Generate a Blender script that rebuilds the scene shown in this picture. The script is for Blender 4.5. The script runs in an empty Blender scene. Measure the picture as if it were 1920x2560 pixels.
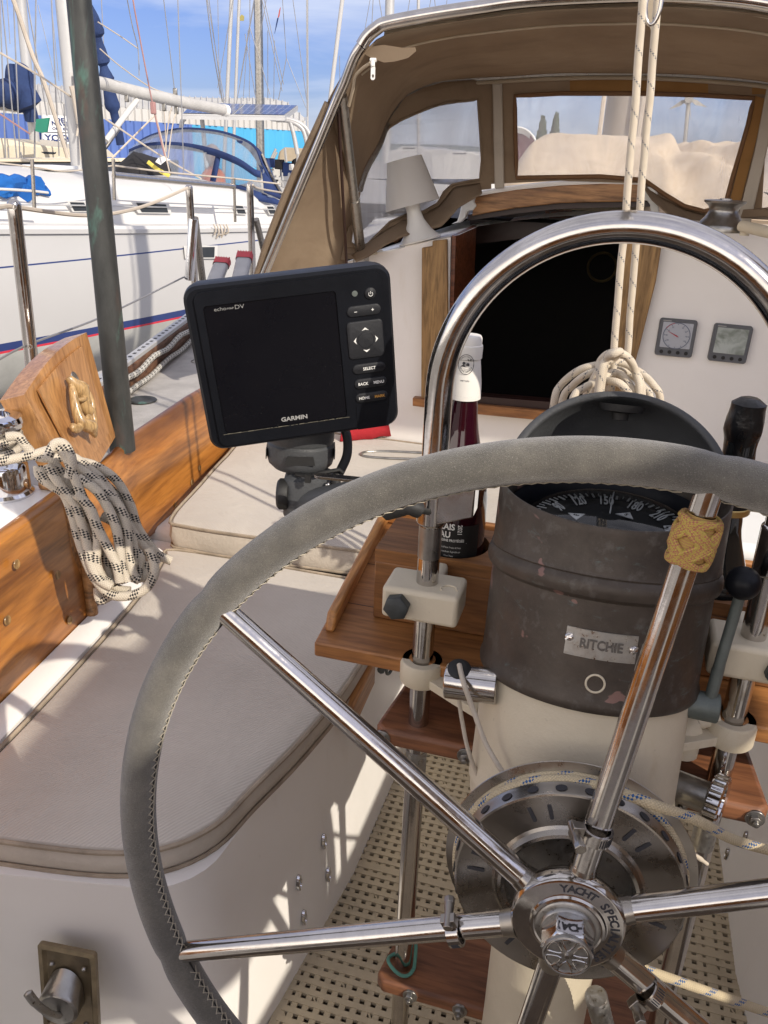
import bpy, bmesh, math, random
from math import sin, cos, pi, radians, atan2, sqrt
from mathutils import Vector as V, Matrix, noise
from mathutils.geometry import tessellate_polygon
random.seed(7)
S = bpy.context.scene
# ------------------------------------------------------------------ camera
F = 2080.0; PITCH = 23.3; YAW = -15.3; ROLL = 2.2       # F in pixels of a 1920 wide frame
_p, _y, _r = radians(PITCH), radians(YAW), radians(ROLL)
fw = V((sin(_y)*cos(_p), cos(_y)*cos(_p), -sin(_p)))
_r0 = V((cos(_y), -sin(_y), 0)); _u0 = _r0.cross(fw)
rt = cos(_r)*_r0 + sin(_r)*_u0; up = -sin(_r)*_r0 + cos(_r)*_u0
cd = bpy.data.cameras.new('camera'); cam = bpy.data.objects.new('camera', cd)
S.collection.objects.link(cam)
cd.sensor_fit = 'HORIZONTAL'; cd.sensor_width = 36; cd.lens = 36*F/1920
cd.clip_start = .02; cd.clip_end = 3000
cam.matrix_world = Matrix(((rt.x, up.x, -fw.x, 0), (rt.y, up.y, -fw.y, 0), (rt.z, up.z, -fw.z, 0), (0, 0, 0, 1)))
S.camera = cam
# ------------------------------------------------------------------ light
SUN_DIR = V((.857, -.515, 0)).normalized()      # horizontal direction towards the sun
SUN_EL = radians(34)
w = bpy.data.worlds.new('World'); S.world = w; w.use_nodes = True
wn = w.node_tree; bg = wn.nodes['Background']
sky = wn.nodes.new('ShaderNodeTexSky'); sky.sky_type = 'NISHITA'; sky.sun_disc = False
sky.sun_elevation = SUN_EL; sky.sun_rotation = atan2(SUN_DIR.x, SUN_DIR.y)
sky.air_density = 1.0; sky.dust_density = .6; sky.ozone_density = 2.0
tc = wn.nodes.new('ShaderNodeTexCoord'); mp = wn.nodes.new('ShaderNodeMapping')
mp.inputs['Scale'].default_value = (1.1, 2.2, 7.5); mp.inputs['Rotation'].default_value = (0, .12, .3)
nz = wn.nodes.new('ShaderNodeTexNoise'); nz.inputs['Scale'].default_value = 1.9; nz.inputs['Detail'].default_value = 9
nz.inputs['Distortion'].default_value = .7; nz.inputs['Roughness'].default_value = .55
rp = wn.nodes.new('ShaderNodeValToRGB'); rp.color_ramp.elements[0].position = .38; rp.color_ramp.elements[1].position = .74
rp.color_ramp.elements[0].color = (0.06,)*3+(1,); rp.color_ramp.elements[1].color = (.8,)*3+(1,)
mx = wn.nodes.new('ShaderNodeMix'); mx.data_type = 'RGBA'
mx.inputs['B'].default_value = (4.7, 5.0, 5.7, 1)
wn.links.new(tc.outputs['Generated'], mp.inputs['Vector']); wn.links.new(mp.outputs[0], nz.inputs['Vector'])
wn.links.new(nz.outputs['Fac'], rp.inputs[0]); sx = wn.nodes.new('ShaderNodeSeparateXYZ'); wn.links.new(tc.outputs['Generated'], sx.inputs[0])
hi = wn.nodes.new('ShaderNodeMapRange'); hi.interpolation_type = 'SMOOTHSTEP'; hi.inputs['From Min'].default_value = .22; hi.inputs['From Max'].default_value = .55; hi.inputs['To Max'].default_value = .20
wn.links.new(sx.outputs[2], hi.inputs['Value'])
wn.links.new(rp.outputs[0], mx.inputs['Factor'])
# fill light added to the sky: brighter overhead and low behind the photographer (out of the frame)
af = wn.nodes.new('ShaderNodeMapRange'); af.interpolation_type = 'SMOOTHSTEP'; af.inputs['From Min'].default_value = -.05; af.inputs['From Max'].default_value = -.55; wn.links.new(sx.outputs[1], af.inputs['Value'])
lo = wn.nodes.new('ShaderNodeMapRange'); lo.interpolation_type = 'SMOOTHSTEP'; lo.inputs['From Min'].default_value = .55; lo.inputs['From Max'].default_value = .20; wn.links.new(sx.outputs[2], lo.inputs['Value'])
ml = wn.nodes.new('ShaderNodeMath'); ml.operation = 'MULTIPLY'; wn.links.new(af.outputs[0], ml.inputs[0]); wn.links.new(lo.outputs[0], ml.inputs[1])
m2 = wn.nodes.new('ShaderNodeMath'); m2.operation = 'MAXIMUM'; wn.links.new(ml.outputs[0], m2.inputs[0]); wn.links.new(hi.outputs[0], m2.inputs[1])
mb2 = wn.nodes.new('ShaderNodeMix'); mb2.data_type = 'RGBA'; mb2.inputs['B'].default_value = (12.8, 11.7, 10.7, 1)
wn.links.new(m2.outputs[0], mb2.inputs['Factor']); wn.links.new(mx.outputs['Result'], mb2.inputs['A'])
tn = wn.nodes.new('ShaderNodeMix'); tn.data_type = 'RGBA'; tn.blend_type = 'MULTIPLY'; tn.inputs[0].default_value = 1; tn.inputs['B'].default_value = (.32, .375, .64, 1)
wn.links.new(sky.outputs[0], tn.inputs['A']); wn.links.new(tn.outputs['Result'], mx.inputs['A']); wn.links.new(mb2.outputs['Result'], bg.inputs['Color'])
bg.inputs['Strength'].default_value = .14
sl = bpy.data.lights.new('sun', 'SUN'); sl.energy = 3.3; sl.angle = radians(.55); sl.color = (1, .91, .78)
sun = bpy.data.objects.new('sun', sl); S.collection.objects.link(sun)
sd = V((SUN_DIR.x*cos(SUN_EL), SUN_DIR.y*cos(SUN_EL), sin(SUN_EL)))
sun.rotation_euler = sd.to_track_quat('Z', 'Y').to_euler(); sun.location = sd*20
S.view_settings.view_transform = 'Standard'; S.view_settings.look = 'None'
S.view_settings.exposure = .40; S.view_settings.gamma = 1
# ------------------------------------------------------------------ pixel -> world helpers
def ray(a, b): return fw + rt*((a-960)/F) - up*((b-1280)/F)
def pY(a, b, Y): r = ray(a, b); return r*(Y/r.y)
def pX(a, b, X): r = ray(a, b); return r*(X/r.x)
def pZ(a, b, Z): r = ray(a, b); return r*(Z/r.z)
def pD(a, b, D): return ray(a, b)*D
def pP(a, b, A, n): r = ray(a, b); return r*(A.dot(n)/r.dot(n))
def px(P): d = P.dot(fw); return (960+F*P.dot(rt)/d, 1280-F*P.dot(up)/d)
# ------------------------------------------------------------------ objects
LOC = {}
def link(o):
    S.collection.objects.link(o); return o
def thing(name, label, cat, loc=(0, 0, 0), group=None, kind=None):
    o = link(bpy.data.objects.new(name, None)); o.empty_display_size = .05
    o.location = V(loc); LOC[o.name] = V(loc)
    return tag(o, label, cat, group, kind)
def tag(o, label=None, cat=None, group=None, kind=None):
    if label: o['label'] = label
    if cat: o['category'] = cat
    if group: o['group'] = group
    if kind: o['kind'] = kind
    return o
class MB:
    def __init__(s): s.v = []; s.f = []; s.uv = {}; s.m = []; s.cur = 0
    def add(s, vs, fs, uvs=None):
        b = len(s.v); s.v += [V(p) for p in vs]
        for i, f in enumerate(fs):
            if uvs: s.uv[len(s.f)] = uvs[i]
            s.f.append([b+k for k in f]); s.m.append(s.cur)
        return s
    def box(s, c, sz, rot=None):
        c = V(c); h = V(sz)/2; R = rot or Matrix.Identity(3)
        vs = [c + R@V((x*h.x, y*h.y, z*h.z)) for x in (-1, 1) for y in (-1, 1) for z in (-1, 1)]
        return s.add(vs, [(0, 1, 3, 2), (4, 6, 7, 5), (0, 4, 5, 1), (2, 3, 7, 6), (0, 2, 6, 4), (1, 5, 7, 3)])
    def box2(s, a, b):
        a = V(a); b = V(b); return s.box((a+b)/2, [abs(b[i]-a[i]) for i in range(3)])
    def tube(s, pts, r, n=12, closed=False, caps=True, flat=1.0, u0=0.0):
        pts = [V(p) for p in pts]; N = len(pts)
        rs = r if isinstance(r, (list, tuple)) else [r]*N
        T = []
        for i in range(N):
            if closed: t = pts[(i+1) % N]-pts[i-1]
            else: t = pts[min(i+1, N-1)]-pts[max(i-1, 0)]
            if t.length < 1e-9: t = V((0, 0, 1))
            T.append(t.normalized())
        a = V((0, 0, 1)) if abs(T[0].z) < .9 else V((1, 0, 0))
        nv = (a - T[0]*a.dot(T[0])).normalized(); fr = [nv]
        for i in range(1, N):
            nv = fr[-1] - T[i]*fr[-1].dot(T[i])
            nv = nv.normalized() if nv.length > 1e-6 else fr[-1]
            fr.append(nv)
        if closed:
            bv = T[0].cross(fr[0]); e = fr[-1] - T[0]*fr[-1].dot(T[0])
            ang = atan2(e.dot(bv), e.dot(fr[0]))
            for i in range(N):
                th = -ang*i/N; b = T[i].cross(fr[i]); fr[i] = fr[i]*cos(th)+b*sin(th)
        vs = []; L = [u0]
        for i in range(N):
            b = T[i].cross(fr[i])
            for k in range(n):
                th = 2*pi*k/n
                vs.append(pts[i] + (fr[i]*cos(th)+b*sin(th)*flat)*rs[i])
            if i: L.append(L[-1]+(pts[i]-pts[i-1]).length)
        fs = []; uv = []
        M = N if closed else N-1
        for i in range(M):
            j = (i+1) % N; l1 = L[i]; l2 = L[j] if j else L[-1]+(pts[0]-pts[-1]).length
            for k in range(n):
                q = (k+1) % n
                fs.append((i*n+k, i*n+q, j*n+q, j*n+k))
                uv.append(((l1, k/n), (l1, (k+1)/n), (l2, (k+1)/n), (l2, k/n)))
        if caps and not closed:
            fs.append(tuple(range(n))[::-1]); uv.append([(0, 0)]*n)
            fs.append(tuple((N-1)*n+k for k in range(n))); uv.append([(0, 0)]*n)
        return s.add(vs, fs, uv)
    def lathe(s, o, ax, prof, n=48, a0=0, a1=2*pi, ref=None, sx=1, sy=1):
        o = V(o); ax = V(ax).normalized()
        ref = V(ref) if ref else (V((1, 0, 0)) if abs(ax.x) < .9 else V((0, 1, 0)))
        e1 = (ref-ax*ref.dot(ax)).normalized(); e2 = ax.cross(e1)
        full = abs(a1-a0-2*pi) < 1e-6; m = n if full else n+1
        vs = [o+ax*h+(e1*cos(a0+(a1-a0)*k/n)*sx+e2*sin(a0+(a1-a0)*k/n)*sy)*r for (r, h) in prof for k in range(m)]
        fs = []
        for i in range(len(prof)-1):
            for k in range(n):
                q = (k+1) % m if full else k+1
                fs.append((i*m+k, i*m+q, (i+1)*m+q, (i+1)*m+k))
        return s.add(vs, fs)
    def prism(s, poly, vec):
        n = len(poly); vec = V(vec); poly = [V(p) for p in poly]
        tri = tessellate_polygon([poly])
        fs = [tuple(t) for t in tri]+[tuple(n+i for i in reversed(t)) for t in tri]
        fs += [(i, (i+1) % n, n+(i+1) % n, n+i) for i in range(n)]
        return s.add(poly+[p+vec for p in poly], fs)
    def loops(s, loops, vec):
        """plate with holes; loops = list of 3D loops"""
        allp = [V(p) for l in loops for p in l]; n = len(allp); vec = V(vec)
        # project for tessellation
        nn = V((0, 0, 0)); l0 = [V(p) for p in loops[0]]
        for i in range(len(l0)): nn += l0[i].cross(l0[(i+1) % len(l0)])
        nn.normalize(); e1 = nn.orthogonal().normalized(); e2 = nn.cross(e1)
        tri = tessellate_polygon([[V((V(p).dot(e1), V(p).dot(e2), 0)) for p in l] for l in loops])
        fs = [tuple(t) for t in tri]+[tuple(n+i for i in reversed(t)) for t in tri]
        b = 0
        for l in loops:
            m = len(l); fs += [(b+i, b+(i+1) % m, n+b+(i+1) % m, n+b+i) for i in range(m)]; b += m
        return s.add(allp+[p+vec for p in allp], fs)
    def grid(s, rows, uv=True, closed=False):
        R = len(rows); C_ = len(rows[0]); vs = [V(p) for r in rows for p in r]; fs = []; uvs = []
        for i in range(R-1):
            for j in range(C_-(0 if closed else 1)):
                q = (j+1) % C_
                fs.append((i*C_+j, i*C_+q, (i+1)*C_+q, (i+1)*C_+j))
                uvs.append(((j/(C_-1), i/(R-1)), ((j+1)/(C_-1), i/(R-1)), ((j+1)/(C_-1), (i+1)/(R-1)), (j/(C_-1), (i+1)/(R-1))))
        return s.add(vs, fs, uvs)
    def sphere(s, c, r, n=20, m=12, sc=(1, 1, 1)):
        c = V(c); rows = []
        for i in range(m+1):
            t = pi*i/m
            rows.append([c+V((r*sc[0]*sin(t)*cos(2*pi*k/n), r*sc[1]*sin(t)*sin(2*pi*k/n), r*sc[2]*cos(t))) for k in range(n)])
        return s.grid(rows, closed=True)
    def xf(s, M):
        s.v = [M@p for p in s.v]; return s
    def build(s, name, mat, parent=None, smooth=True, bevel=0, solid=0, sub=0, angle=38, seg=2, origin=None):
        me = bpy.data.meshes.new(name)
        if parent is not None: o0 = LOC[parent.name]
        elif origin is not None: o0 = V(origin)
        else:
            xs = [p.x for p in s.v]; ys = [p.y for p in s.v]; zs = [p.z for p in s.v]
            o0 = V(((min(xs)+max(xs))/2, (min(ys)+max(ys))/2, min(zs)))
        me.from_pydata([tuple(p-o0) for p in s.v], [], s.f)
        mats = mat if isinstance(mat, (list, tuple)) else [mat]
        for m in mats: me.materials.append(m)
        if s.uv:
            uvl = me.uv_layers.new(name='UVMap')
            for pi_, p in enumerate(me.polygons):
                u = s.uv.get(pi_)
                if u:
                    for k, li in enumerate(p.loop_indices): uvl.data[li].uv = u[k]
        me.polygons.foreach_set('material_index', s.m)
        bm = bmesh.new(); bm.from_mesh(me); bmesh.ops.remove_doubles(bm, verts=bm.verts, dist=1e-6)
        bmesh.ops.recalc_face_normals(bm, faces=bm.faces); bm.to_mesh(me); bm.free()
        if smooth:
            me.polygons.foreach_set('use_smooth', [True]*len(me.polygons))
            if not sub: me.set_sharp_from_angle(angle=radians(angle))
        o = link(bpy.data.objects.new(name, me))
        if parent is not None: o.parent = parent; LOC[o.name] = o0
        else: o.location = o0; LOC[o.name] = o0
        if solid:
            m = o.modifiers.new('solid', 'SOLIDIFY'); m.thickness = solid; m.offset = 0
        if sub:
            m = o.modifiers.new('sub', 'SUBSURF'); m.levels = m.render_levels = sub
        if bevel:
            m = o.modifiers.new('bevel', 'BEVEL'); m.width = bevel; m.segments = seg; m.limit_method = 'ANGLE'; m.angle_limit = radians(40)
            m.harden_normals = False
        return o
def cr(pts, k=8, closed=False):
    """Catmull-Rom through pts"""
    pts = [V(p) for p in pts]; n = len(pts); out = []
    rng = range(n) if closed else range(n-1)
    for i in rng:
        if closed: a, b, c, d = pts[i-1], pts[i], pts[(i+1) % n], pts[(i+2) % n]
        else: a, b, c, d = pts[max(i-1, 0)], pts[i], pts[i+1], pts[min(i+2, n-1)]
        for j in range(k):
            t = j/k
            out.append(.5*((2*b)+(c-a)*t+(2*a-5*b+4*c-d)*t*t+(3*b-a-3*c+d)*t**3))
    if not closed: out.append(pts[-1])
    return out
def circ(c, e1, e2, r, n=48, a0=0, a1=2*pi, rb=None):
    c = V(c); rb = rb or r
    full = abs(a1-a0-2*pi) < 1e-6
    return [c+e1*(r*cos(a0+(a1-a0)*k/n))+e2*(rb*sin(a0+(a1-a0)*k/n)) for k in range(n if full else n+1)]
def rrect(c, e1, e2, w, h, r, n=5):
    out = []
    for (sx, sy, a) in ((1, 1, 0), (-1, 1, pi/2), (-1, -1, pi), (1, -1, 3*pi/2)):
        for k in range(n+1):
            t = a+pi/2*k/n
            out.append(V(c)+e1*(sx*(w/2-r)+r*cos(t))+e2*(sy*(h/2-r)+r*sin(t)))
    return out
# ------------------------------------------------------------------ text
_tc = {}
def text_mesh(txt, bold=0, ext=.02, res=3):
    key = (txt, bold)
    if key in _tc: return _tc[key]
    cu = bpy.data.curves.new('t', 'FONT'); cu.body = txt; cu.align_x = 'CENTER'; cu.align_y = 'CENTER'
    cu.offset = bold; cu.resolution_u = res; cu.extrude = ext
    ob = bpy.data.objects.new('t', cu); S.collection.objects.link(ob)
    dg = bpy.context.evaluated_depsgraph_get(); me = bpy.data.meshes.new_from_object(ob.evaluated_get(dg))
    vs = [v.co.copy() for v in me.vertices]; fs = [tuple(p.vertices) for p in me.polygons]
    bpy.data.objects.remove(ob); bpy.data.curves.remove(cu); bpy.data.meshes.remove(me)
    _tc[key] = (vs, fs); return vs, fs
def put_text(mb, txt, c, ex, ey, h, sx=1.0, bold=0, wrap=None):
    """text of cap height h centred at c in plane ex, ey"""
    vs, fs = text_mesh(txt, bold)
    ez = ex.cross(ey); k = h/.7
    if wrap: out = [wrap(p.x*k*sx, p.y*k, p.z*k) for p in vs]
    else: out = [V(c)+ex*(p.x*k*sx)+ey*(p.y*k)+ez*(p.z*k) for p in vs]
    mb.add(out, fs); return mb
# ------------------------------------------------------------------ materials
class N:
    def __init__(s, name):
        s.mat = bpy.data.materials.new(name); s.mat.use_nodes = True
        s.t = s.mat.node_tree; s.b = s.t.nodes['Principled BSDF']; s.out = s.t.nodes['Material Output']
    def n(s, typ, **kw):
        nd = s.t.nodes.new('ShaderNode'+typ)
        for k, v in kw.items():
            if k[0] == '_': setattr(nd, k[1:], v)
            else:
                i = nd.inputs[int(k[1:])] if k[0] == 'i' and k[1:].isdigit() else nd.inputs[k.replace('__', ' ')]
                if hasattr(v, 'is_linked') or isinstance(v, bpy.types.NodeSocket): s.t.links.new(v, i)
                else: i.default_value = v
        return nd
    def l(s, a, b): s.t.links.new(a, b)
    def set(s, **kw):
        for k, v in kw.items():
            i = s.b.inputs[k.replace('__', ' ')]
            if isinstance(v, bpy.types.NodeSocket): s.l(v, i)
            else: i.default_value = v
        return s
    def ramp(s, fac, stops, interp='LINEAR'):
        r = s.n('ValToRGB'); s.l(fac, r.inputs[0]); cr_ = r.color_ramp; cr_.interpolation = interp
        while len(cr_.elements) < len(stops): cr_.elements.new(.5)
        for e, (p, c) in zip(cr_.elements, stops):
            e.position = p; e.color = (c, c, c, 1) if isinstance(c, (int, float)) else (*c, 1)
        return r.outputs[0]
    def coord(s, kind='Object', scale=(1, 1, 1), rot=(0, 0, 0)):
        tc = s.n('TexCoord'); m = s.n('Mapping', Scale=scale, Rotation=rot); s.l(tc.outputs[kind], m.inputs[0]); return m.outputs[0]
    def noise(s, vec, scale=5, detail=4, rough=.5, dist=0):
        return s.n('TexNoise', Vector=vec, Scale=scale, Detail=detail, Roughness=rough, Distortion=dist).outputs[0]
    def bump(s, h, strength=.3, dist=.01, prev=None):
        b = s.n('Bump', Height=h, Strength=strength, Distance=dist)
        if prev: s.l(prev, b.inputs['Normal'])
        return b.outputs[0]
    def mix(s, f, a, b, mode='MIX'):
        m = s.n('Mix', _data_type='RGBA', _blend_type=mode)
        for k, v in ((0, f), (6, a), (7, b)):
            if isinstance(v, bpy.types.NodeSocket): s.l(v, m.inputs[k])
            else: m.inputs[k].default_value = v if k == 0 else (*v, 1)
        return m.outputs[2]
def simple(name, col, rough=.5, metal=0, bump=0, bscale=60, var=.12, vscale=6, **kw):
    m = N(name); c = m.coord()
    f = m.noise(c, vscale, 5, .6)
    base = m.mix(m.ramp(f, [(.3, 0), (.7, 1)]), [x*(1-var) for x in col], [min(1, x*(1+var)) for x in col])
    m.set(Base__Color=base, Metallic=metal, **kw)
    rr = m.n('MapRange', Value=m.noise(c, vscale*4, 4), **{'To__Min': max(0, rough-.07), 'To__Max': rough+.09})
    m.set(Roughness=rr.outputs[0])
    if bump: m.set(Normal=m.bump(m.noise(c, bscale, 4), bump, .004))
    return m.mat
def steel(name, col=(.60, .57, .54), rough=.09, scale=30):
    m = N(name); c = m.coord()
    f = m.noise(c, scale, 5, .65)
    m.set(Base__Color=m.mix(m.ramp(f, [(.35, 0), (.7, 1)]), [x*.82 for x in col], col), Metallic=1.0)
    r = m.n('MapRange', Value=m.noise(c, scale*2.3, 6, .7)); r.inputs['From Min'].default_value = .3; r.inputs['From Max'].default_value = .75
    r.inputs['To Min'].default_value = rough*.6; r.inputs['To Max'].default_value = rough*2.6
    m.set(Roughness=r.outputs[0], Normal=m.bump(m.noise(m.coord(scale=(1, 1, 1)), 180, 3), .04, .001))
    return m.mat
def wood(name, dark, light, grain='Y', scale=1.0, rough=.32, coat=.35, stain=0.0, fine=1.0):
    m = N(name); g = 1.0
    sc = {'X': (1.6, 16, 16), 'Y': (20, 1.1, 20), 'Z': (16, 16, 1.6)}[grain]
    c = m.coord(scale=[x*scale for x in sc])
    f1 = m.noise(c, 1.0, 8, .62, 1.4)
    c2 = m.coord(scale=[x*scale*7 for x in sc]); f2 = m.noise(c2, 1.0, 4, .6)
    col = m.mix(m.ramp(f1, [(.30, .5*(1-fine)), (.5, .6), (.68, 1)]), dark, light)
    col = m.mix(m.ramp(f2, [(.36, .75*fine), (.56, 0)]), col, [x*.45 for x in dark])
    f4 = m.noise(m.coord(scale=[x*scale*2.2 for x in sc]), 1.0, 6, .7, .8)
    col = m.mix(m.ramp(f4, [(.50, 0), (.70, .55*fine)]), col, [min(1, x*1.25) for x in light])
    if stain:
        f3 = m.noise(m.coord(scale=[x*.35*scale for x in sc]), 1.3, 5, .6, .6)
        col = m.mix(m.ramp(f3, [(.47, 0), (.60, stain)]), col, [x*.42 for x in dark])
    m.set(Base__Color=col, Roughness=m.ramp(f2, [(.3, rough+.15), (.7, rough)]), Normal=m.bump(f2, .18, .002))
    m.set(Coat__Weight=coat, Coat__Roughness=.12)
    return m.mat
M = {}
M['steel'] = steel('stainless_steel')
M['steel_brushed'] = steel('brushed_stainless', (.38, .35, .31), .20, 6)
M['steel_dull'] = steel('weathered_stainless', (.42, .41, .39), .28, 60)
M['chrome'] = steel('polished_chrome', (.75, .75, .77), .05, 15)
M['teak'] = wood('oiled_teak', (.15, .050, .013), (.46, .205, .062), 'X', 1.0, .42, .08, 0, .6)
M['teak_y'] = wood('oiled_teak_lengthwise', (.18, .060, .015), (.54, .25, .072), 'Y', 1.0, .38, .1, 0, .6)
M['teak_box'] = wood('box_teak', (.10, .036, .011), (.33, .145, .046), 'X', 1.0, .45, .06, 0, .6)
M['teak_dark'] = wood('dark_teak', (.085, .024, .010), (.24, .075, .028), 'X', 1.0, .4, .2)
M['teak_red'] = wood('reddish_teak', (.090, .031, .014), (.28, .115, .050), 'X', 1.0, .48, .06, 0, .7)
M['varnish'] = wood('varnished_coaming', (.24, .070, .012), (.60, .255, .052), 'Y', .6, .28, .4, .95, .5)
M['oak'] = wood('pale_oak', (.24, .13, .045), (.44, .27, .105), 'Z', 1.0, .5, .1, .4)
M['ply'] = wood('varnished_board', (.24, .095, .028), (.54, .28, .105), 'Z', 1.1, .3, .4, 0, .6)
M['hatch_wood'] = wood('hatch_teak', (.20, .085, .028), (.50, .26, .10), 'X', .8, .35, .2)
M['mahogany'] = simple('dark_mahogany', (.032, .014, .012), .3, 0, .1, 30, .3)
def gel():
    m = N('white_gelcoat'); c = m.coord(); f = m.noise(c, 2.5, 6, .6); g = m.noise(m.coord(scale=(1, 1, .25)), 9, 6, .7, .4); h = m.noise(c, 60, 4, .7)
    col = m.mix(m.ramp(f, [(.3, 0), (.7, 1)]), (.80, .775, .735), (.86, .835, .80))
    col = m.mix(m.ramp(g, [(.60, 0), (.80, .35)]), col, (.62, .55, .44))
    col = m.mix(m.ramp(h, [(.70, 0), (.80, .4)]), col, (.50, .46, .40))
    m.set(Base__Color=col, Roughness=m.ramp(g, [(.3, .28), (.7, .45)]), Normal=m.bump(f, .12, .01)); return m.mat
M['gelcoat'] = gel()
def cream():
    m = N('cream_paint'); c = m.coord(); f = m.noise(c, 9, 5, .6); g = m.noise(m.coord(scale=(1, 1, .35)), 16, 6, .7, .5); h = m.noise(c, 130, 4, .7)
    col = m.mix(m.ramp(f, [(.3, 0), (.7, 1)]), (.55, .485, .36), (.63, .56, .43))
    col = m.mix(m.ramp(g, [(.60, 0), (.76, .45)]), col, (.46, .34, .18))
    col = m.mix(m.ramp(h, [(.66, 0), (.74, .5)]), col, (.30, .26, .20))
    m.set(Base__Color=col, Roughness=m.ramp(g, [(.3, .42), (.7, .6)]), Normal=m.bump(h, .22, .003)); return m.mat
M['cream'] = cream()
M['black_plastic'] = simple('black_plastic', (.006, .007, .010), .42, 0, .05, 200, .3, 8, Specular__IOR__Level=.2)
M['grey_plastic'] = simple('grey_plastic', (.055, .058, .062), .55, 0, .2, 300, .2, 12)
M['rubber'] = simple('black_rubber', (.012, .012, .012), .6, 0, .1, 200)
M['white_plastic'] = simple('white_plastic', (.80, .80, .77), .35, 0, 0, 10, .03)
M['white_print'] = simple('white_print', (.75, .75, .72), .6, 0, 0, 10, .12, 200)
M['grey_print'] = simple('grey_print', (.30, .30, .29), .6, 0, 0, 10, .12, 200)
M['amber_print'] = simple('amber_print', (.60, .30, .06), .6)
M['dark_print'] = simple('dark_print', (.03, .03, .035), .7)
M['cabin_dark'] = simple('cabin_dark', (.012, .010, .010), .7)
# fabric and special materials
def cushion_mat():
    m = N('cushion_fabric'); c = m.coord()
    wv = m.n('TexWave', Vector=m.coord(rot=(0, 0, .55)), Scale=62, Distortion=.0, Detail=1.5, _wave_type='BANDS'); wv.inputs['Detail Scale'].default_value = 3
    f = m.noise(c, 3.5, 6, .6); g = m.noise(c, 22, 5, .7)
    col = m.mix(m.ramp(f, [(.3, 0), (.7, 1)]), (.48, .435, .375), (.59, .545, .475))
    col = m.mix(m.ramp(g, [(.64, 0), (.78, .30)]), col, (.30, .25, .19))
    col = m.mix(m.n('MapRange', Value=wv.outputs[1], **{'To__Max': .35}).outputs[0], col, (.36, .32, .28))
    b = m.bump(wv.outputs[1], .35, .0012); b = m.bump(m.noise(c, 6, 5, .6, .6), .5, .022, b)
    m.set(Base__Color=col, Roughness=.85, Normal=b, Sheen__Weight=.25); return m.mat
M['cushion'] = cushion_mat()
M['cushion_side'] = simple('cushion_boxing', (.50, .45, .38), .85, 0, .3, 120, .12, 14)
M['piping'] = simple('cushion_piping', (.33, .27, .20), .8, 0, .3, 150, .3, 20)
def suede():
    m = N('grey_suede_cover'); c = m.coord()
    n1 = m.noise(c, 1050, 2, .8); n2 = m.noise(c, 14, 5, .6); n3 = m.noise(c, 900, 2)
    n5 = m.noise(c, 42, 6, .7); col = m.mix(m.ramp(n2, [(.3, 0), (.7, 1)]), (.085, .080, .068), (.175, .162, .135)); col = m.mix(m.ramp(n5, [(.40, .45), (.60, 0)]), col, (.075, .072, .064))
    col = m.mix(m.ramp(n1, [(.58, 0), (.74, .5)]), col, (.48, .45, .39))
    col = m.mix(m.ramp(n3, [(.30, .6), (.45, 0)]), col, (.07, .065, .058))
    m.set(Base__Color=col, Roughness=.9, Normal=m.bump(n1, .8, .0014, m.bump(n5, .3, .002)), Sheen__Weight=.5, Sheen__Roughness=.4); return m.mat
M['suede'] = suede()
def copper():
    m = N('patinated_copper'); c = m.coord()
    f = m.noise(c, 9, 8, .65); g = m.noise(c, 40, 6, .7)
    col = m.mix(m.ramp(f, [(.3, 0), (.7, 1)]), (.040, .032, .026), (.105, .086, .070))
    col = m.mix(m.ramp(g, [(.55, 0), (.72, .45)]), col, (.20, .19, .17))
    n = m.noise(m.coord(scale=(1, 1, 1.25)), 21, 3, .45, .35)
    col = m.mix(m.ramp(n, [(.665, 0), (.675, .8)]), col, (.25, .145, .125))
    n5 = m.noise(m.coord(scale=(1, 1, 2.4)), 26, 6, .7, .5)
    col = m.mix(m.ramp(n5, [(.60, 0), (.70, .6)]), col, (.12, .17, .165))
    m.set(Base__Color=col, Metallic=.45, Roughness=m.ramp(g, [(.3, .38), (.7, .62)]), Normal=m.bump(g, .2, .003)); return m.mat
M['copper'] = copper()
def bronze_pole():
    m = N('verdigris_bronze'); c = m.coord(scale=(1, 1, .35))
    f = m.noise(c, 20, 7, .65); c2 = m.coord(scale=(1, 1, .3)); g = m.noise(c2, 14, 5, .6, .5)
    col = m.mix(m.ramp(f, [(.3, 0), (.7, 1)]), (.030, .032, .032), (.075, .078, .075))
    col = m.mix(m.ramp(g, [(.56, 0), (.66, .8)]), col, (.10, .22, .18))
    col = m.mix(m.ramp(m.noise(c2, 22, 4), [(.6, 0), (.7, .5)]), col, (.12, .07, .055))
    m.set(Base__Color=col, Metallic=.35, Roughness=.5, Normal=m.bump(f, .2, .003)); return m.mat
M['bronze_pole'] = bronze_pole()
M['bronze'] = simple('dull_bronze', (.26, .21, .14), .35, .85, .25, 60, .35, 25)
M['pewter'] = simple('tarnished_plating', (.32, .31, .29), .3, .9, .2, 50, .3, 20)
M['green_iron'] = simple('green_grey_metal', (.13, .15, .14), .5, .3, .2, 80, .25, 30)
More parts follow.
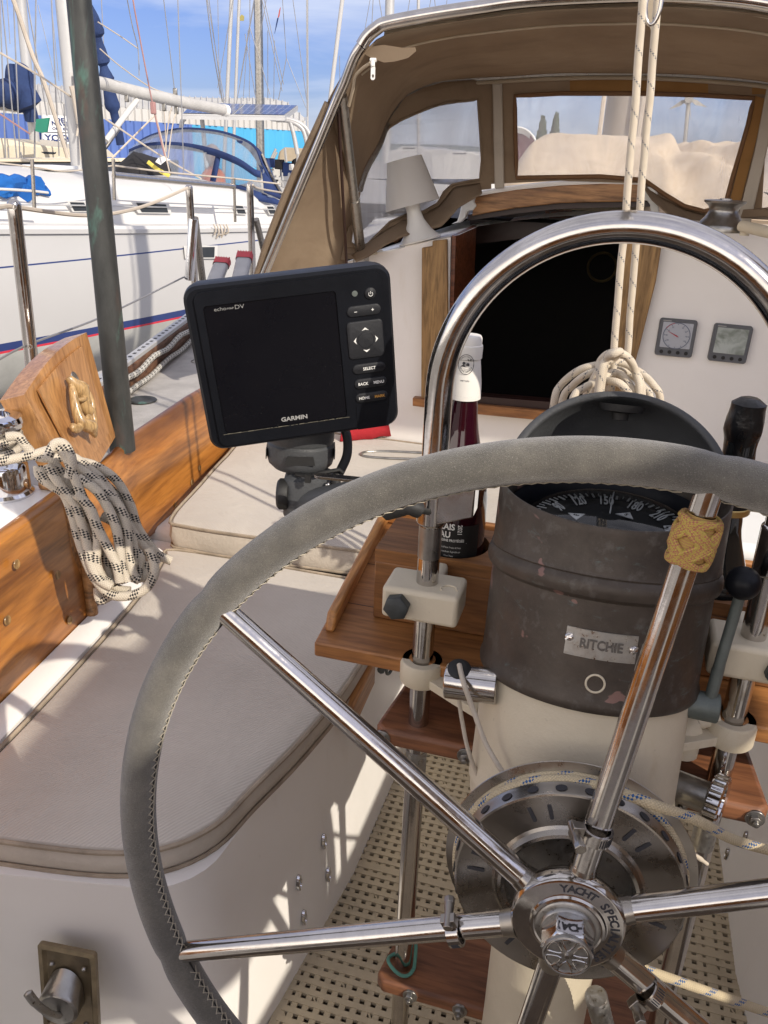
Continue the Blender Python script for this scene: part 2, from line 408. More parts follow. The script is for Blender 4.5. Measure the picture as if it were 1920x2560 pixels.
def canvas(name, a, b, tr=.3):
    m = N(name); c = m.coord()
    f = m.noise(c, 5, 6, .6); g = m.noise(c, 420, 2)
    col = m.mix(m.ramp(f, [(.3, 0), (.72, 1)]), a, b)
    col = m.mix(m.ramp(m.noise(m.coord(scale=(1, 3, 2)), 3, 6, .65), [(.55, 0), (.72, .35)]), col, [x*.5 for x in a])
    nb = m.bump(g, .25, .0008); nb = m.bump(m.noise(c, 4.5, 4, .5, .4), .6, .025, nb)
    m.set(Base__Color=col, Roughness=.9, Normal=nb)
    t = m.n('BsdfTranslucent', Color=col, Normal=nb); ms = m.n('MixShader', Fac=tr)
    m.l(m.b.outputs[0], ms.inputs[1]); m.l(t.outputs[0], ms.inputs[2]); m.l(ms.outputs[0], m.out.inputs[0]); return m.mat
M['canvas'] = canvas('beige_canvas', (.31, .228, .155), (.39, .30, .21), .42)
M['canvas_pale'] = canvas('pale_webbing', (.55, .50, .43), (.66, .60, .52), .3)
M['canvas_brown'] = canvas('brown_binding', (.22, .12, .06), (.30, .17, .09), .3)
M['canvas_light'] = canvas('pale_canvas', (.52, .44, .33), (.62, .53, .40), .35)
M['canvas_patch'] = canvas('ochre_canvas_patch', (.40, .21, .07), (.50, .28, .10), .4)
M['canvas_blue'] = canvas('navy_canvas', (.018, .036, .125), (.030, .060, .19), .15)
M['sailcover_blue'] = canvas('blue_sailcover', (.016, .032, .10), (.030, .06, .17), .1)
M['tarp_blue'] = canvas('bright_blue_tarp', (.01, .11, .42), (.02, .18, .58), .2)
M['bag_black'] = canvas('black_bag_cloth', (.012, .011, .012), (.022, .020, .022), .05)
M['red_cloth'] = canvas('red_cloth', (.30, .012, .018), (.45, .02, .03), .1)
def vinyl(name, haze=.30, tint=(.86, .88, .92), hz=(.72, .74, .80)):
    m = N(name); c = m.coord()
    tr = m.n('BsdfTransparent', Color=(*tint, 1)); tl = m.n('BsdfTranslucent', Color=(*hz, 1)); df = m.n('BsdfDiffuse', Color=(*hz, 1))
    gl = m.n('BsdfGlossy', Roughness=.12); nb = m.bump(m.noise(m.coord(scale=(2, 1, .6)), 5, 4, .5, .8), .8, .02); m.l(nb, gl.inputs['Normal'])
    a = m.n('MixShader', Fac=.62); m.l(tl.outputs[0], a.inputs[1]); m.l(df.outputs[0], a.inputs[2])
    hf = m.ramp(m.noise(m.coord(scale=(3, 1, .7)), 2.6, 6, .6, .8), [(.3, haze*.8), (.7, min(1, haze*1.7))])
    b = m.n('MixShader', Fac=hf); m.l(tr.outputs[0], b.inputs[1]); m.l(a.outputs[0], b.inputs[2])
    fr = m.n('Fresnel', IOR=1.35); e = m.n('MixShader', Fac=fr.outputs[0]); m.l(b.outputs[0], e.inputs[1]); m.l(gl.outputs[0], e.inputs[2])
    m.l(e.outputs[0], m.out.inputs[0]); return m.mat
M['vinyl'] = vinyl('clear_vinyl', .16, (1, 1, 1), (.90, .91, .95))
M['vinyl_side'] = vinyl('hazy_vinyl', .34, (1, 1, 1), (.92, .93, .96))
M['vinyl_blue'] = vinyl('neighbour_vinyl', .38, (.75, .80, .86), (.50, .54, .60))
def rope(name, base, fleck, period=.05, turns=3.0, thr=.80, braid=1.0, second=None, br=.0032):
    """UV: u along in metres, v around. thick braided rope with a helical band of checks"""
    m = N(name); tc = m.n('TexCoord'); sp = m.n('SeparateXYZ', Vector=tc.outputs['UV'])
    u, v = sp.outputs[0], sp.outputs[1]
    def ma(op, a, b=None, c=None):
        n_ = m.n('Math', _operation=op)
        for i, x in enumerate((a, b, c)):
            if x is None: continue
            if isinstance(x, bpy.types.NodeSocket): m.l(x, n_.inputs[i])
            else: n_.inputs[i].default_value = x
        return n_.outputs[0]
    uu = ma('MULTIPLY', u, 1/br); v8 = ma('MULTIPLY', v, 8.0)
    s1 = ma('SINE', ma('MULTIPLY', ma('ADD', uu, v8), pi)); s2 = ma('SINE', ma('MULTIPLY', ma('SUBTRACT', uu, v8), pi))
    h = ma('MULTIPLY', s1, s2)
    hel = ma('FRACT', ma('ADD', ma('MULTIPLY', u, 1/period), v))
    band = ma('GREATER_THAN', hel, thr)
    chk = ma('GREATER_THAN', h, .05)
    msk = ma('MULTIPLY', band, chk)
    f = m.noise(m.coord(), 40, 5, .6)
    col = m.mix(m.ramp(f, [(.3, 0), (.7, 1)]), [x*.82 for x in base], base)
    col = m.mix(m.ramp(ma('ABSOLUTE', h), [(0, .38), (.35, 0)]), col, [x*.45 for x in base])
    col = m.mix(msk, col, fleck)
    m.set(Base__Color=col, Roughness=.85, Normal=m.bump(ma('ABSOLUTE', h), .55*braid, .0015)); return m.mat
M['rope_fleck'] = rope('flecked_braided_rope', (.62, .55, .44), (.02, .02, .022), .042, thr=.62, br=.0046)
M['rope_blue'] = rope('blue_fleck_rope', (.60, .50, .33), (.02, .10, .28), .055, thr=.80, br=.0034)
M['rope_thin'] = rope('grey_fleck_rope', (.66, .58, .46), (.10, .11, .13), .040, thr=.90, braid=.4, br=.0030)
M['rope_knot'] = rope('yellow_pink_rope', (.50, .36, .085), (.38, .12, .09), .012, thr=.35, braid=.6, br=.0024)
M['rope_bw'] = rope('black_white_rope', (.62, .60, .55), (.015, .015, .015), .03, thr=.45, br=.005)
M['cord'] = simple('grey_beige_cord', (.50, .44, .36), .85, 0, .3, 200)
M['cord_green'] = simple('green_cord', (.10, .26, .20), .8, 0, .3, 200)
M['thread'] = simple('waxed_thread', (.42, .38, .30), .7, 0, .1, 100)
M['hull_white'] = simple('white_hull', (.49, .485, .48), .22, 0, 0, 5, .025, 1.2)
M['deck_white'] = simple('white_deck', (.60, .59, .57), .5, 0, .1, 60, .03, 2)
M['hull_navy'] = simple('navy_hull', (.040, .048, .068), .35, 0, 0, 5, .15, 2)
M['stripe_navy'] = simple('navy_stripe', (.025, .045, .16), .35, 0, 0, 5, .08)
M['stripe_red'] = simple('red_stripe', (.60, .035, .06), .4)
M['window_dark'] = simple('smoked_glass', (.03, .036, .045), .08, 0, 0, 5, .1)
M['alloy'] = simple('mast_alloy', (.46, .46, .46), .45, .25, .05, 30, .08, 2)
M['alloy_ladder'] = simple('ladder_alloy', (.42, .42, .43), .5, .6, .1, 60, .1, 20)
M['red_plastic'] = simple('red_plastic', (.42, .045, .06), .5)
M['wire'] = simple('rigging_wire', (.30, .30, .31), .4, .6)
M['rope_far'] = simple('sun_bleached_rope', (.50, .44, .37), .9)
M['rope_red'] = simple('faded_red_rope', (.36, .20, .19), .9)
M['cushion_grey'] = simple('grey_side_deck', (.40, .38, .36), .8, 0, .3, 150, .18, 12)
M['toe_wood'] = wood('weathered_rail', (.10, .045, .025), (.20, .10, .055), 'Y', 1, .6, 0)
def antifoul():
    m = N('worn_antifouling'); c = m.coord()
    f = m.noise(c, 2.2, 6, .65); g = m.noise(m.coord(scale=(1, 1, 2)), 1.6, 5, .6, .4)
    col = m.mix(m.ramp(f, [(.3, 0), (.7, 1)]), (.36, .36, .34), (.50, .50, .47))
    col = m.mix(m.ramp(g, [(.62, 0), (.66, .7)]), col, (.62, .60, .40))
    m.set(Base__Color=col, Roughness=.75, Normal=m.bump(f, .2, .01)); return m.mat
M['antifoul'] = antifoul()
def corrugated(name, a, b, sc=30, axis='X'):
    m = N(name); c = m.coord()
    wv = m.n('TexWave', Vector=c, Scale=sc, _wave_type='BANDS', _bands_direction=axis)
    col = m.mix(m.ramp(wv.outputs[1], [(.25, 0), (.6, 1)]), a, b)
    col = m.mix(m.ramp(m.noise(c, .25, 6, .6), [(.4, 0), (.8, .3)]), col, [x*.7 for x in b])
    m.set(Base__Color=col, Roughness=.6, Normal=m.bump(wv.outputs[1], .6, .08)); return m.mat
M['shed_white'] = corrugated('white_cladding', (.34, .34, .34), (.60, .59, .57), .38)
M['shed_roof'] = corrugated('roof_cladding', (.42, .42, .40), (.60, .59, .55), .10)
M['shed_blue'] = corrugated('blue_cladding', (.07, .13, .36), (.12, .21, .50), .38)
M['shed_cyan'] = corrugated('light_blue_cladding', (.07, .38, .62), (.08, .42, .68), .12)
def solar():
    m = N('solar_cells'); c = m.coord(kind='UV')
    br = m.n('TexBrick', Vector=c, Scale=1.0); br.offset = 0
    for k, v in (('Color1', (.025, .038, .11, 1)), ('Color2', (.035, .052, .14, 1)), ('Mortar', (.30, .32, .40, 1)), ('Mortar Size', .008), ('Brick Width', .125), ('Row Height', .3)):
        br.inputs[k].default_value = v
    m.set(Base__Color=br.outputs[0], Roughness=.12); return m.mat
M['solar'] = solar()
def wine():
    m = N('wine_glass'); m.set(Base__Color=(.022, .002, .006, 1), Roughness=.05, Coat__Weight=.5); return m.mat
M['wine'] = wine()
def dark_glass():
    m = N('dark_bottle_glass'); m.set(Base__Color=(.010, .012, .012, 1), Roughness=.05, Coat__Weight=.5); return m.mat
M['dark_glass'] = dark_glass()
M['foil_black'] = simple('black_foil', (.012, .012, .013), .28, .3, .6, 45, .3)
M['foil_white'] = simple('white_foil', (.74, .72, .67), .45, 0, .15, 40, .04)
M['gold'] = simple('gold_band', (.55, .40, .16), .35, .8)
def ground():
    m = N('yard_concrete'); c = m.coord(); f = m.noise(c, .5, 8, .65)
    m.set(Base__Color=m.mix(m.ramp(f, [(.3, 0), (.7, 1)]), (.22, .21, .19), (.34, .32, .29)), Roughness=.9, Normal=m.bump(m.noise(c, 20, 5), .3, .02)); return m.mat
M['ground'] = ground()
M['mat_plastic'] = simple('beige_mat_plastic', (.50, .42, .29), .6, 0, .25, 300, .12, 10)
M['sole'] = simple('cockpit_sole', (.13, .10, .07), .8, 0, .2, 40, .3, 12)
M['leaf'] = simple('dark_foliage', (.045, .065, .035), .8, 0, 0, 10, .4, 3)
M['bark'] = simple('bark', (.12, .09, .06), .9)
M['carving'] = wood('carved_light_wood', (.36, .21, .085), (.55, .37, .17), 'Z', 2, .3, .4)
M['vent_red'] = simple('cowl_red_inside', (.22, .06, .075), .5)
M['canvas_tan'] = canvas('tan_boat_cover', (.66, .53, .38), (.78, .64, .48), .2)
# ================================================================== own boat: cockpit structure
def interp(tab, y):
    if y <= tab[0][0]: a, b = tab[0], tab[1]
    elif y >= tab[-1][0]: a, b = tab[-2], tab[-1]
    else:
        for a, b in zip(tab, tab[1:]):
            if a[0] <= y <= b[0]: break
    t = (y-a[0])/(b[0]-a[0]); return a[1]+(b[1]-a[1])*t
# cockpit sole
mb = MB(); mb.box2((-.62, -.6, -1.50), (.62, 1.80, -1.462))
tag(mb.build('cockpit_sole', M['sole'], smooth=False), kind='structure')
# plastic floor mat: real crossing strips with square holes
mb = MB(); random.seed(3)
x0, x1, y0, y1, p = -.425, .405, .30, 1.79, .0215
nx = int((x1-x0)/p); ny = int((y1-y0)/p)
for i in range(nx+1):
    x = x0+i*p; wdt = .0118 if i % 12 else .019
    mb.box((x, (y0+y1)/2, -1.453), (wdt, y1-y0, .008))
for j in range(ny+1):
    y = y0+j*p; wdt = .0112 if j % 12 else .018
    mb.box(((x0+x1)/2+random.uniform(-.003, .003), y, -1.4515), (x1-x0, wdt, .0085))
    if j % 2 == 0:                       # little raised studs on the strips
        for i in range(0, nx, 1):
            if (i*7+j*3) % 5 == 0: mb.box((x0+i*p+p/2, y+p/2, -1.4525), (.0035, p, .006), Matrix.Rotation(.6, 3, 'Z'))
o = mb.build('floor_mat', M['mat_plastic'], bevel=0, smooth=False)
tag(o, 'beige plastic grating mat of small square holes on the cockpit floor', 'mat')

# seat boxes (port real, starboard mirrored)
SE = [(.60, -.50), (.80, -.485), (.90, -.468), (1.1, -.444), (1.3, -.422), (1.8, -.415)]     # inner seat edge X(Y)
def seat_outline(s, inset=0.0, aft=.76, r=.11):
    pts = []
    for y in (1.80, 1.55, 1.3, 1.1, .97): pts.append((s*(interp(SE, y)-inset*1.0), y))
    cx, cy = interp(SE, .9)-r-inset, aft+r
    for k in range(1, 8):
        a = pi/2*k/7; pts.append((s*(cx+r*cos(a)), cy-(r-inset)*sin(a)*1.0+0))
    pts += [(s*-.80, aft-.045+inset), (s*-1.15, aft-.10+inset), (s*-1.30, aft-.10+inset)]
    return pts
def seat_box(s, name, label):
    mb = MB(); o = seat_outline(s); top = []; bot = []
    for (x, y) in o:
        top.append(V((x, y, -.985)))
        bot.append(V((x+s*.030*(1 if abs(x) < .6 else 0), y+(.05 if y < .9 else 0), -1.47)))
    mb.grid([top, bot])
    cap = top+[V((s*-1.30, 1.80, -.985))]
    mb.prism(cap, (0, 0, -.004))
    return mb, top
mb, _ = seat_box(1, '', '')
t = thing('seat_locker', 'white moulded seat locker along the left side of the cockpit', 'seat', (-.8, 1.2, -1.46))
mb.build('seat_base', M['gelcoat'], t)
# small chrome oval drain covers on the seat front
def oval(mb, P, n, up_, w, h, d=.004):
    n = n.normalized(); up_ = (up_-n*up_.dot(n)).normalized(); e = n.cross(up_)
    rows = []
    for (k, dd) in ((1, 0), (.92, d*.8), (.62, d), (.50, d*.4), (.0, d*.2)):
        rows.append([P+e*(w/2*k*cos(2*pi*i/20))+up_*(h/2*k*sin(2*pi*i/20))+n*dd for i in range(20)])
    mb.grid(rows, closed=True)
for q in ((772, 2094), (776, 2175), (722, 2200), (727, 2285)):
    P = pX(*q, -.449); P.x += .0035+(-.985-P.z)*.002; o_ = MB(); z = (P.z+.985)/-.485; P.x = interp(SE, P.y)+.030*z+.001
    oval(o_, P, V((1, 0, .06)), V((0, .1, 1)), .017, .036, .006); o_.build('drain_cover', M['chrome'], t)
mb, _ = seat_box(-1, '', '')
ts = thing('seat_locker', 'white seat locker along the right side behind the steering lines', 'seat', (.8, 1.2, -1.46))
mb.build('seat_base', M['gelcoat'], ts)
for q in ((1877, 2148), (1916, 2105)):
    P = pX(*q, .44); z = (P.z+.985)/-.485; P.x = -interp(SE, P.y)-.030*z-.002
    o_ = MB(); oval(o_, P, V((-1, 0, .06)), V((0, .1, 1)), .014, .032, .004); o_.build('drain_cover', M['steel'], ts)
# bridge deck
mb = MB(); mb.box2((-1.30, 1.802, -1.47), (1.30, 2.56, -.955))
tag(mb.build('bridge_deck', M['gelcoat'], bevel=.02), kind='structure')

# cushions
def cushion(name, label, outline, ztop, zbot, seed, slope=None, group=None):
    """outline = list of (x, y)"""
    n0 = [V((x, y, 0)) for x, y in outline]; pts = cr(n0, 4, closed=True)
    c = sum(pts, V((0, 0, 0)))/len(pts)
    m = len(pts)
    def off(d):
        out = []
        for i in range(m):
            a, b = pts[i-1], pts[(i+1) % m]; tn = (b-a).normalized(); nn = V((-tn.y, tn.x, 0))
            if nn.dot(c-pts[i]) < 0: nn = -nn
            out.append(pts[i]+nn*d)
        return out
    def zz(p, base, amp):
        return V((p.x, p.y, base+amp*noise.noise(V((p.x*4+seed, p.y*4, 0)))+(slope(p.x, p.y) if slope else 0)))
    rows = [[zz(p, zbot, .0) for p in off(.004)], [zz(p, (ztop+zbot)/2-.004, .002) for p in off(-.005)], [zz(p, ztop-.010, .002) for p in off(-.001)], [zz(p, ztop-.003, .003) for p in off(.007)]]
    base = off(.007)
    for k in range(1, 15):
        t = k/14; rows.append([zz(p.lerp(c, t), ztop+.004*min(1, t*4)+.002, .006*min(1, t*3)) for p in base])
    root = thing(name, label, 'cushion', (c.x, c.y, zbot), group)
    mb = MB(); mb.grid(rows[:4], closed=True); mb.build('cushion_boxing', M['cushion_side'], root)
    mb = MB(); mb.grid(rows[3:], closed=True); mb.build('cushion_cover', M['cushion'], root)
    for (r_, z_) in ((.004, ztop-.004), (.0035, zbot+.004)):
        mb = MB(); mb.tube([zz(p, z_, .002) for p in off(-.002)], r_, 6, closed=True); mb.build('piping', M['piping'], root)
    return root
CB = [(.2, -.90), (.996, -.972), (1.417, -1.017), (1.75, -1.096), (2.469, -1.146), (2.7, -1.17)]
def out1(s):
    o = [(interp(SE, 1.6)-.006, 1.675), (interp(SE, 1.6)+.010, 1.62), (interp(SE, 1.3)+.014, 1.3), (interp(SE, 1.1)+.012, 1.1), (-.462, .96), (-.483, .865), (-.535, .800), (-.62, .765), (-.76, .742), (-.85, .735)]
    o += [(interp(CB, y)+.066, y) for y in (.80, 1.0, 1.25, 1.5, 1.62)]+[(-1.00, 1.68), (-.7, 1.685)]
    return [(s*x, y) for x, y in o]
cushion('seat_cushion', 'long beige ribbed seat cushion nearest the wheel on the left seat', out1(1), -.935, -.987, 1, group='beige seat cushions')
cushion('seat_cushion', 'beige ribbed seat cushion on the right seat, seen past the wheel', out1(-1), -.935, -.987, 5, group='beige seat cushions')
fwd = [(-.40, 1.72), (-.75, 1.695), (-.97, 1.69), (-1.03, 1.72), (-1.07, 1.95), (-1.11, 2.2), (-1.13, 2.50), (-.8, 2.535), (-.3, 2.535), (.4, 2.535), (1.05, 2.52), (1.08, 2.1), (1.02, 1.80), (.5, 1.79), (0, 1.79), (-.30, 1.77)]
cushion('seat_cushion', 'pale cushion across the far end of the cockpit in front of the cabin bulkhead', fwd, -.868, -.940, 9, group='beige seat cushions')

# coaming planks
def on_coam(a, b, dx):
    r = ray(a, b); lo, hi = .3, 6.0
    f = lambda t: (r*t).x-(interp(CB, (r*t).y)+dx)
    for _ in range(50):
        m_ = (lo+hi)/2
        if f(m_) > 0: lo = m_
        else: hi = m_
    return r*lo
def plank(name, ys, dx, top, zb, mat, parent, th=.024, s=1):
    rows = []
    for y in ys:
        x = interp(CB, y)+dx; zt = interp(top, y)
        rows.append([V((s*(x+a), y, z)) for (a, z) in ((0, zb), (-.006, (zb+zt)/2), (-.012, zt-.010), (-.014-th*.2, zt-.002), (-.014-th*.5, zt), (-.014-th*.8, zt-.002), (-.014-th, zt-.010), (-.006-th, (zb+zt)/2), (-th, zb))])
    mb = MB(); mb.grid(rows, closed=True)
    mb.add(rows[0], [tuple(range(9))]); mb.add(rows[-1], [tuple(range(9))])
    return mb.build(name, mat, parent)
T1 = [on_coam(0, 1348, -.012), on_coam(165, 1226, -.012)]
top1 = [(p.y, p.z) for p in T1]; top1 = [(-.2, top1[0][1]-.0)]+top1
T2 = [on_coam(x, y, -.05) for x, y in ((290, 1133), (485, 986), (560, 945))]
top2 = [(p.y, p.z) for p in T2]; print('coam tops', top1, top2)
YE = T1[1].y+.015
tc_ = thing('cockpit_coaming', 'varnished orange wooden coaming along the left side of the cockpit with round plugs', 'coaming', (-1.05, 1.4, -.97))
ys1 = [-.2+(YE+.2)*k/12 for k in range(13)]
plank('aft_plank', ys1, 0, top1, -.965, M['varnish'], tc_, .030)
ys2 = [YE-.02+(2.56-YE+.02)*k/14 for k in range(15)]
plank('forward_plank', ys2, -.035, top2, -.965, M['varnish'], tc_, .024)
mb = MB(); mb.grid([[V((interp(CB, y)+a, y, z)) for a, z in ((.001, -.928), (.040, -.930), (.052, -.938), (.056, -.986))] for y in [.1+1.56*k/12 for k in range(13)]]); mb.build('seat_upstand', M['gelcoat'], t)
# dark end trim where the aft plank stops
x = interp(CB, YE); mb = MB()
zt = interp(top1, YE)
mb.tube(cr([(x+.004, YE, -.965), (x+.002, YE+.004, -.80), (x-.010, YE+.002, zt-.02), (x-.03, YE-.004, zt+.002), (x-.07, YE-.01, zt+.004)], 6), .013, 10)
mb.build('end_trim', M['hatch_wood'], tc_)
mb = MB(); mb.box2((x-.09, YE-.03, -.965), (x-.004, YE+.010, zt-.012)); mb.build('end_block', M['hatch_wood'], tc_, bevel=.004)
for q, dx in (((141, 1437), 0), ((15, 1550), 0), ((171, 1550), 0), ((38, 1410), 0), ((478, 1205), -.035), ((437, 1262), -.035), ((497, 1170), -.035)):
    P = on_coam(*q, dx-.003); P.x += .0035; mb = MB()
    oval(mb, P, V((1, .1, .04)), V((0, 0, 1)), .019, .019, .0012)
    mb.build('wood_plug', M['oak'], tc_)
tcs = thing('cockpit_coaming', 'varnished wooden coaming on the right side of the cockpit', 'coaming', (1.05, 1.4, -.97))
plank('plank', [-.2+2.76*k/14 for k in range(15)], -.02, [(0, -.62), (2.6, -.60)], -.965, M['varnish'], tcs, .024, s=-1)

# white coaming top and side decks
mb = MB()
for s in (1, -1):
    rows = []
    for k in range(10):
        y = -.25+(YE+.0+.25)*k/9; xi = interp(CB, y)-.040; z = interp(top1, y)-.008
        rows.append([(s*xi, y, z), (s*(xi-.30), y, z+.004), (s*(xi-.325), y, z-.02), (s*(xi-.335), y, -.80)])
    mb.grid(rows)
xi = interp(CB, YE)-.04
mb.add([(xi, YE, -.97), (xi-.335, YE, -.97), (xi-.335, YE, zt-.01), (xi, YE, zt-.01)], [(0, 1, 2, 3)])
tag(mb.build('coaming_top', M['gelcoat']), kind='structure')
ZD = -.72
mb = MB()
for s in (1, -1):
    rows = []
    for k in range(16):
        y = -.8+5.6*k/15; w_ = 1.72 if y < 2.6 else 1.72-(y-2.6)*.06
        rows.append([(s*(-interp(CB, y)+(.06 if y < 2.6 else .04)), y, ZD+.015), (s*(w_), y, ZD-.01), (s*(w_+.02), y, ZD-.03), (s*(w_-.05), y, -1.6), (s*(w_-.5), y, -2.3), (0, y, -2.9)])
    mb.grid(rows)
o = mb.build('own_hull_and_side_deck', M['cushion_grey'])
tag(o, kind='structure')

# cabin ---------------------------------------------------------------
def ctop(x, y=2.55): return -.15-.19*(x-.08)**2+.012*(y-2.55)
YB = 2.55
OPEN = [V((-.522, YB, -.245)), V((-.489, YB, -.735)), V((-.012, YB, -.735)), V((-.024, YB, -.13))]
mb = MB()
xs = [-1.0+2.0*k/24 for k in range(25)]
outer = [V((x, YB, ctop(x))) for x in xs]+[V((1.12, YB, -.50)), V((1.18, YB, -.98)), V((-1.18, YB, -.98)), V((-1.12, YB, -.50))]
lft = [p for p in outer if p.x <= -.53]; 
# frame the opening as part of the outline (open at the top)
outline = [V((x, YB, ctop(x))) for x in xs if x < -.53]+[V((-.525, YB, ctop(-.525))), V((-.500, YB, -.735)), V((-.008, YB, -.735)), V((.012, YB, ctop(.012)))]+[V((x, YB, ctop(x))) for x in xs if x > .02]+[V((1.10, YB, -.46)), V((1.18, YB, -.98)), V((-1.18, YB, -.98)), V((-1.10, YB, -.46))]
mb.prism(outline, (0, .03, 0))
tb = thing('cabin', 'white cabin front wall and cambered cabin top around the companionway', 'cabin', (0, 2.6, -.98))
mb.build('bulkhead', M['gelcoat'], tb)
mb = MB()
for (xa, xb, ya, yb) in ((-1.02, -.50, YB-.006, 4.6), (-.012, 1.02, YB-.006, 4.6), (-.50, -.012, 2.88, 4.6)):
    rows = []
    for k in range(6):
        y = ya+(yb-ya)*k/5; tp = max(0, y-3.3)*.12
        rows.append([V((x*(1-tp*.3), y, ctop(x, y))) for x in [xa+(xb-xa)*j/10 for j in range(11)]])
    mb.grid(rows)
for s in (-1, 1):
    rows = []
    for k in range(6):
        y = YB+2.05*k/5; tp = max(0, y-3.3)*.12
        rows.append([(s*1.02*(1-tp*.3), y, ctop(s*1.02, y)), (s*1.09*(1-tp*.3), y, ctop(1.02)-.05), (s*1.16*(1-tp*.3), y, ZD)])
    mb.grid(rows)
mb.build('cabin_top', M['gelcoat'], tb)
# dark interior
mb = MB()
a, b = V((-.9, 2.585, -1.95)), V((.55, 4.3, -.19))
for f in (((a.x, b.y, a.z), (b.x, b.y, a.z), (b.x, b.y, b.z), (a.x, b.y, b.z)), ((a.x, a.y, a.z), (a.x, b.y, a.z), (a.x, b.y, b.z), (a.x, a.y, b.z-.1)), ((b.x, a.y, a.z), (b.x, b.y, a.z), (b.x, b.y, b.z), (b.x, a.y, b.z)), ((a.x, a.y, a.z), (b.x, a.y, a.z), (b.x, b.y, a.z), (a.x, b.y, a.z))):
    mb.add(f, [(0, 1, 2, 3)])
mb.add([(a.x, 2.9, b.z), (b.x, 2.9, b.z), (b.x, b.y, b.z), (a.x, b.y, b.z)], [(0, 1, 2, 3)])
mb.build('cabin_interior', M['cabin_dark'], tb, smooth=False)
# companionway trim
tw = thing('companionway', 'dark companionway opening framed by pale wooden posts and a teak sill', 'companionway', (-.27, 2.53, -.76))
mb = MB(); P = [pY(*q, YB-.012) for q in ((1058, 618), (1084, 614), (1084, 601), (1120, 597), (1124, 1003), (1056, 1005))]
mb.prism(P, (0, -.018, 0)); mb.build('post', M['oak'], tw, bevel=.003)
mb = MB(); P = [pY(*q, YB-.012) for q in ((1562, 545), (1662, 560), (1640, 700), (1600, 860), (1572, 960), (1560, 1030), (1500, 1030), (1522, 940), (1548, 760))]
mb.prism(P, (0, -.018, 0)); mb.build('post', M['oak'], tw, bevel=.003)
mb = MB(); P = [pY(*q, YB-.016) for q in ((1037, 989), (1060, 991), (1105, 1000), (1200, 1006), (1560, 1040), (1560, 1064), (1200, 1030), (1037, 1009))]
mb.prism(P, (0, -.030, 0)); mb.build('sill', M['teak'], tw, bevel=.004)
mb = MB(); P = [pY(*q, YB-.03) for q in ((1124, 985), (1124, 1003), (1500, 1040), (1500, 1015))]
mb.prism(P, (0, .05, 0)); mb.build('sill_channel', M['mahogany'], tw)
mb = MB(); mb.prism([V((-.522, YB+.003, ctop(-.52)+.002)), V((-.522, YB+.34, ctop(-.52)+.01)), V((-.515, YB+.34, -.40)), V((-.514, YB+.003, -.44))], (.012, 0, 0)); mb.build('jamb', M['teak_dark'], tw)
mb = MB(); mb.prism([V((.0, YB+.003, ctop(0)+.002)), V((.0, YB+.34, ctop(0)+.01)), V((-.008, YB+.34, -.40)), V((-.008, YB+.003, -.44))], (-.012, 0, 0)); mb.build('jamb', M['teak_dark'], tw)
# sliding hatch
th_ = thing('sliding_hatch', 'arched teak and white sliding hatch above the companionway', 'hatch', (-.24, 3.0, -.15))
YH = 2.83
topq = [(1185, 492), (1225, 484), (1290, 474), (1400, 463), (1500, 459), (1600, 461), (1625, 468)]
botq = [(1625, 500), (1600, 504), (1500, 505), (1400, 508), (1290, 520), (1225, 531), (1180, 540)]
mb = MB(); mb.prism([pY(*q, YH) for q in topq+botq], (0, .03, 0)); mb.build('hatch_board', M['hatch_wood'], th_, bevel=.003)
mb = MB(); mb.tube(cr([pY(q[0], q[1]-3, YH+.01) for q in topq], 5), .0105, 8); mb.build('hatch_lip', M['gelcoat'], th_)
rows = []
for k in range(5):
    rows.append([pY(q[0], q[1]-4, YH+.01)+V((0, .16*k, .004*k)) for q in topq])
mb = MB(); mb.grid(rows); mb.build('hatch_top', M['gelcoat'], th_)
mb = MB(); mb.prism([pY(*q, YH+.035) for q in ((1170, 536), (1290, 520), (1400, 508), (1630, 500), (1630, 516), (1400, 522), (1290, 534), (1170, 552))], (0, .2, 0)); mb.build('hatch_underside', M['mahogany'], th_)
mb = MB(); mb.prism([pY(*q, 3.1) for q in ((1175, 545), (1290, 530), (1400, 518), (1600, 512), (1600, 590), (1400, 585), (1175, 612))], (0, .03, 0)); mb.build('hatch_beam', M['mahogany'], th_)
mb = MB(); mb.prism([pY(*q, 3.09) for q in rr] if 0 else [pY(*q, 3.09) for q in ((1362, 524), (1430, 522), (1430, 538), (1420, 546), (1374, 546), (1364, 538))], (0, .01, 0)); mb.build('latch_plate', M['teak_dark'], th_, bevel=.002)
for q in ((1376, 532), (1412, 530)):
    mb = MB(); mb.sphere(pY(*q, 3.088), .004, 8, 6); mb.build('screw', M['steel'], th_)
mb = MB(); mb.prism([pY(*q, YH-.015) for q in ((1192, 484), (1165, 489), (1155, 500), (1150, 530), (1143, 553), (1128, 560), (1150, 556), (1162, 545), (1168, 528), (1182, 526), (1190, 515), (1184, 504))], (0, .045, 0)); mb.build('hatch_bracket', M['white_plastic'], th_, bevel=.004)
mb = MB(); mb.prism([pY(*q, YH-.015) for q in ((1604, 468), (1632, 467), (1642, 474), (1647, 500), (1648, 540), (1628, 538), (1625, 512), (1618, 502), (1600, 498))], (0, .045, 0)); mb.build('hatch_bracket', M['white_plastic'], th_, bevel=.004)

# stern seat added behind the camera so the chrome reflects brown
hs_ = thing('added_stern_seat', 'teak seat added at the stern for its reflections outside the picture', 'seat', V((0, -1.1, -1.46)))
mb = MB(); mb.box2((-.95, -1.35, -1.46), (.95, -.80, -.98)); mb.build('seat_base', M['gelcoat'], hs_, bevel=.02)
mb = MB(); mb.box2((-.95, -1.32, -.979), (.95, -.78, -.945)); mb.build('seat_slats', M['teak'], hs_, bevel=.006)
mb = MB(); mb.box2((-1.0, -1.50, -.98), (1.0, -1.44, -.28)); mb.build('backrest', M['varnish'], hs_, bevel=.01)

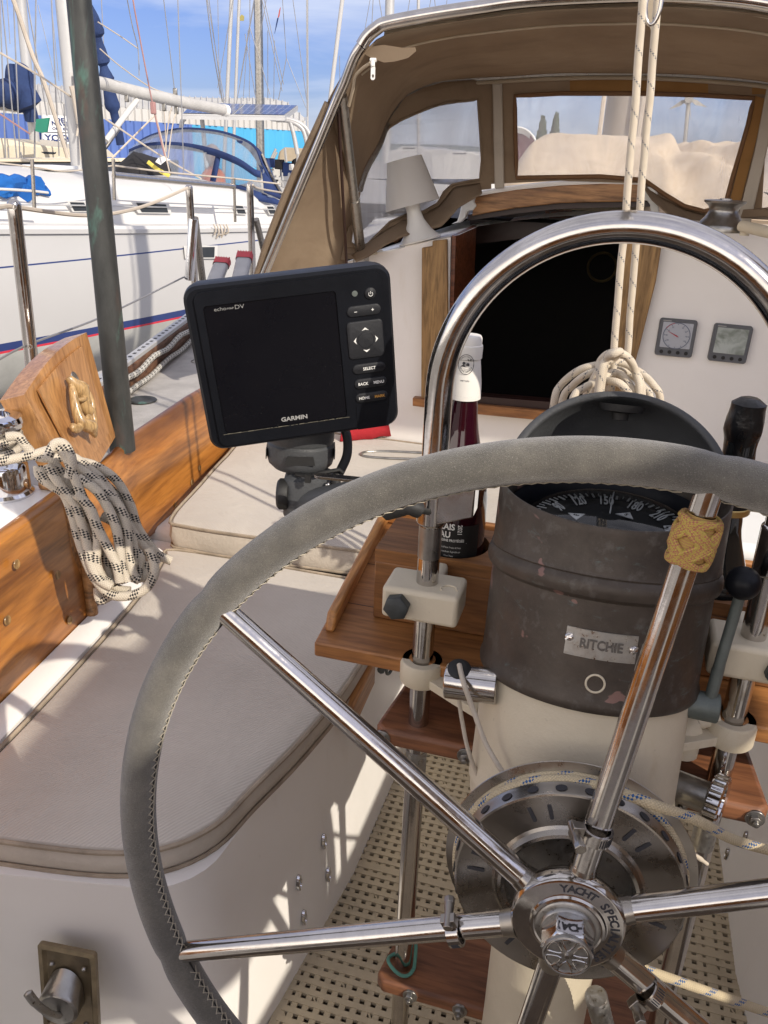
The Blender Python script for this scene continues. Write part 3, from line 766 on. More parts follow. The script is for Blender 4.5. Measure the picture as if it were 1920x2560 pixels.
c = pY(1505, 668, 4.0); mb = MB(); mb.tube(circ(c, V((1, 0, 0)), V((0, 0, 1)), .062, 32), .006, 8, closed=True); mb.build('brass_ring', simple('dim_brass', (.30, .22, .10), .4, .8), tb)
mb = MB()
for k in range(3): mb.box2((-.47, 2.70+.14*k, -1.05-.26*k), (-.03, 2.86+.14*k, -1.02-.26*k))
mb.box2((-.49, 2.68, -1.9), (-.47, 3.2, -.99)); mb.box2((-.03, 2.68, -1.9), (-.01, 3.2, -.99)); mb.build('cabin_steps', M['teak_dark'], tb)
# ================================================================== steering wheel
H0 = V((.03, .632, -.679)); _t, _ps, A0 = .066, .06, 1.442
wn_ = V((sin(_ps)*cos(_t), -cos(_ps)*cos(_t), sin(_t))); w1 = V((0, 0, 1)).cross(wn_).normalized(); w2 = wn_.cross(w1)
HC = H0+wn_*.017; RW = .46
def wp(a, r, s=0, c=None): return (c or H0)+w1*(r*cos(a))+w2*(r*sin(a))+wn_*s
tw_ = thing('steering_wheel', 'large steel steering wheel with six spokes and a stitched grey suede rim cover', 'steering wheel', H0-V((0, 0, RW)))
# rim with a slightly lumpy cover
pts = []; rs = []
for k in range(240):
    a = 2*pi*k/240; r = .0188+.0006*noise.noise(V((cos(a)*6, sin(a)*6, 1)))
    for j in range(6):
        d = abs((a-A0-j*pi/3+pi) % (2*pi)-pi)
        r -= .0022*max(0, 1-d/.035)
    pts.append(wp(a, RW)); rs.append(r)
mb = MB(); mb.tube(pts, rs, 28, closed=True); rim = mb.build('rim_cover', M['suede'], tw_)
# cross stitching round the inner side
NS = 270; NZ = 45
def sp_(a, th, rr=.0192): return wp(a, RW-rr*cos(th), rr*sin(th))
mb = MB()
for k in range(NS):
    a = A0+2*pi*k/NS; b = A0+2*pi*(k+1.15)/NS
    if k % NZ == 0 and k: mb.build('stitching', M['thread'], tw_); mb = MB()
    if min(abs((a-A0-j*pi/3+pi) % (2*pi)-pi) for j in range(6)) < .03: continue
    th0 = -.25*max(0, sin(a))-.1; j1, j2 = th0+.10+random.uniform(-.03, .03), th0+.62+random.uniform(-.03, .03)
    for (p_, q_) in (((a, j1), (b, j2)), ((a, j2), (b, j1))):
        mb.tube([sp_(p_[0], p_[1], .0185), sp_((p_[0]+q_[0])/2, (p_[1]+q_[1])/2, .0204), sp_(q_[0], q_[1], .0185)], .00055, 4, caps=False)
mb.build('stitching', M['thread'], tw_)
mb = MB(); mb.tube([sp_(2*pi*k/200, .26-.25*max(0, sin(2*pi*k/200)), .0185) for k in range(200)], .0012, 6, closed=True)
mb.build('seam', M['rubber'], tw_)
# spokes
for k in range(6):
    a = A0+k*pi/3; p0 = wp(a, .047, -.009, HC); p1 = wp(a, RW-.010)
    mb = MB(); n_ = 24; mb.tube([p0.lerp(p1, i/n_) for i in range(n_+1)], [.0128-.0016*i/n_ for i in range(n_+1)], 24)
    o = mb.build('spoke', M['steel'], tw_)
    mb = MB(); mb.tube([p0.lerp(p1, .012), p0.lerp(p1, .022), p0.lerp(p1, .045)], [.0152, .0142, .0128], 20); mb.build('weld_collar', M['steel_brushed'], o)
# hub
HS = .80; HC = HC+w2*.006
mb = MB(); mb.lathe(HC, wn_, [(0, -.030), (.050, -.030), (.060, -.022), (.066, -.012), (.0685, -.002), (.0680, .006), (.0655, .0105), (.0630, .0115), (.0470, .0112), (.0450, .0120), (.0435, .0150), (.0405, .0160), (.0385, .0150), (.0375, .0120), (.0350, .0120)], 72)
mb.v = [HC+(p-HC)*HS for p in mb.v]
hub = mb.build('hub', M['steel'], tw_)
mb = MB(); txt = 'YACHT SPECIALTIES CO'
n_ = len(txt); a_s, a_e = radians(101), radians(-74)
for i, ch in enumerate(txt):
    if ch == ' ': continue
    a = a_s+(a_e-a_s)*i/(n_-1); er = w1*cos(a)+w2*sin(a); et = w1*sin(a)-w2*cos(a)
    put_text(mb, ch, HC+er*.0545*HS+wn_*.0092, et, er, .0082, 1.0, .03)
mb.build('lettering', M['dark_print'], hub)
mb = MB(); mb.lathe(HC, wn_, [(.0385, .010), (.0375, .0150), (.0355, .0165), (.0320, .0170), (.0315, .0200), (.030, .0215), (.0, .0215)], 48); mb.v = [HC+(p-HC)*.82 for p in mb.v]; mb.build('washer', M['steel_dull'], tw_)
def hexnut(mb, c, ax, r, h0, h1, ch=.15, rot=0):
    ax = V(ax).normalized(); e1 = ax.orthogonal().normalized(); e2 = ax.cross(e1)
    def ring(rr, h, circle=False): return [V(c)+ax*h+(e1*cos(rot+pi*k/3)+e2*sin(rot+pi*k/3))*rr for k in range(6)]
    mb.grid([ring(r, h0), ring(r, h1-r*ch*.6), ring(r*(1-ch), h1)], closed=True); mb.add(ring(r*(1-ch), h1), [tuple(range(6))]); mb.add(ring(r, h0), [tuple(range(6))])
mb = MB(); hexnut(mb, HC, wn_, .0245, .016, .042, .10, .25); nut = mb.build('hub_nut', M['chrome'], tw_, bevel=.0012)
mb = MB(); mb.lathe(HC, wn_, [(.0215, .040), (.0225, .0435), (.0220, .0455), (.0210, .0460), (.0203, .0445), (0, .0445)], 40); bf = mb.build('bolt_face', M['steel_dull'], tw_)
mb = MB(); mb.lathe(HC, wn_, [(0, .0465), (.0022, .0465), (.0024, .0445)], 12)
for k in range(6):
    a0_ = pi/6+k*pi/3; loop = []
    for (rr, aa) in ((.006, 0), (.0175, .36), (.0190, .18), (.0193, 0), (.0190, -.18), (.0175, -.36)):
        loop.append(HC+w1*(rr*cos(a0_+aa))+w2*(rr*sin(a0_+aa))+wn_*.0450)
    mb.tube(cr(loop, 3, closed=True), .0007, 5, closed=True)
mb.tube(circ(HC+wn_*.0452, w1, w2, .0200, 40), .0006, 5, closed=True)
for (t_, a_) in (('Y', 2.1), ('S', 0.0), ('C', -1.0), ('O', -2.1)):
    put_text(mb, t_, HC+w1*(.0135*cos(a_))+w2*(.0135*sin(a_))+wn_*.0449, w1, w2, .0055, 1, .02)
mb.build('emblem', M['steel'], bf)
# hose clamps on three spokes
def hose_clamp(a, r, side, flip):
    er = w1*cos(a)+w2*sin(a); et = -w1*sin(a)+w2*cos(a); c = wp(a, r, .017*(1-r/.46)); 
    mb = MB(); mb.lathe(c, er, [(.0120, -.0062), (.0145, -.0062), (.0145, .0062), (.0120, .0062)], 32)
    cl = mb.build('hose_clamp', M['steel'], tw_)
    mb = MB(); d = (et*side+wn_*.25).normalized()
    mb.box(c+d*.0185, (.012, .015, .010), Matrix((d, er, d.cross(er))).transposed())
    ax = d.cross(er); mb.lathe(c+d*.021-ax*.018*flip, ax*flip, [(.0, 0), (.0050, 0), (.0052, .006), (.0046, .008), (.0046, .028), (0, .028)], 16)
    hexnut(mb, c+d*.021-ax*.024*flip, ax*flip, .0058, 0, .007)
    mb.build('clamp_screw', M['steel_brushed'], cl, bevel=.0006)
    mb = MB()
    for k in range(7):
        aa = .25+k*.17; q = c+(wn_*cos(aa)+et*sin(aa)*(-side))*.01462
        mb.box(q, (.0006, .008, .0009), Matrix(((wn_*cos(aa)+et*sin(aa)*(-side)), er, (wn_*cos(aa)+et*sin(aa)*(-side)).cross(er))).transposed())
    mb.build('band_slots', M['dark_print'], cl)
hose_clamp(A0, .108, 1, 1); hose_clamp(A0+2*pi/3, .115, -1, 1); hose_clamp(A0-2*pi/3, .112, -1, -1)
# rope drum bolted behind the spokes
prof = [(.082, -.052), (.083, -.040), (.0875, -.0335), (.092, -.0345), (.096, -.042), (.100, -.045), (.128, -.044), (.1475, -.0405), (.1500, -.0415), (.1510, -.0450), (.1520, -.060), (.1535, -.0665), (.1480, -.0680), (.1450, -.072), (.1450, -.086), (.158, -.091), (.168, -.0935), (.1685, -.0950), (.150, -.097), (.082, -.097)]
KR, KS = .77, .64
prof = [(r_*KR, s_*KS) for r_, s_ in prof]
mb = MB(); mb.lathe(H0, wn_, prof, 96); drum = mb.build('rope_drum', M['steel_brushed'], tw_, angle=25)
mb = MB(); mb.lathe(H0, wn_, [(.0, -.06), (.064, -.06), (.0652, -.0343)], 48); mb.build('drum_core', M['steel_dull'], tw_)
mb = MB()
for k in range(6):
    for d_ in (-.10, .10):
        a = A0+pi/6+k*pi/3+d_; er = w1*cos(a)+w2*sin(a); et = -w1*sin(a)+w2*cos(a); c = H0+er*(.127*KR)-wn_*(.0439*KS)
        mb = MB(); mb.prism(rrect(c, er, et, .026, .0042, .0020, 4), wn_*.0006); mb.build('drum_slot', M['dark_print'], drum)
mb = MB()
for k in range(26):
    a = 2*pi*k/26+.05; er = w1*cos(a)+w2*sin(a); et = -w1*sin(a)+w2*cos(a); c = H0+er*(.1514*KR)-wn_*(.0535*KS)
    mb.prism([c+et*(.0058*cos(q*pi/8))-wn_*(.0048*sin(q*pi/8))+er*(.0004-0.0*q) for q in range(16)], er*.0006)
mb.build('drum_holes', M['dark_print'], drum)
# decorative knot on the king spoke
er = w1*cos(A0)+w2*sin(A0); et = -w1*sin(A0)+w2*cos(A0); kc = wp(A0, .405, .003)
mb = MB(); mb.lathe(kc, er, [(.011, -.022), (.0140, -.018), (.0160, 0), (.0140, .018), (.011, .022)], 32)
for off in (-.36, -.18, 0, .18, .36):
    P = []
    for i in range(360):
        t = 2*pi*i/360; ph = 4*t+off*.55; z = .0195*sin(3*t+off*1.25); rr = .0140+.0030*cos(z/.0195*1.15)+.0008*sin(8*t*1.5)
        P.append(kc+er*z+(et*cos(ph)+wn_*sin(ph))*rr)
    mb.tube(P, .0024, 8, closed=True)
mb.build('turks_head_knot', M['rope_knot'], tw_)
# steering line: two turns on the drum, leading away to the right
P = []
for k in range(0, 46):
    a = radians(200)-k*radians(5.6); P.append(wp(a, .1515+.0*k, -.078))
ta = radians(200)-45*radians(5.6)
aE = radians(86); P = [wp(radians(205)-(radians(205)-aE)*k/40, .1505*KR, -.0765*KS) for k in range(41)]
tgt = pY(1925, 2126, .74)
P2 = cr([P[-1], pY(1552, 1982, .672), pY(1640, 2014, .668), pY(1740, 2050, .69), tgt, tgt+V((.25, .05, -.03)), V((1.02, .95, -.66))], 8)[1:]
mb = MB(); mb.tube(P+P2, .0053, 16)
ln = thing('steering_line', 'cream braided rope with blue flecks wound on the wheel drum and led right', 'rope', H0-V((0, 0, .15)))
mb.build('upper_line', M['rope_blue'], ln)
P = [wp(radians(190)-radians(215)*k/40, .1500*KR, -.0865*KS) for k in range(41)]
mb = MB(); mb.tube(P, .0053, 16); mb.build('second_turn', M['rope_blue'], ln)
P = [wp(radians(-60)-radians(75)*k/16, .1500*KR, -.0800*KS) for k in range(17)][::-1]
e = P[-1]; tgt = pY(1930, 2535, .80); P += [e.lerp(tgt, k/10) for k in range(1, 11)]+[tgt+(tgt-e)*.3, V((1.02, .92, -.80))]
mb = MB(); mb.tube(P, .0056, 16); mb.build('lower_line', M['rope_blue'], ln)
s_ = pY(1645, 2085, .76); e_ = pY(1768, 2160, .80)
mb = MB(); mb.tube(cr([s_, s_.lerp(e_, .5)+V((0, 0, .003)), e_], 8), [.0030]*14+[.0022]*3, 10); mb.build('loose_end', M['cord'], ln)
# ================================================================== pedestal, binnacle, guard
PC = V((.0175, .87, 0)); LEAN = radians(13)
RL = Matrix.Rotation(-LEAN, 4, 'X')         # top leans forward (+Y)
PIV = V((PC.x, PC.y, -.56)); ML = Matrix.Translation(PIV)@RL@Matrix.Translation(-PIV)
def up_lathe(prof, n=72, lean=True, c=PC, **k):
    mb = MB(); mb.lathe(V((c.x, c.y, 0)), (0, 0, 1), prof, n, **k)
    return mb.xf(ML) if lean else mb
tp = thing('steering_pedestal', 'cream steering pedestal topped by a copper compass binnacle with black hood', 'pedestal', (PC.x, PC.y, -1.46))
mb = up_lathe([(.1165, -.545), (.1195, -.56), (.1205, -.62), (.121, -.690), (.1225, -.694), (.1225, -.700), (.1205, -.704), (.1185, -.722), (.110, -.745), (.090, -.765), (.060, -.775)])
mb.lathe(V((PC.x, PC.y-.03, 0)), (0, 0, 1), [(.075, -.74), (.070, -.80), (.069, -1.10), (.071, -1.35), (.095, -1.45), (.095, -1.4605)], 64)
ped = mb.build('column', M['cream'], tp)
# shaft housing between column and drum
mb = MB(); mb.tube([H0-wn_*.095, H0-wn_*.16], [.040, .050], 32); mb.build('shaft_housing', M['cream'], tp)
# copper binnacle, top cut level
def ztop(th): return -.312
prof = [(.1245, -.556), (.1262, -.553), (.1268, -.546), (.1248, -.541), (.1242, -.52), (.1250, -.436), (.1262, -.434), (.1300, -.431), (.1318, -.426), (.1318, -.419), (.1300, -.414), (.1278, -.411), (.1288, -.409), (.1275, -.405), (.1275, -.366)]
mb = up_lathe(prof, 96)
n = 96; b = len(mb.v); rows = []
ring0 = [ML@V((PC.x+.1275*cos(2*pi*k/n), PC.y+.1275*sin(2*pi*k/n), -.366)) for k in range(n)]
def cutring(r, dz):
    out = []
    for k in range(n):
        p = ML@V((PC.x+r*cos(2*pi*k/n), PC.y+r*sin(2*pi*k/n), -.30)); q = ML@V((PC.x+r*cos(2*pi*k/n), PC.y+r*sin(2*pi*k/n), -.40))
        zt_ = -.337+.0*sin(2*pi*k/n)+dz; t_ = (zt_-q.z)/(p.z-q.z); out.append(q.lerp(p, t_))
    return out
mb.grid([ring0, cutring(.1275, 0), cutring(.1270, .0015), cutring(.1255, .0015), cutring(.1245, -.001), cutring(.120, -.035)], closed=True)
binn = mb.build('binnacle', M['copper'], tp, angle=30)
# compass bowl and card
CC = V((PC.x+.002, PC.y+.012, -.372))
mb = MB(); mb.lathe(V((PC.x, PC.y+.045, CC.z)), (0, 0, 1), [(.112, .006), (.106, .000), (.103, -.02), (.098, -.05), (0, -.055)], 64); mb.build('compass_bowl', M['black_plastic'], tp)
mb = MB(); mb.lathe(CC, (0, 0, 1), [(.088, -.006), (.084, .0), (.062, .004), (.058, .002), (.036, -.012), (.010, -.014), (0, -.010)], 64); card = mb.build('compass_card', M['rubber'], tp)
mb = MB(); HDG = 163
def cdir(deg):       # heading HDG is straight ahead, clockwise to the right
    a = radians(deg-HDG+6); return V((sin(a), cos(a), 0))
for d in range(0, 360, 5):
    v_ = cdir(d); e = V((v_.y, -v_.x, 0)); r0, r1 = (.0745, .086) if d % 10 == 0 else (.079, .086)
    wd = .0011 if d % 10 == 0 else .0006
    c0 = CC+v_*((r0+r1)/2)+V((0, 0, .0052)); mb.box(c0, (wd*2, r1-r0, .0008), Matrix((e, v_, V((0, 0, 1)))).transposed())
for d in range(0, 360, 30):
    v_ = cdir(d); e = V((v_.y, -v_.x, 0)); put_text(mb, str(d if d else 360), CC+v_*.064+V((0, 0, .0058)), e, v_+V((0, 0, .35)), .0135, .62, .015)
for d, nm in ((0, 'N'), (90, 'E'), (180, 'S'), (270, 'W')):
    v_ = cdir(d); e = V((v_.y, -v_.x, 0)); c0 = CC+V((0, 0, .001))
    mb.prism([c0+v_*.052, c0+v_*.036+e*.011, c0+v_*.036-e*.011], (0, 0, .0008))
for d in ():
    v_ = cdir(d); e = V((v_.y, -v_.x, 0)); c0 = CC+V((0, 0, .0))
    mb.prism([c0+v_*.054, c0+v_*.042+e*.004, c0+v_*.042-e*.004], (0, 0, .0008))
mb.build('card_markings', M['white_print'], card)
mb = MB()
for d, nm in ((0, 'N'), (90, 'E'), (180, 'S'), (270, 'W')):
    v_ = cdir(d); e = V((v_.y, -v_.x, 0)); put_text(mb, nm, CC+v_*.0415+V((0, 0, .0022)), e, v_, .006, .9, .01)
mb.build('card_letters', M['dark_print'], card)
mb = MB(); mb.tube([CC+V((-.002, .030, .004)), CC+V((-.001, .062, .013)), CC+V((0, .080, .012))], .0009, 6); mb.build('lubber_line', M['white_print'], tp)
gm = N('compass_glass'); gm.set(Base__Color=(1, 1, 1, 1), Roughness=.02, IOR=1.33, Transmission__Weight=1.0)
tr_ = gm.n('BsdfTransparent', Color=(.86, .88, .9, 1)); gl_ = gm.n('BsdfGlossy', Roughness=.03); fr_ = gm.n('Fresnel', IOR=1.45); ms_ = gm.n('MixShader', Fac=fr_.outputs[0])
gm.l(tr_.outputs[0], ms_.inputs[1]); gm.l(gl_.outputs[0], ms_.inputs[2]); gm.l(ms_.outputs[0], gm.out.inputs[0]); M['clear'] = gm.mat
mb = MB(); mb.lathe(CC+V((0, .004, 0)), (0, 0, 1), [(.103*cos(a), -.012+.040*sin(a)) for a in [pi/2*k/12 for k in range(12)]]+[(0, .028)], 64); mb.build('compass_dome', M['clear'], tp)
# black hood: part of an ellipsoid shell behind the compass
HCn = ML@V((PC.x, PC.y, -.330)); HCn.z = -.340
rx, ry, rz = .1265, .112, .112
def hood_ring(k_, sc, th0):
    out = []
    for j in range(49):
        ph = pi*j/48          # 0 left .. pi right
        th = th0
        d = V((-cos(ph), sin(ph)*sin(th), sin(ph)*cos(th)))
        out.append(HCn+V((d.x*rx*sc, d.y*ry*sc, d.z*rz*sc)))
    return out
ths = [radians(28)+radians(64)*k/14 for k in range(15)]
mb = MB(); rows = [hood_ring(0, 1.0, t) for t in ths]
inner = [hood_ring(0, .925, t) for t in ths]
edge = [hood_ring(0, .985, ths[0]-.03), hood_ring(0, .94, ths[0]-.03)]
mb.grid(rows[::-1]+edge+inner)
mb.build('hood', M['grey_plastic'], tp, angle=60)
mb = MB(); mb.lathe(HCn+V((-.004, .050, .080)), (0, -.25, -1), [(.026, -.004), (.024, .004), (.010, .006), (.009, .014), (0, .015)], 24); mb.build('hood_light', M['rubber'], tp)
# maker's plate, wrapped round the copper
def onb(a_, b_, r_=.1252):
    """pixel -> point on the leaning copper cylinder"""
    r = ray(a_, b_); Mi = ML.inverted(); o_ = Mi@V((0, 0, 0)); d_ = (Mi@r)-o_
    ox, oy = o_.x-PC.x, o_.y-PC.y
    A_ = d_.x**2+d_.y**2; B_ = 2*(ox*d_.x+oy*d_.y); C_ = ox*ox+oy*oy-r_*r_
    t = (-B_-sqrt(B_*B_-4*A_*C_))/(2*A_); return o_+d_*t
def cyl(th, z, r_): return ML@V((PC.x+r_*sin(th), PC.y-r_*cos(th), z))
def thz(p): return atan2(p.x-PC.x, -(p.y-PC.y)), p.z
c0 = thz(onb(1418, 1572)); c1 = thz(onb(1595, 1600)); cz = thz(onb(1505, 1616)); ttl = onb(1418, 1572)
tm = (c0[0]+c1[0])/2; hw = (c1[0]-c0[0])/2; zt1 = thz(onb(1505, 1580))[1]; zb1 = thz(onb(1500, 1650))[1]
mb = MB(); rows = []
for (rr, zz_, in_) in ((.1248, 0, 0), (.1262, 0, 0), (.1264, .0008, .006)):
    rows.append(rr)
z0_, z1_ = zb1, zt1
outl = []
for k in range(13): outl.append((tm-hw+2*hw*k/12, z1_))
for k in range(13): outl.append((tm+hw-2*hw*k/12, z0_))
mb.grid([[cyl(t, z, .1245) for t, z in outl], [cyl(t, z, .1264) for t, z in outl]], closed=True)
mb.grid([[cyl(tm-hw+2*hw*k/12, z1_+(z0_-z1_)*j/3, .1264) for k in range(13)] for j in range(4)])
pl = mb.build('name_plate', M['steel_dull'], tp)
mb = MB()
zc = (z0_+z1_)/2; hh = (z1_-z0_)
def wrapf(cx_, cz_, sx=1, sy=1):
    return lambda x, y, z: cyl(cx_+x*sx/.1264, cz_+y*sy, .1272+max(0, z)*1.0)
put_text(mb, 'RITCHIE', V(), V((1, 0, 0)), V((0, 0, 1)), .0098, .86, .028, wrap=wrapf(tm, zc))
mb.build('lettering', simple('engraved_grey', (.13, .12, .11), .5, .5), pl)
mb = MB(); mb.grid([[cyl(tm-hw*.98+2*hw*.98*k/12, zc+s*hh*.47+d, .1266) for k in range(13)] for s, d in ((-1, 0), (-1, .0008))]); mb.grid([[cyl(tm-hw*.98+2*hw*.98*k/12, zc+hh*.47+d, .1266) for k in range(13)] for d in (0, -.0008)])
mb.build('border', M['steel_dull'], pl)
for s in (-1, 1):
    c = cyl(tm+s*hw*.90, zc+(.004 if s < 0 else 0), .1264); n0 = (c-cyl(tm+s*hw*.9, zc, .11)).normalized()
    mb = MB(); mb.lathe(c, n0, [(.0045, -.001), (.0042, .0012), (.003, .0022), (0, .0026)], 16)
    e_ = n0.orthogonal(); mb.box(c+n0*.0024, (.0075, .0012, .0008), Matrix((e_, n0.cross(e_), n0)).transposed()); mb.build('screw', M['steel'], pl)
c = onb(1488, 1710, .1252); n0 = (c-(ML@V((PC.x, PC.y, (ML.inverted()@c).z)))) if 0 else V((0, 0, 0))
tq, zq = thz(c); P_ = cyl(tq, zq, .1245); n0 = (cyl(tq, zq, .2)-P_).normalized(); e1 = n0.cross(V((0, 0, 1))).normalized(); e2 = n0.cross(e1)
mb = MB(); mb.tube(circ(P_, e1, e2, .0095, 32), .0012, 8, closed=True); mb.build('ring_mark', M['cream'], tp)

# ------------------------------------------------------------------ guard hoop
tg = thing('pedestal_guard', 'polished steel guard hoop standing over the binnacle and running down to the floor', 'pedestal guard', (0, .90, -1.46))
GX = .187; GY = .90; ZC = -.245
P = [V((-GX, GY, z)) for z in (-.395, -.35, -.30, -.27)]
P += [V((-GX*cos(pi*k/28), GY, ZC+GX*sin(pi*k/28))) for k in range(0, 29)]
P += [V((GX+.006, GY, z)) for z in (-.27, -.30, -.35, -.395)]
P = [P[0]]+P[1:]
mb = MB(); mb.tube(cr(P, 2), .0158, 28); mb.build('hoop', M['steel'], tg)
for s, x_ in ((-1, -GX), (1, GX+.006)):
    mb = MB(); mb.tube([V((x_, GY, z)) for z in (-.385, -.50, -.58, -.70, -.90, -1.1, -1.3, -1.455)], .0138, 24); mb.build('post', M['steel'], tg)
    mb = MB(); mb.tube([V((x_, GY, z)) for z in (-.745, -.80)], .0143, 24); mb.build('tape_sleeve', M['steel_dull'], tg)
    mb = MB(); mb.lathe(V((x_, GY, 0)), (0, 0, 1), [(.034, -1.4615), (.034, -1.455), (.018, -1.450), (.0165, -1.42), (.014, -1.42)], 32); mb.build('foot', M['steel_brushed'], tg)
    # socket block where hoop meets post
    mb = MB(); mb.lathe(V((x_, GY, 0)), (0, 0, 1), [(.0155, -.408), (.0180, -.406), (.0185, -.352), (.0160, -.350)], 32)
    if s < 0: mb.prism([V((x_, GY-.016, z)) for z in (-.405, -.352)]+[V((x_+.052, GY-.012, z)) for z in (-.345, -.388)], (0, .030, 0))
    mb.build('socket', M['steel'], tg, bevel=.002)
# worn sticker on the left post
mb = MB(); mb.lathe(V((-GX, GY, 0)), (0, 0, 1), [(.01400, -.452), (.01415, -.450), (.01415, -.412), (.01400, -.410)], 24); mb.build('worn_tape', M['pewter'], tg)
# cream arms from the pedestal neck to the posts
ta = thing('pedestal_bracket', 'cream cast bracket ringing both guard posts just under the binnacle tray', 'bracket', (0, .89, -.64))
mb = MB()
zA, zB = -.600, -.632
for s, x_ in ((-1, -GX), (1, GX+.006)):
    mb.lathe(V((x_, GY, 0)), (0, 0, 1), [(.0142, zA-.002), (.0165, zA), (.0265, zA), (.0285, zA-.004), (.0285, zB+.003), (.0265, zB), (.0142, zB)], 40)
    pl_ = [V((x_-s*.016, GY-.024, zB+.004)), V((x_-s*.05, GY-.045, zB+.004)), V((x_-s*.085, GY-.065, zB+.004)), V((x_-s*.085, GY+.02, zB+.004)), V((x_-s*.016, GY+.026, zB+.004))]
    mb.prism(pl_, (0, 0, .012)); mb.build('bracket_arm', M['cream'], ta, bevel=.002); mb = MB()
# chrome control tube on the left of the pedestal with a cord through it
tk = thing('brake_tube', 'short polished tube on the pedestal side with a cord led through it', 'fitting', V((-.12, .80, -.66)))
a_ = pY(1116, 1700, .80); b_ = pY(1208, 1712, .80)
mb = MB(); mb.tube([a_, b_, b_+(b_-a_)*.4], .0205, 28); mb.build('tube', M['steel'], tk, bevel=.0015)
c_ = pY(1147, 1668, .792)
mb = MB(); mb.lathe(c_-V((0, -.004, .004)), (0, -.35, 1), [(.0, .003), (.006, .003), (.010, .0025), (.0135, 0), (.013, -.005)], 24); mb.build('grommet', M['rubber'], tk)
mb = MB(); mb.tube(cr([c_+V((0, .002, .002)), pY(1160, 1710, .77), pY(1185, 1780, .765), pY(1215, 1860, .755), pY(1262, 1940, .74), pY(1300, 2000, .75)], 8), .0030, 10); mb.build('cord', M['cord'], tk)
mb = MB(); mb.tube(cr([pY(1146, 1738, .80), pY(1155, 1800, .80), pY(1172, 1880, .79), pY(1205, 1960, .79), pY(1240, 2010, .80)], 8), .0026, 10); mb.build('cord', M['cord'], tk)
# throttle lever right
tl = thing('throttle_lever', 'grey control lever with a black ball knob right of the binnacle', 'lever', V((.165, .85, -.60)))
kb = pY(1858, 1458, .86)
mb = MB(); mb.sphere(kb, .0182, 28, 18); mb.build('knob', M['black_plastic'], tl)
mb = MB(); mb.tube(cr([kb, pY(1835, 1540, .86), pY(1805, 1640, .855), pY(1776, 1745, .85)], 6), [.0062]*14+[.0068]*5, 14); mb.build('lever_arm', M['green_iron'], tl)
mb = MB(); mb.tube([pY(1700, 1752, .85), pY(1725, 1758, .85), pY(1796, 1772, .85)], [.0135, .0165, .0168], 24); mb.build('pivot', M['green_iron'], tl, bevel=.0015)
# flange swelling from pedestal right
mb = MB(); mb.tube(cr([pY(1700, 1880, .88), pY(1715, 1830, .88), pY(1745, 1805, .89), pY(1800, 1795, .895)], 6), [.020]*6+[.015]*6+[.009]*7, 16, flat=.8); mb.build('arm_fillet', M['cream'], ta)
# knurled brake knob right
tb_ = thing('brake_fitting', 'scalloped chrome knob on a dark shaft right of the wheel drum', 'brake fitting', V((.19, .86, -.80)))
c_ = pY(1782, 2000, .85); ax = V((1, -.36, .05)).normalized(); e1 = V((0, 0, 1)); e2 = ax.cross(e1).normalized()
rows = []
for (h, r_) in ((-.003, .022), (-.005, .0295), (-.003, .0325), (.010, .0325), (.012, .0295), (.010, .022), (.004, .020)):
    rows.append([c_+ax*h+(e1*cos(2*pi*k/144)+e2*sin(2*pi*k/144))*(r_-(.0020*abs(sin(9*2*pi*k/144))**3 if r_ > .028 else 0)) for k in range(144)])
mb = MB(); mb.grid(rows, closed=True); mb.lathe(c_, ax, [(.023, -.001), (.0, -.001)], 24); mb.build('hand_wheel', M['chrome'], tb_)
mb = MB(); mb.tube([c_-ax*.052, c_-ax*.050, c_-ax*.006], [.010, .0190, .0190], 24); mb.tube([c_-ax*.12, c_-ax*.045], .0095, 16); mb.build('shaft', M['pewter'], tb_)
mb = MB(); q = c_-ax*.06; mb.tube(cr([q+V((-.020, -.02, -.06)), q+V((-.014, -.022, -.005)), q+V((0, -.020, .021)), q+V((.014, -.012, .010)), q+V((.010, -.012, -.03)), q+V((-.004, -.01, -.075))], 8), .0034, 10); mb.build('cord', M['cord'], tb_)
# teak cross boards through the posts
def cross_board(zt, ya, yb, xl, xr, mat, label, bolts, th=.026):
    t = thing('cross_board', label, 'board', ((xl+xr)/2, (ya+yb)/2, zt-th))
    mb = MB(); mb.prism([V((xl, ya+.012, zt)), V((xl+.018, yb, zt)), V((xr-.018, yb, zt)), V((xr, ya+.012, zt)), V((xr-.012, ya, zt)), V((xl+.012, ya, zt))], (0, 0, -th))
    mb.build('board', mat, t, bevel=.006, seg=3)
    for x in bolts:
        mb = MB(); c = V((x, ya, zt-th*.5)); mb.lathe(c, (0, -1, 0), [(.0115, -.001), (.0115, .0022), (.006, .0026)], 24); hexnut(mb, c, (0, -1, 0), .0078, .002, .0085, .12, random.random()); mb.lathe(c, (0, -1, 0), [(.0038, .006), (.0038, .0135), (.0, .0145)], 12)
        mb.build('bolt', M['pewter'], t, bevel=.0005)
cross_board(-.700, .868, 1.03, -.240, .252, M['teak_red'], 'teak cross board clamped round both guard posts just below the bracket', (-.228, -.115, .150, .236))
cross_board(-1.165, .862, .99, -.222, .235, M['teak_red'], 'lower teak cross board bolted round the guard posts near the floor', (-.165, -.088, .10, .18))
mb = MB(); c = V((-GX, GY, -1.155)); ring = [c+V((.021*cos(a)-.002, .021*sin(a)-.004, .006*sin(2*a)+(.028 if abs(a-.6) < .4 else 0))) for a in [2*pi*k/20 for k in range(20)]]
mb.tube(cr(ring, 3, closed=True), .0028, 8, closed=True)
tag(mb.build('cord_loop', M['cord_green']), 'thin green cord tied round the left guard post above the lower board', 'cord')
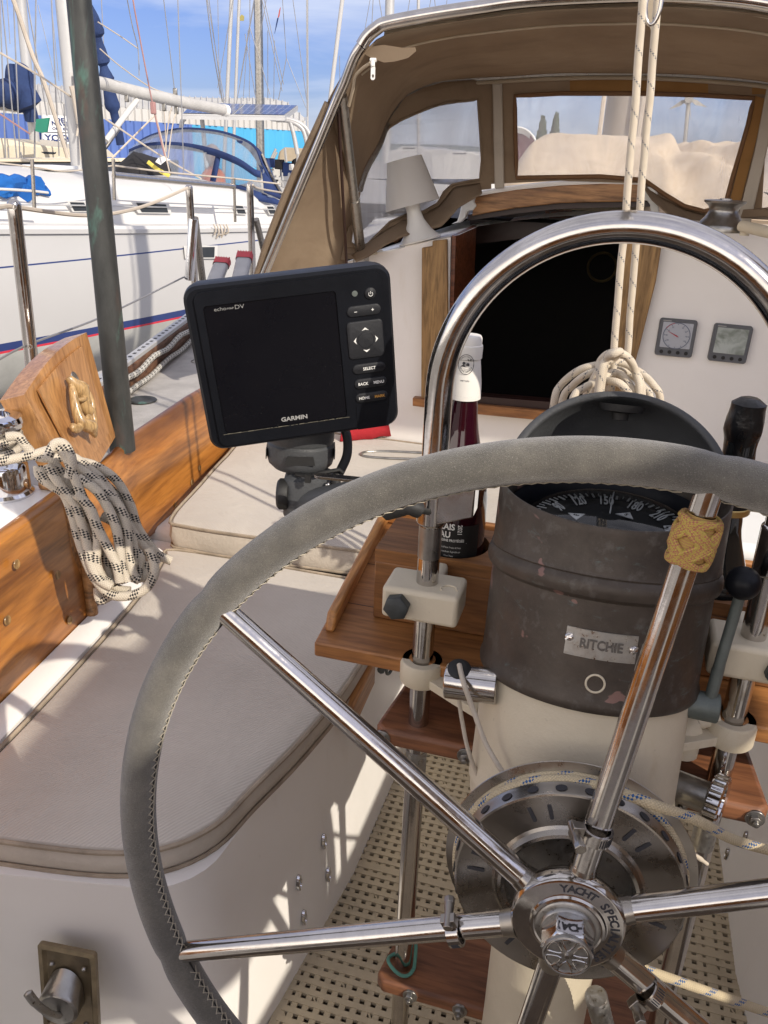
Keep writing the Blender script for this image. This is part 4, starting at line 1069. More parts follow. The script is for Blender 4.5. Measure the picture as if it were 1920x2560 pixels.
# flexible conduit at the very bottom
mb = MB(); P = cr([pY(1490, 2490, .74), pY(1500, 2530, .75), pY(1518, 2600, .76)], 12); mb.tube(P, [.0125+.0012*(i % 2) for i in range(len(P))], 20)
tag(mb.build('conduit', M['steel_dull']), 'ribbed metal conduit behind the bottom spoke of the wheel', 'conduit')
# ================================================================== teak tray with bottle holder, clamps, bottles
tt = thing('cockpit_tray', 'teak drinks tray with raised fiddles and bottle box clamped to the guard behind the binnacle', 'tray', (0, 1.05, -.62))
ZT = -.600
c1_ = pZ(785, 1605, ZT); c2_ = pZ(945, 1300, ZT)
L = c1_.x; 
mb = MB(); mb.prism([V((L, c1_.y, ZT)), V((L-.030, 1.31, ZT)), V((.37, 1.31, ZT)), V((.345, c1_.y, ZT))], (0, 0, -.022)); mb.build('tray_board', M['teak'], tt, bevel=.003)
for s in (0, 1):
    a_ = V((L+.004, c1_.y+.028, ZT+.0005)) if s == 0 else V((.342, c1_.y+.028, ZT+.0005)); b_ = V((L-.028, 1.31, ZT+.0005)) if s == 0 else V((.368, 1.31, ZT+.0005)); d_ = .014 if s == 0 else -.014
    mb = MB(); mb.prism([a_, a_+V((0, .012, .026)), b_+V((0, 0, .026)), b_], (d_, 0, 0)); mb.build('fiddle', M['teak_y'], tt, bevel=.004)
mb = MB(); mb.box2((L-.026, 1.296, ZT+.0005), (.366, 1.31, ZT+.026)); mb.build('fiddle', M['teak'], tt, bevel=.003)
# bottle box: top board with round holes, front/side/back boards
BX0, BX1, BY0, BY1, BZ = -.278, .300, .978, 1.092, -.492
holes = [(-.181, 1.034, .050), (.157, 1.034, .050)]
loops = [[V((BX0, BY0, BZ)), V((BX1, BY0, BZ)), V((BX1, BY1, BZ)), V((BX0, BY1, BZ))]]
for hx, hy, hr in holes: loops.append([V((hx+hr*cos(2*pi*k/32), hy+hr*sin(2*pi*k/32), BZ)) for k in range(32)][::-1])
mb = MB(); mb.loops(loops, (0, 0, -.018)); mb.build('box_top', M['teak_box'], tt)
mb = MB(); mb.box2((BX0, BY0, ZT+.001), (BX1, BY0+.014, BZ-.0185)); mb.build('box_front', M['teak_box'], tt, bevel=.002)
mb = MB(); mb.box2((BX0, BY1-.012, ZT+.001), (BX1, BY1, BZ-.0185)); mb.build('box_back', M['teak_box'], tt, bevel=.002)
for x_ in (BX0, BX1-.012):
    mb = MB(); mb.box2((x_, BY0+.0145, ZT+.001), (x_+.012, BY1-.0125, BZ-.0185)); mb.build('box_side', M['teak_y'], tt, bevel=.002)
M['knob_dark'] = simple('worn_black_knob', (.035, .040, .040), .5, 0, .2, 120, .4, 40)
mb = MB()
for yy in (1.005, 1.135): mb.box2((L-.010, yy, ZT-.0005), (.345, yy+.0014, ZT+.0004))
mb.build('plank_seams', M['mahogany'], tt)
# cream clamp blocks on the posts
for s, x_ in ((-1, -GX), (1, GX+.006)):
    xa, xb = (x_-.050, x_+.046) if s < 0 else (x_-.046, x_+.050)
    mb = MB(); mb.box2((xa, GY-.031, -.530), (xb, GY+.030, -.487)); mb.box2((x_-.012, GY+.029, -.525), (x_+.012, BY0-.001, -.495)); cb = mb.build('clamp_block', M['cream'], tt, bevel=.006, seg=3)
    kx = xa+.022 if s < 0 else xb-.022
    mb = MB(); hexnut(mb, V((kx, GY-.031, -.508)), (0, -1, .05), .0165, .001, .016, .28, .5); mb.build('clamp_knob', M['knob_dark'], cb, bevel=.001)
    mb = MB(); mb.tube(circ(V((xb-.016, GY-.012, -.4862)), V((1, 0, 0)), V((0, 1, 0)), .010, 20, 0, 3.6), .0012, 6); mb.build('raised_rib', M['cream'], cb)
def bottle_prof(z0, r, zsh, znk, rn, ztop):
    """profile (r, z)"""
    P = [(0, z0+.012), (r*.55, z0+.004), (r*.86, z0), (r*.97, z0+.004), (r, z0+.012), (r, zsh)]
    for k in range(1, 10):
        t = k/9; P.append((r+(rn+.003-r)*(t*t*(3-2*t)), zsh+(znk-zsh)*t))
    P += [(rn, znk+.02), (rn, ztop-.02)]; return P
# wine bottle left
bx, by = -.181, 1.034; z0 = ZT+.001
nt = pY(1180, 838, by).z; nb_ = pY(1150, 992, by).z
wb = thing('wine_bottle', 'red wine bottle with white foil neck standing in the tray box left of the binnacle', 'bottle', (bx, by, z0))
O = V((bx, by, 0))
mb = MB(); mb.lathe(O, (0, 0, 1), bottle_prof(z0, .0415, z0+.165, nb_-.01, .0150, nt), 64); mb.build('glass', M['wine'], wb)
mb = MB(); mb.lathe(O, (0, 0, 1), [(.0205, nb_), (.0200, nb_+.02), (.0166, nt-.030), (.0160, nt-.0295), (.0180, nt-.028), (.0184, nt-.016), (.0180, nt-.012), (.0168, nt-.011), (.0166, nt-.003), (.0150, nt), (0, nt+.0005)], 48)
cap = mb.build('foil_capsule', M['foil_white'], wb)
def wrap_on(o, r, th0, z0_, tilt=0.0, slope=0.0):
    # th measured from -Y towards +X
    return lambda x, y, z: V((o.x+(r+slope*(y)+max(0, z)*.2)*sin(th0+x/r), o.y-(r+slope*y+max(0, z)*.2)*cos(th0+x/r), z0_+y))
tf = .10
mb = MB()
lines = ['EXPERT CONTENU', 'DANS UNE AGRICULTURE', 'RESPECTUEUSE DE L ENVIRONNEMENT', 'CE VIN EST FABRIQUE A PARTIR', 'DE RAISINS ISSUS D EXPLOITATIONS', 'DE HAUTE VALEUR ENVIRONNEMENTALE']
for i, ln_ in enumerate(lines):
    zz_ = nb_+.0255-.0042*i; r_ = .0203-.0002*(5-i)*.9
    put_text(mb, ln_, V(), V((1, 0, 0)), V((0, 0, 1)), .0026, .36, .012, wrap=wrap_on(O, r_, tf, zz_))
for (q_, r0) in ((.0125, 0),):
    pts_ = []
    cz_ = nb_+.047; rr_ = .0193
    for k in range(40):
        a = 2*pi*k/40; x_, y_ = .0100*cos(a), .0125*sin(a)
        pts_.append(wrap_on(O, rr_-.012*(y_)*8e-1*.12, tf, cz_)(x_, y_, 0))
    mb.tube(pts_, .00035, 4, closed=True)
for i, ch in enumerate('HAUTE VALEUR'):
    a = radians(205+130*i/11); x_, y_ = .0075*cos(a), .0095*sin(a)
    put_text(mb, ch, V(), V((1, 0, 0)), V((0, 0, 1)), .0018, 1, .02, wrap=wrap_on(O, .0196, tf+x_/.0196, cz_+y_))
for i, ch in enumerate('EXPLOITATION'):
    a = radians(150-120*i/11); x_, y_ = .0080*cos(a), .0100*sin(a)
    put_text(mb, ch, V(), V((1, 0, 0)), V((0, 0, 1)), .0015, 1, .01, wrap=wrap_on(O, .0191, tf+x_/.0191, cz_+y_))
def blob(mb, o, r, th, z, pts):
    mb.add([wrap_on(o, r, th, z)(x, y, 0) for x, y in pts], [tuple(range(len(pts)))])
blob(mb, O, .0196, tf-.14, cz_+.0015, [(.0020*cos(k), .0020*sin(k)) for k in [2*pi*j/12 for j in range(12)]])
blob(mb, O, .0197, tf-.18, cz_-.0018, [(-.0035, -.0012), (.003, -.0012), (.0025, .0008), (0, .0015), (-.002, .0004)])
blob(mb, O, .0196, tf+.12, cz_-.0005, [(-.002, -.0012), (.002, -.0012), (.002, .0015), (0, .003), (-.002, .0015)])
for sx_ in (-1, 1): blob(mb, O, .0194, tf+.20, cz_+.0055, [(0, 0), (sx_*.0022, .0020), (sx_*.0024, .0002), (sx_*.0008, -.0006), (sx_*.0018, -.0020)])
for k in range(6): blob(mb, O, .0199, tf+.0, cz_-.0045, [(-.003+k*.0015, 0), (-.0026+k*.0015, 0), (-.0010+k*.0015, -.003), (-.0014+k*.0015, -.003)])
mb.build('foil_print', M['dark_print'], cap)
mb = MB(); zl = z0+.168
rl = .0420
# black label and white print
mb.lathe(O, (0, 0, 1), [(.0417, z0+.055), (.0417, z0+.150)], 48, radians(200), radians(330)); lb = mb.build('label', M['rubber'], wb)
mb = MB()
for (tx, x_, y_, h_, sx_, b_) in (('BEAUJOLAIS', -.024, .0, .0085, .9, .03), ('NOUVEAU', -.026, -.0115, .0085, .9, .03), ('APPELLATION D ORIGINE PROTÉGÉE', -.016, -.0195, .0036, .82, .02)):
    put_text(mb, tx, V(), V((1, 0, 0)), V((0, 0, 1)), h_, sx_, b_, wrap=wrap_on(O, rl, .05+x_/rl, z0+.148+y_))
blob(mb, O, rl, .02, z0+.1245, [(-.032, 0), (.024, 0), (.024, .0006), (-.032, .0006)][::1])
for i, l_ in enumerate(('Produit de France / Produto da França', 'Mis en bouteille par / Engarrafado por', 'France / França', 'le consommateur qui recherche la qualité de vie', 'aime nos moyens')):
    put_text(mb, l_, V(), V((1, 0, 0)), V((0, 0, 1)), .0026, .55, .0, wrap=wrap_on(O, rl, .03, z0+.1185-.0062*i-(.004 if i > 2 else 0)))
put_text(mb, '2021', V(), V((1, 0, 0)), V((0, 0, 1)), .0058, .9, .02, wrap=lambda x, y, z: wrap_on(O, rl, .05+.012/rl, z0+.1445)(y, -x, z))
mb.build('label_print', M['white_print'], lb)
# champagne bottle right
bx, by = .157, 1.034; O = V((bx, by, 0)); nt = pY(1845, 992, by).z; z0 = ZT+.001
cb_ = thing('champagne_bottle', 'dark champagne bottle with crumpled black foil neck at the right of the tray box', 'bottle', (bx, by, z0))
fb = pY(1840, 1270, by).z
mb = MB(); mb.lathe(O, (0, 0, 1), bottle_prof(z0, .0440, z0+.10, fb-.015, .0185, nt), 64); mb.build('glass', M['dark_glass'], cb_)
rows = []
for k in range(22):
    t = k/21; z = fb+(nt-fb)*t
    r_ = interp([(0, .0265), (.35, .0205), (.60, .0180), (.72, .0225), (.84, .0215), (.88, .0195), (.97, .0195), (1.0, .010)], t)
    rows.append([O+V((cos(a), sin(a), 0))*(r_+.0016*noise.noise(V((cos(a)*2.5, sin(a)*2.5, z*60))))+V((0, 0, z)) for a in [2*pi*j/40 for j in range(40)]])
mb = MB(); mb.grid(rows, closed=True); mb.add(rows[-1], [tuple(range(40))]); mb.build('neck_foil', M['foil_black'], cb_)
mb = MB(); mb.lathe(O, (0, 0, 1), [(.0268, fb-.004), (.0275, fb-.003), (.0272, fb+.004), (.0262, fb+.005)], 40); mb.build('foil_edge', M['gold'], cb_)
# plain white box filling in for a white surface behind the tray
mb = MB(); mb.box2((-.15, 1.42, -.80), (.42, 1.62, -.60)); 
t_ = tag(mb.build('white_box', M['white_plastic'], bevel=.02, seg=3), 'smooth white box standing behind the teak tray, glimpsed either side of the binnacle', 'white box')
# ================================================================== chart plotter
k_ = .235
TL, TR, BR, BL = V((-.470, .838, -.144)), V((-.262, .944, -.115)), V((-.252, .977, -.314)), V((-.460, .872, -.343))
ex = ((TR-TL)+(BR-BL)).normalized(); ey = ((TL-BL)+(TR-BR)); ey = (ey-ex*ey.dot(ex)).normalized(); en = ex.cross(ey)
GC = (TL+TR+BR+BL)/4; GW, GH = .235, .202
if en.dot(GC) > 0: en = -en      # towards the camera
tg_ = thing('chartplotter', 'black fishfinder screen with a column of grey buttons on a swivel mount', 'chartplotter', GC-V((0, 0, .1)))
def gp(x, y, z=0): return GC+ex*x+ey*y+en*z
R3 = Matrix((ex, ey, en)).transposed()
rows = []
for (w_, h_, r_, z_) in ((.200, .165, .010, -.052), (.222, .190, .013, -.046), (.233, .200, .016, -.020), (GW, GH, .017, -.010), (GW, GH, .017, -.004), (.229, .196, .015, .0)):
    rows.append(rrect(GC+en*z_, ex, ey, w_, h_, r_, 6))
mb = MB(); mb.grid(rows, closed=True); mb.add(rows[0], [tuple(range(len(rows[0])))]); mb.add(rows[-1], [tuple(range(len(rows[0])))])
body = mb.build('casing', M['black_plastic'], tg_, angle=30)
# front bezel frame and glass
SCX, SCY, SW, SH = -.0225, .000, .150, .158
mb = MB(); mb.loops([rrect(gp(-.0, 0, .0005), ex, ey, .212, .190, .010), rrect(gp(SCX, SCY, .0005), ex, ey, SW, SH, .004)[::-1]], en*.0022); mb.build('bezel', M['black_plastic'], tg_)
mb = MB(); mb.prism(rrect(gp(SCX, SCY, .0002), ex, ey, SW-.001, SH-.001, .004), en*.0009)
gs = N('screen_glass'); cc = gs.coord(); dn = gs.noise(cc, 260, 3, .7)
gs.set(Base__Color=gs.mix(gs.ramp(dn, [(.68, 0), (.74, .35)]), (.004, .004, .006), (.10, .10, .09)), Roughness=gs.ramp(gs.noise(cc, 18, 5), [(.3, .22), (.7, .36)]), Specular__IOR__Level=.18); M['screen'] = gs.mat
mb.build('screen', M['screen'], tg_)
# salt deposits along the screen edge
mb = MB(); random.seed(5)
def salt(x0_, y0_, x1_, y1_, n_, w_):
    for i in range(n_):
        t = random.random(); x_, y_ = x0_+(x1_-x0_)*t, y0_+(y1_-y0_)*t
        l_ = random.uniform(.002, .010); vx, vy = (x1_-x0_), (y1_-y0_); q = sqrt(vx*vx+vy*vy); vx /= q; vy /= q
        h_ = random.uniform(.0002, w_)
        mb.prism([gp(x_-vx*l_/2, y_-vy*l_/2, .0028), gp(x_+vx*l_/2, y_+vy*l_/2, .0028), gp(x_+vx*l_/2*.6-vy*h_, y_+vy*l_/2*.6+vx*h_, .0028), gp(x_-vx*l_/2*.7-vy*h_, y_-vy*l_/2*.7+vx*h_, .0028)], en*.0001)
hx_, hy_ = SW/2, SH/2
salt(SCX-hx_, SCY-hy_-.0006, SCX+hx_, SCY-hy_-.0006, 60, .0010)
mb.build('salt_marks', simple('salt_crust', (.17, .155, .115), .9), tg_)
mb = MB(); put_text(mb, 'GARMIN', gp(SCX+.010, -.0712, .0014), ex, ey, .0052, 1.15, .03); mb.build('maker_lettering', M['grey_print'], tg_)
mb = MB(); put_text(mb, 'echo', gp(-.0790, .0735, .0014), ex, ey, .0042, 1.2, -.01); put_text(mb, 'MAP', gp(-.0675, .0730, .0014), ex, ey, .0022, 1.2, 0); put_text(mb, 'DV', gp(-.0575, .0735, .0014), ex, ey, .0048, 1.2, -.01)
mb.build('series_lettering', M['grey_print'], tg_)
M['key_plastic'] = simple('key_plastic', (.020, .021, .024), .5, 0, .1, 200, .1, 8, Specular__IOR__Level=.3)
def key(x, y, w_, h_, r_, txt=None, m_='white_print', shape=None, hh=.0036):
    mb = MB(); a = rrect(gp(x, y, .0024), ex, ey, w_, h_, r_, 6); b = rrect(gp(x, y, .0044), ex, ey, w_-.001, h_-.001, r_*.95, 6); c = rrect(gp(x, y, .0050), ex, ey, w_-.003, h_-.003, r_*.8, 6)
    mb.grid([a, b, c], closed=True); mb.add(c, [tuple(range(len(c)))]); ko = mb.build('key', M['key_plastic'], tg_)
    if txt:
        for (tx, dx, mm) in txt:
            mb = MB(); put_text(mb, tx, gp(x+dx, y, .0051), ex, ey, hh, .92, .015); mb.build('legend', M[mm], ko)
    return ko
KX = .0835
p_ = key(KX+.0085, .0715, .0135, .0135, .0066)
mb = MB(); mb.tube(circ(gp(KX+.0085, .0710, .0053), ex, ey, .0024, 20, radians(125), radians(415)), .00035, 5); mb.tube([gp(KX+.0085, .0710, .0053), gp(KX+.0085, .0742, .0053)], .00035, 5); mb.build('legend', M['white_print'], p_)
mb = MB(); mb.lathe(gp(KX-.0095, .0730, .0022), en, [(.0035, 0), (.0033, .0012), (0, .0014)], 20); mb.build('light_sensor', M['green_iron'], tg_)
key(KX-.0005, .0525, .0400, .0130, .0062, [('–', -.010, 'white_print'), ('+', .010, 'white_print')], hh=.0046)
dp = key(KX-.001, .0175, .0430, .0460, .0050)
mb = MB()
for (dx, dy) in ((0, 1), (0, -1), (1, 0), (-1, 0)):
    c = gp(KX-.001+dx*.0125, .0175+dy*.0130, .0052); u_ = ex*dx+ey*dy; v_ = ex*(-dy)+ey*dx
    mb.prism([c+u_*.0022, c+v_*.0042-u_*.0014, c-u_*.0004, c-v_*.0042-u_*.0014], en*.0002)
mb.build('legend', M['white_print'], dp)
mb = MB(); mb.tube(circ(gp(KX-.001, .0175, .0049), ex, ey, .0095, 28), .0003, 5, closed=True); mb.build('inner_ring', M['black_plastic'], dp)
key(KX+.0005, -.0185, .0400, .0125, .0060, [('SELECT', 0, 'white_print')])
key(KX+.001, -.0375, .0400, .0125, .0060, [('BACK', -.0095, 'white_print'), ('MENU', .0098, 'white_print')])
key(KX+.001, -.0560, .0400, .0125, .0060, [('HOME', -.0095, 'white_print'), ('MARK', .0098, 'amber_print')])
mb = MB(); mb.prism(rrect(gp(KX+.0005, -.0820, .0024), ex, ey, .0395, .0400-.008, .001), en*.0010); mb.build('card_door', M['black_plastic'], tg_, bevel=.0004)
mb = MB()
mb.build  # noqa
# swivel base, neck and cable
tm_ = thing('plotter_mount', 'dark grey swivel mount with a side knob and cable tie holding up the chartplotter', 'mount', V((-.30, .98, -.55)))
DM = 1.12
sc_ = pD(752, 1128, DM)
axz = V((0.02, .05, 1)).normalized()
mb = MB(); mb.lathe(sc_, axz, [(0, .048), (.036, .048), (.0425, .044), (.0440, .034), (.0440, .018), (.0425, .015), (.0450, .012), (.0452, -.006), (.0430, -.014), (.036, -.021), (.020, -.024), (0, -.024)], 56); mb.build('swivel_base', M['grey_plastic'], tm_, bevel=.001)
mb = MB(); c = sc_+axz*.004
for k in (0, 1, 2, 3):
    mb = MB(); a = -pi/2+.35+k*pi/2; e1_ = V((cos(a), sin(a), 0)); mb.prism([c+e1_*.0446+V((-sin(a), cos(a), 0))*q+axz*z for q, z in ((-.020, -.008), (.020, -.008), (.017, .004), (-.017, .004))], e1_*.0012); mb.build('grip_recess', M['rubber'], tm_)
nk = pD(775, 1240, 1.125)
rows = []
for (z_, w_, d_) in ((.036, .050, .044), (.030, .066, .056), (.010, .070, .060), (-.020, .070, .060), (-.030, .062, .052)):
    rows.append(rrect(nk+V((0, 0, z_)), V((.96, .28, 0)), V((-.28, .96, 0)), w_, d_, .016, 5))
mb = MB(); mb.grid(rows, closed=True); mb.add(rows[0], [tuple(range(len(rows[0])))]); mb.add(rows[-1], [tuple(range(len(rows[0])))]); mb.build('neck', M['grey_plastic'], tm_)
kc_ = pD(698, 1232, 1.11)
mb = MB(); mb.lathe(kc_+V((.014, 0, 0)), (-1, -.25, 0), [(0, 0), (.019, 0), (.021, .003), (.021, .012), (.018, .015), (0, .016)], 32); mb.build('side_knob', M['rubber'], tm_)
mb = MB(); mb.tube(cr([pD(845, 1050, 1.12), pD(866, 1085, 1.11), pD(868, 1135, 1.10), pD(852, 1175, 1.09), pD(840, 1200, 1.085), pD(850, 1260, 1.09)], 6), .0062, 14); mb.build('cable', M['rubber'], tm_)
mb = MB(); mb.tube([pD(740, 1186, 1.09), pD(772, 1192, 1.075), pD(800, 1182, 1.070), pD(848, 1174, 1.075), pD(857, 1182, 1.08)], .0026, 6); mb.box(pD(770, 1196, 1.07), (.007, .006, .011)); mb.build('cable_tie', M['rubber'], tm_)
mb = MB(); mb.sphere(pD(820, 1212, 1.085), .0042, 12, 8); mb.build('bolt', M['steel'], tm_)
mb = MB(); rr_ = rrect(pD(872, 1194, 1.00), V((1, .1, 0)), V((0, .35, .10)), .085, .022, .008); mb.prism(rr_, (0, .002, -.004)); mb.build('mount_arm', M['steel'], tm_, bevel=.001)
mb = MB(); mb.tube([pD(770, 1262, 1.11), pD(880, 1232, 1.05), pD(985, 1212, 1.0), V((-GX-.01, GY, -.375))], [.020, .016, .014, .014], 16); mb.build('support_arm', M['grey_plastic'], tm_)
mb = MB(); mb.tube(cr([pD(925, 1290, .98), pD(975, 1276, .965), pD(1020, 1266, .955), pD(1052, 1276, .96), pD(1075, 1280, .985)], 5), [.004]*4+[.011]*5+[.0105]*6+[.004]*6, 10); 
tag(mb.build('strap', M['rubber']), 'twisted black strap wrapped round the left end of the guard socket', 'strap')
# ================================================================== mainsheet and its coil
ms = thing('mainsheet', 'two cream rope parts with grey flecks running straight up from a coil behind the binnacle', 'rope', V((0, 1.3, -.62)))
for (qa, qb, Y_) in (((1528, 975), (1613, -60), 1.38), ((1566, 905), (1650, -60), 1.42)):
    a_ = pY(*qa, Y_); b_ = pY(*qb, Y_); n_ = 40
    P = [a_.lerp(b_, i/n_)+V((.0018*noise.noise(V((i*.22, Y_*9, 0))), 0, 0)) for i in range(n_+1)]+[b_+(b_-a_)*.6*k for k in (.3, .6, 1)]
    mb = MB(); mb.tube(P, .0057, 16); mb.build('standing_part', M['rope_thin'], ms)
cc_ = [
 [(1385, 1005), (1400, 965), (1440, 930), (1480, 915), (1530, 912), (1590, 925), (1635, 965), (1650, 1010)],
 [(1405, 1005), (1430, 965), (1470, 935), (1520, 925), (1575, 935), (1610, 970), (1625, 1005)],
 [(1462, 1005), (1478, 960), (1500, 925), (1540, 905), (1585, 925), (1605, 990)],
 [(1480, 1005), (1495, 965), (1520, 935), (1550, 935), (1575, 965), (1590, 1005)],
 [(1512, 965), (1498, 935), (1500, 905), (1520, 885), (1548, 882), (1575, 900), (1590, 935), (1598, 985)],
 [(1430, 1005), (1460, 970), (1500, 955), (1540, 955), (1565, 975), (1570, 1005)],
 [(1505, 920), (1530, 900), (1550, 880), (1535, 885), (1512, 910)],
]
for i, q in enumerate(cc_):
    Y_ = 1.41-.015*i
    P = [pY(x, y, Y_+.012*sin(j*1.7+i)) for j, (x, y) in enumerate(q)]
    P = [P[0]+V((0, 0, -.10))]+P+[P[-1]+V((0, 0, -.10))]
    mb = MB(); mb.tube(cr(P, 6), .0062, 14); mb.build('coil_turn', M['rope_thin'], ms)
sh = thing('shackle', 'small polished shackle beside the mainsheet at the dodger edge', 'shackle', pY(1632, 30, 1.38))
mb = MB(); c = pY(1634, 8, 1.38); mb.tube([c+V((.010*cos(a), 0, .026*sin(a))) for a in [2*pi*k/24 for k in range(24)]], .0028, 10, closed=True); mb.build('bow', M['steel'], sh)
mb = MB(); mb.tube([c+V((-.008, 0, .012)), c+V((.009, 0, .012))], .003, 10); mb.build('pin', M['steel'], sh)
mb = MB(); mb.prism([pY(x, y, 1.48) for x, y in ((1600, -40), (1636, -40), (1640, 60), (1632, 88), (1622, 60), (1618, 0))], (0, .004, 0)); 
tag(mb.build('strap', M['canvas_light']), 'pale webbing strap hanging down between the two mainsheet parts', 'strap')
# ================================================================== instruments on the bulkhead
def instrument(name, label, corners, kind):
    P = [pY(*q, YB-.001) for q in corners]; c = sum(P, V())/4
    w_ = ((P[1].x-P[0].x)+(P[2].x-P[3].x))/2; h_ = ((P[0].z-P[3].z)+(P[1].z-P[2].z))/2
    t = thing(name, label, 'instrument', c-V((0, 0, h_/2)), 'grey sailing instruments on the bulkhead')
    X_, Z_, N_ = V((1, 0, 0)), V((0, 0, 1)), V((0, -1, 0))
    X_ = V((1, 0, (P[1].z-P[0].z)/(P[1].x-P[0].x)*.8)).normalized(); Z_ = N_.cross(X_)*-1 if 0 else X_.cross(V((0, 1, 0)))*1
    if Z_.z < 0: Z_ = -Z_
    rows = [rrect(c+N_*d, X_, Z_, w_*k, h_*k, .008, 4) for d, k in ((0, 1), (.012, 1), (.017, .95))]
    mb = MB(); mb.grid(rows, closed=True); mb.add(rows[-1], [tuple(range(len(rows[-1])))]); mb.build('housing', M['grey_house'], t)
    f = lambda x, y, d=.0172: c+X_*(x*w_/2)+Z_*(y*h_/2)+N_*d
    mb = MB(); mb.prism(rrect(f(0, .16), X_, Z_, w_*.80, h_*.68, .002), N_*.0008); d_ = mb.build('display', M['lcd'] if kind else M['lcd2'], t)
    for k in range(4):
        mb = MB(); mb.lathe(f(-.66+.44*k, -.76), N_, [(.0052, 0), (.0050, .0016), (.003, .002), (0, .002)], 20); mb.build('button', M['rubber'], t)
    mb = MB(); mb.prism([f(-.82, .885), f(-.38, .885), f(-.38, .935), f(-.82, .935)], N_*.0004); mb.build('maker_strip', M['grey_print'], t)
    if kind:
        o_ = f(0, .14, .0184)
        mb = MB(); mb.lathe(o_, N_, [(.0375, 0), (.0378, .0004), (.0355, .0004)], 48, 0, 2*pi); mb.build('dial_rim', M['stripe_dial'], d_)
        mb = MB()
        for k in range(12):
            a = 2*pi*k/12; mb.box(o_+(X_*cos(a)+Z_*sin(a))*.0325+N_*.0003, (.0022, .0006, .0022))
        for k, tx in enumerate(('30', '60', '90', '120')):
            for sg in (-1, 1):
                a = pi/2-sg*radians(30+30*k); put_text(mb, tx, o_+(X_*cos(a)+Z_*sin(a))*.027+N_*.0004, X_, Z_, .0042, .9, 0)
        mb.build('dial_marks', M['stripe_dial'], d_)
        mb = MB(); a = radians(155); u_ = X_*cos(a)+Z_*sin(a); v_ = X_*(-sin(a))+Z_*cos(a)
        mb.prism([o_+u_*.030+N_*.001, o_+v_*.0016+N_*.001, o_-u_*.008+N_*.001, o_-v_*.0016+N_*.001], N_*.0008); mb.build('needle', M['red_plastic'], d_)
        mb = MB(); mb.tube(circ(o_+N_*.0004, X_, Z_, .0365, 12, radians(105), radians(150)), .0007, 5); mb.build('red_arc', M['red_plastic'], d_)
    return t
M['grey_house'] = simple('grey_instrument_plastic', (.10, .105, .115), .5, 0, .1, 200, .1)
M['lcd'] = simple('pale_dial', (.40, .42, .46), .25, 0, 0, 10, .05)
M['stripe_dial'] = simple('dial_grey', (.12, .14, .19), .5)
def lcd2():
    m = N('blotched_lcd'); f = m.noise(m.coord(), 26, 3, .5, .8)
    m.set(Base__Color=m.mix(m.ramp(f, [(.40, 0), (.62, 1)]), (.42, .46, .44), (.20, .23, .20)), Roughness=.22); return m.mat
M['lcd2'] = lcd2()
instrument('wind_instrument', 'grey wind dial with a red needle, the one nearer the companionway', [(1650, 793), (1745, 801), (1728, 894), (1636, 884)], 1)
instrument('depth_display', 'grey square display with a blotched blank screen, to the right of the needle dial', [(1785, 806), (1882, 816), (1864, 909), (1768, 898)], 0)
# ================================================================== lamp and small things on the cabin top
def on_top(a, b):
    r = ray(a, b); t = 2.6
    for _ in range(60):
        P = r*t; d = P.z-ctop(P.x, P.y)
        t += d*1.2 if d > -1 else .1
    return r*t
lb_ = pY(1050, 612, 2.60); lb_.z = ctop(lb_.x, 2.60)+.001
tl_ = thing('table_lamp', 'small white table lamp with a tilted plain shade on the cabin top', 'lamp', lb_)
top_ = pY(1006, 400, 2.60); axl = (top_-lb_).normalized(); Lh = (top_-lb_).length
mb = MB(); mb.lathe(lb_, axl, [(0, .0), (.064, .0), (.066, .004), (.060, .010), (.042, .030), (.027, .060), (.0215, .085), (.022, .105), (.028, .125), (.034, .150), (.030, .160)], 48); mb.build('lamp_base', M['white_plastic'], tl_)
s0 = .118*Lh/.27
mb = MB(); h1, h2 = (lb_-lb_).length, 0
hs = pY(1028, 515, 2.6); hb = (hs-lb_).dot(axl)
mb.lathe(lb_, axl, [(.0845, hb), (.0590, Lh), (.0580, Lh-.001), (.0830, hb+.0005)], 64)
sm = N('lamp_shade_plastic'); sm.set(Base__Color=(.80, .79, .77, 1), Roughness=.5)
t_n = sm.n('BsdfTranslucent', Color=(.8, .78, .74, 1)); m_s = sm.n('MixShader', Fac=.4); sm.l(sm.b.outputs[0], m_s.inputs[1]); sm.l(t_n.outputs[0], m_s.inputs[2]); sm.l(m_s.outputs[0], sm.out.inputs[0])
mb.build('lamp_shade', sm.mat, tl_)
mb = MB(); P = [on_top(*q) for q in ((1012, 620), (985, 628), (960, 633), (940, 632))]; mb.tube(cr([p+V((0, 0, .004)) for p in P], 6), .0022, 8); mb.build('cord', M['white_plastic'], tl_)
P = on_top(925, 637); mb = MB(); mb.lathe(P, V((-.2, 0, 1)), [(.042, 0), (.042, .006), (.038, .010), (0, .010)], 32)
tag(mb.build('lid', M['cream']), 'flat pale round lid lying on the cabin top at the dodger corner', 'lid')
# wooden pegs / grab rail blocks beside the lamp
P = on_top(995, 605); P.y += .06
gr = thing('wooden_rack', 'small wooden block with three round pegs left of the white lamp', 'rack', P)
mb = MB(); mb.box(P+V((.03, .07, .030)), (.075, .10, .06), Matrix.Rotation(-.12, 3, 'Y')); mb.build('block', M['teak'], gr, bevel=.004)
for (dx, dz) in ((-.020, .046), (-.022, .010), (.028, .040)):
    c = P+V((dx, 0, dz)); mb = MB(); mb.tube([c+V((0, -.03, 0)), c+V((0, .03, 0))], .0165, 24); mb.build('peg', M['teak_red'], gr, bevel=.002)
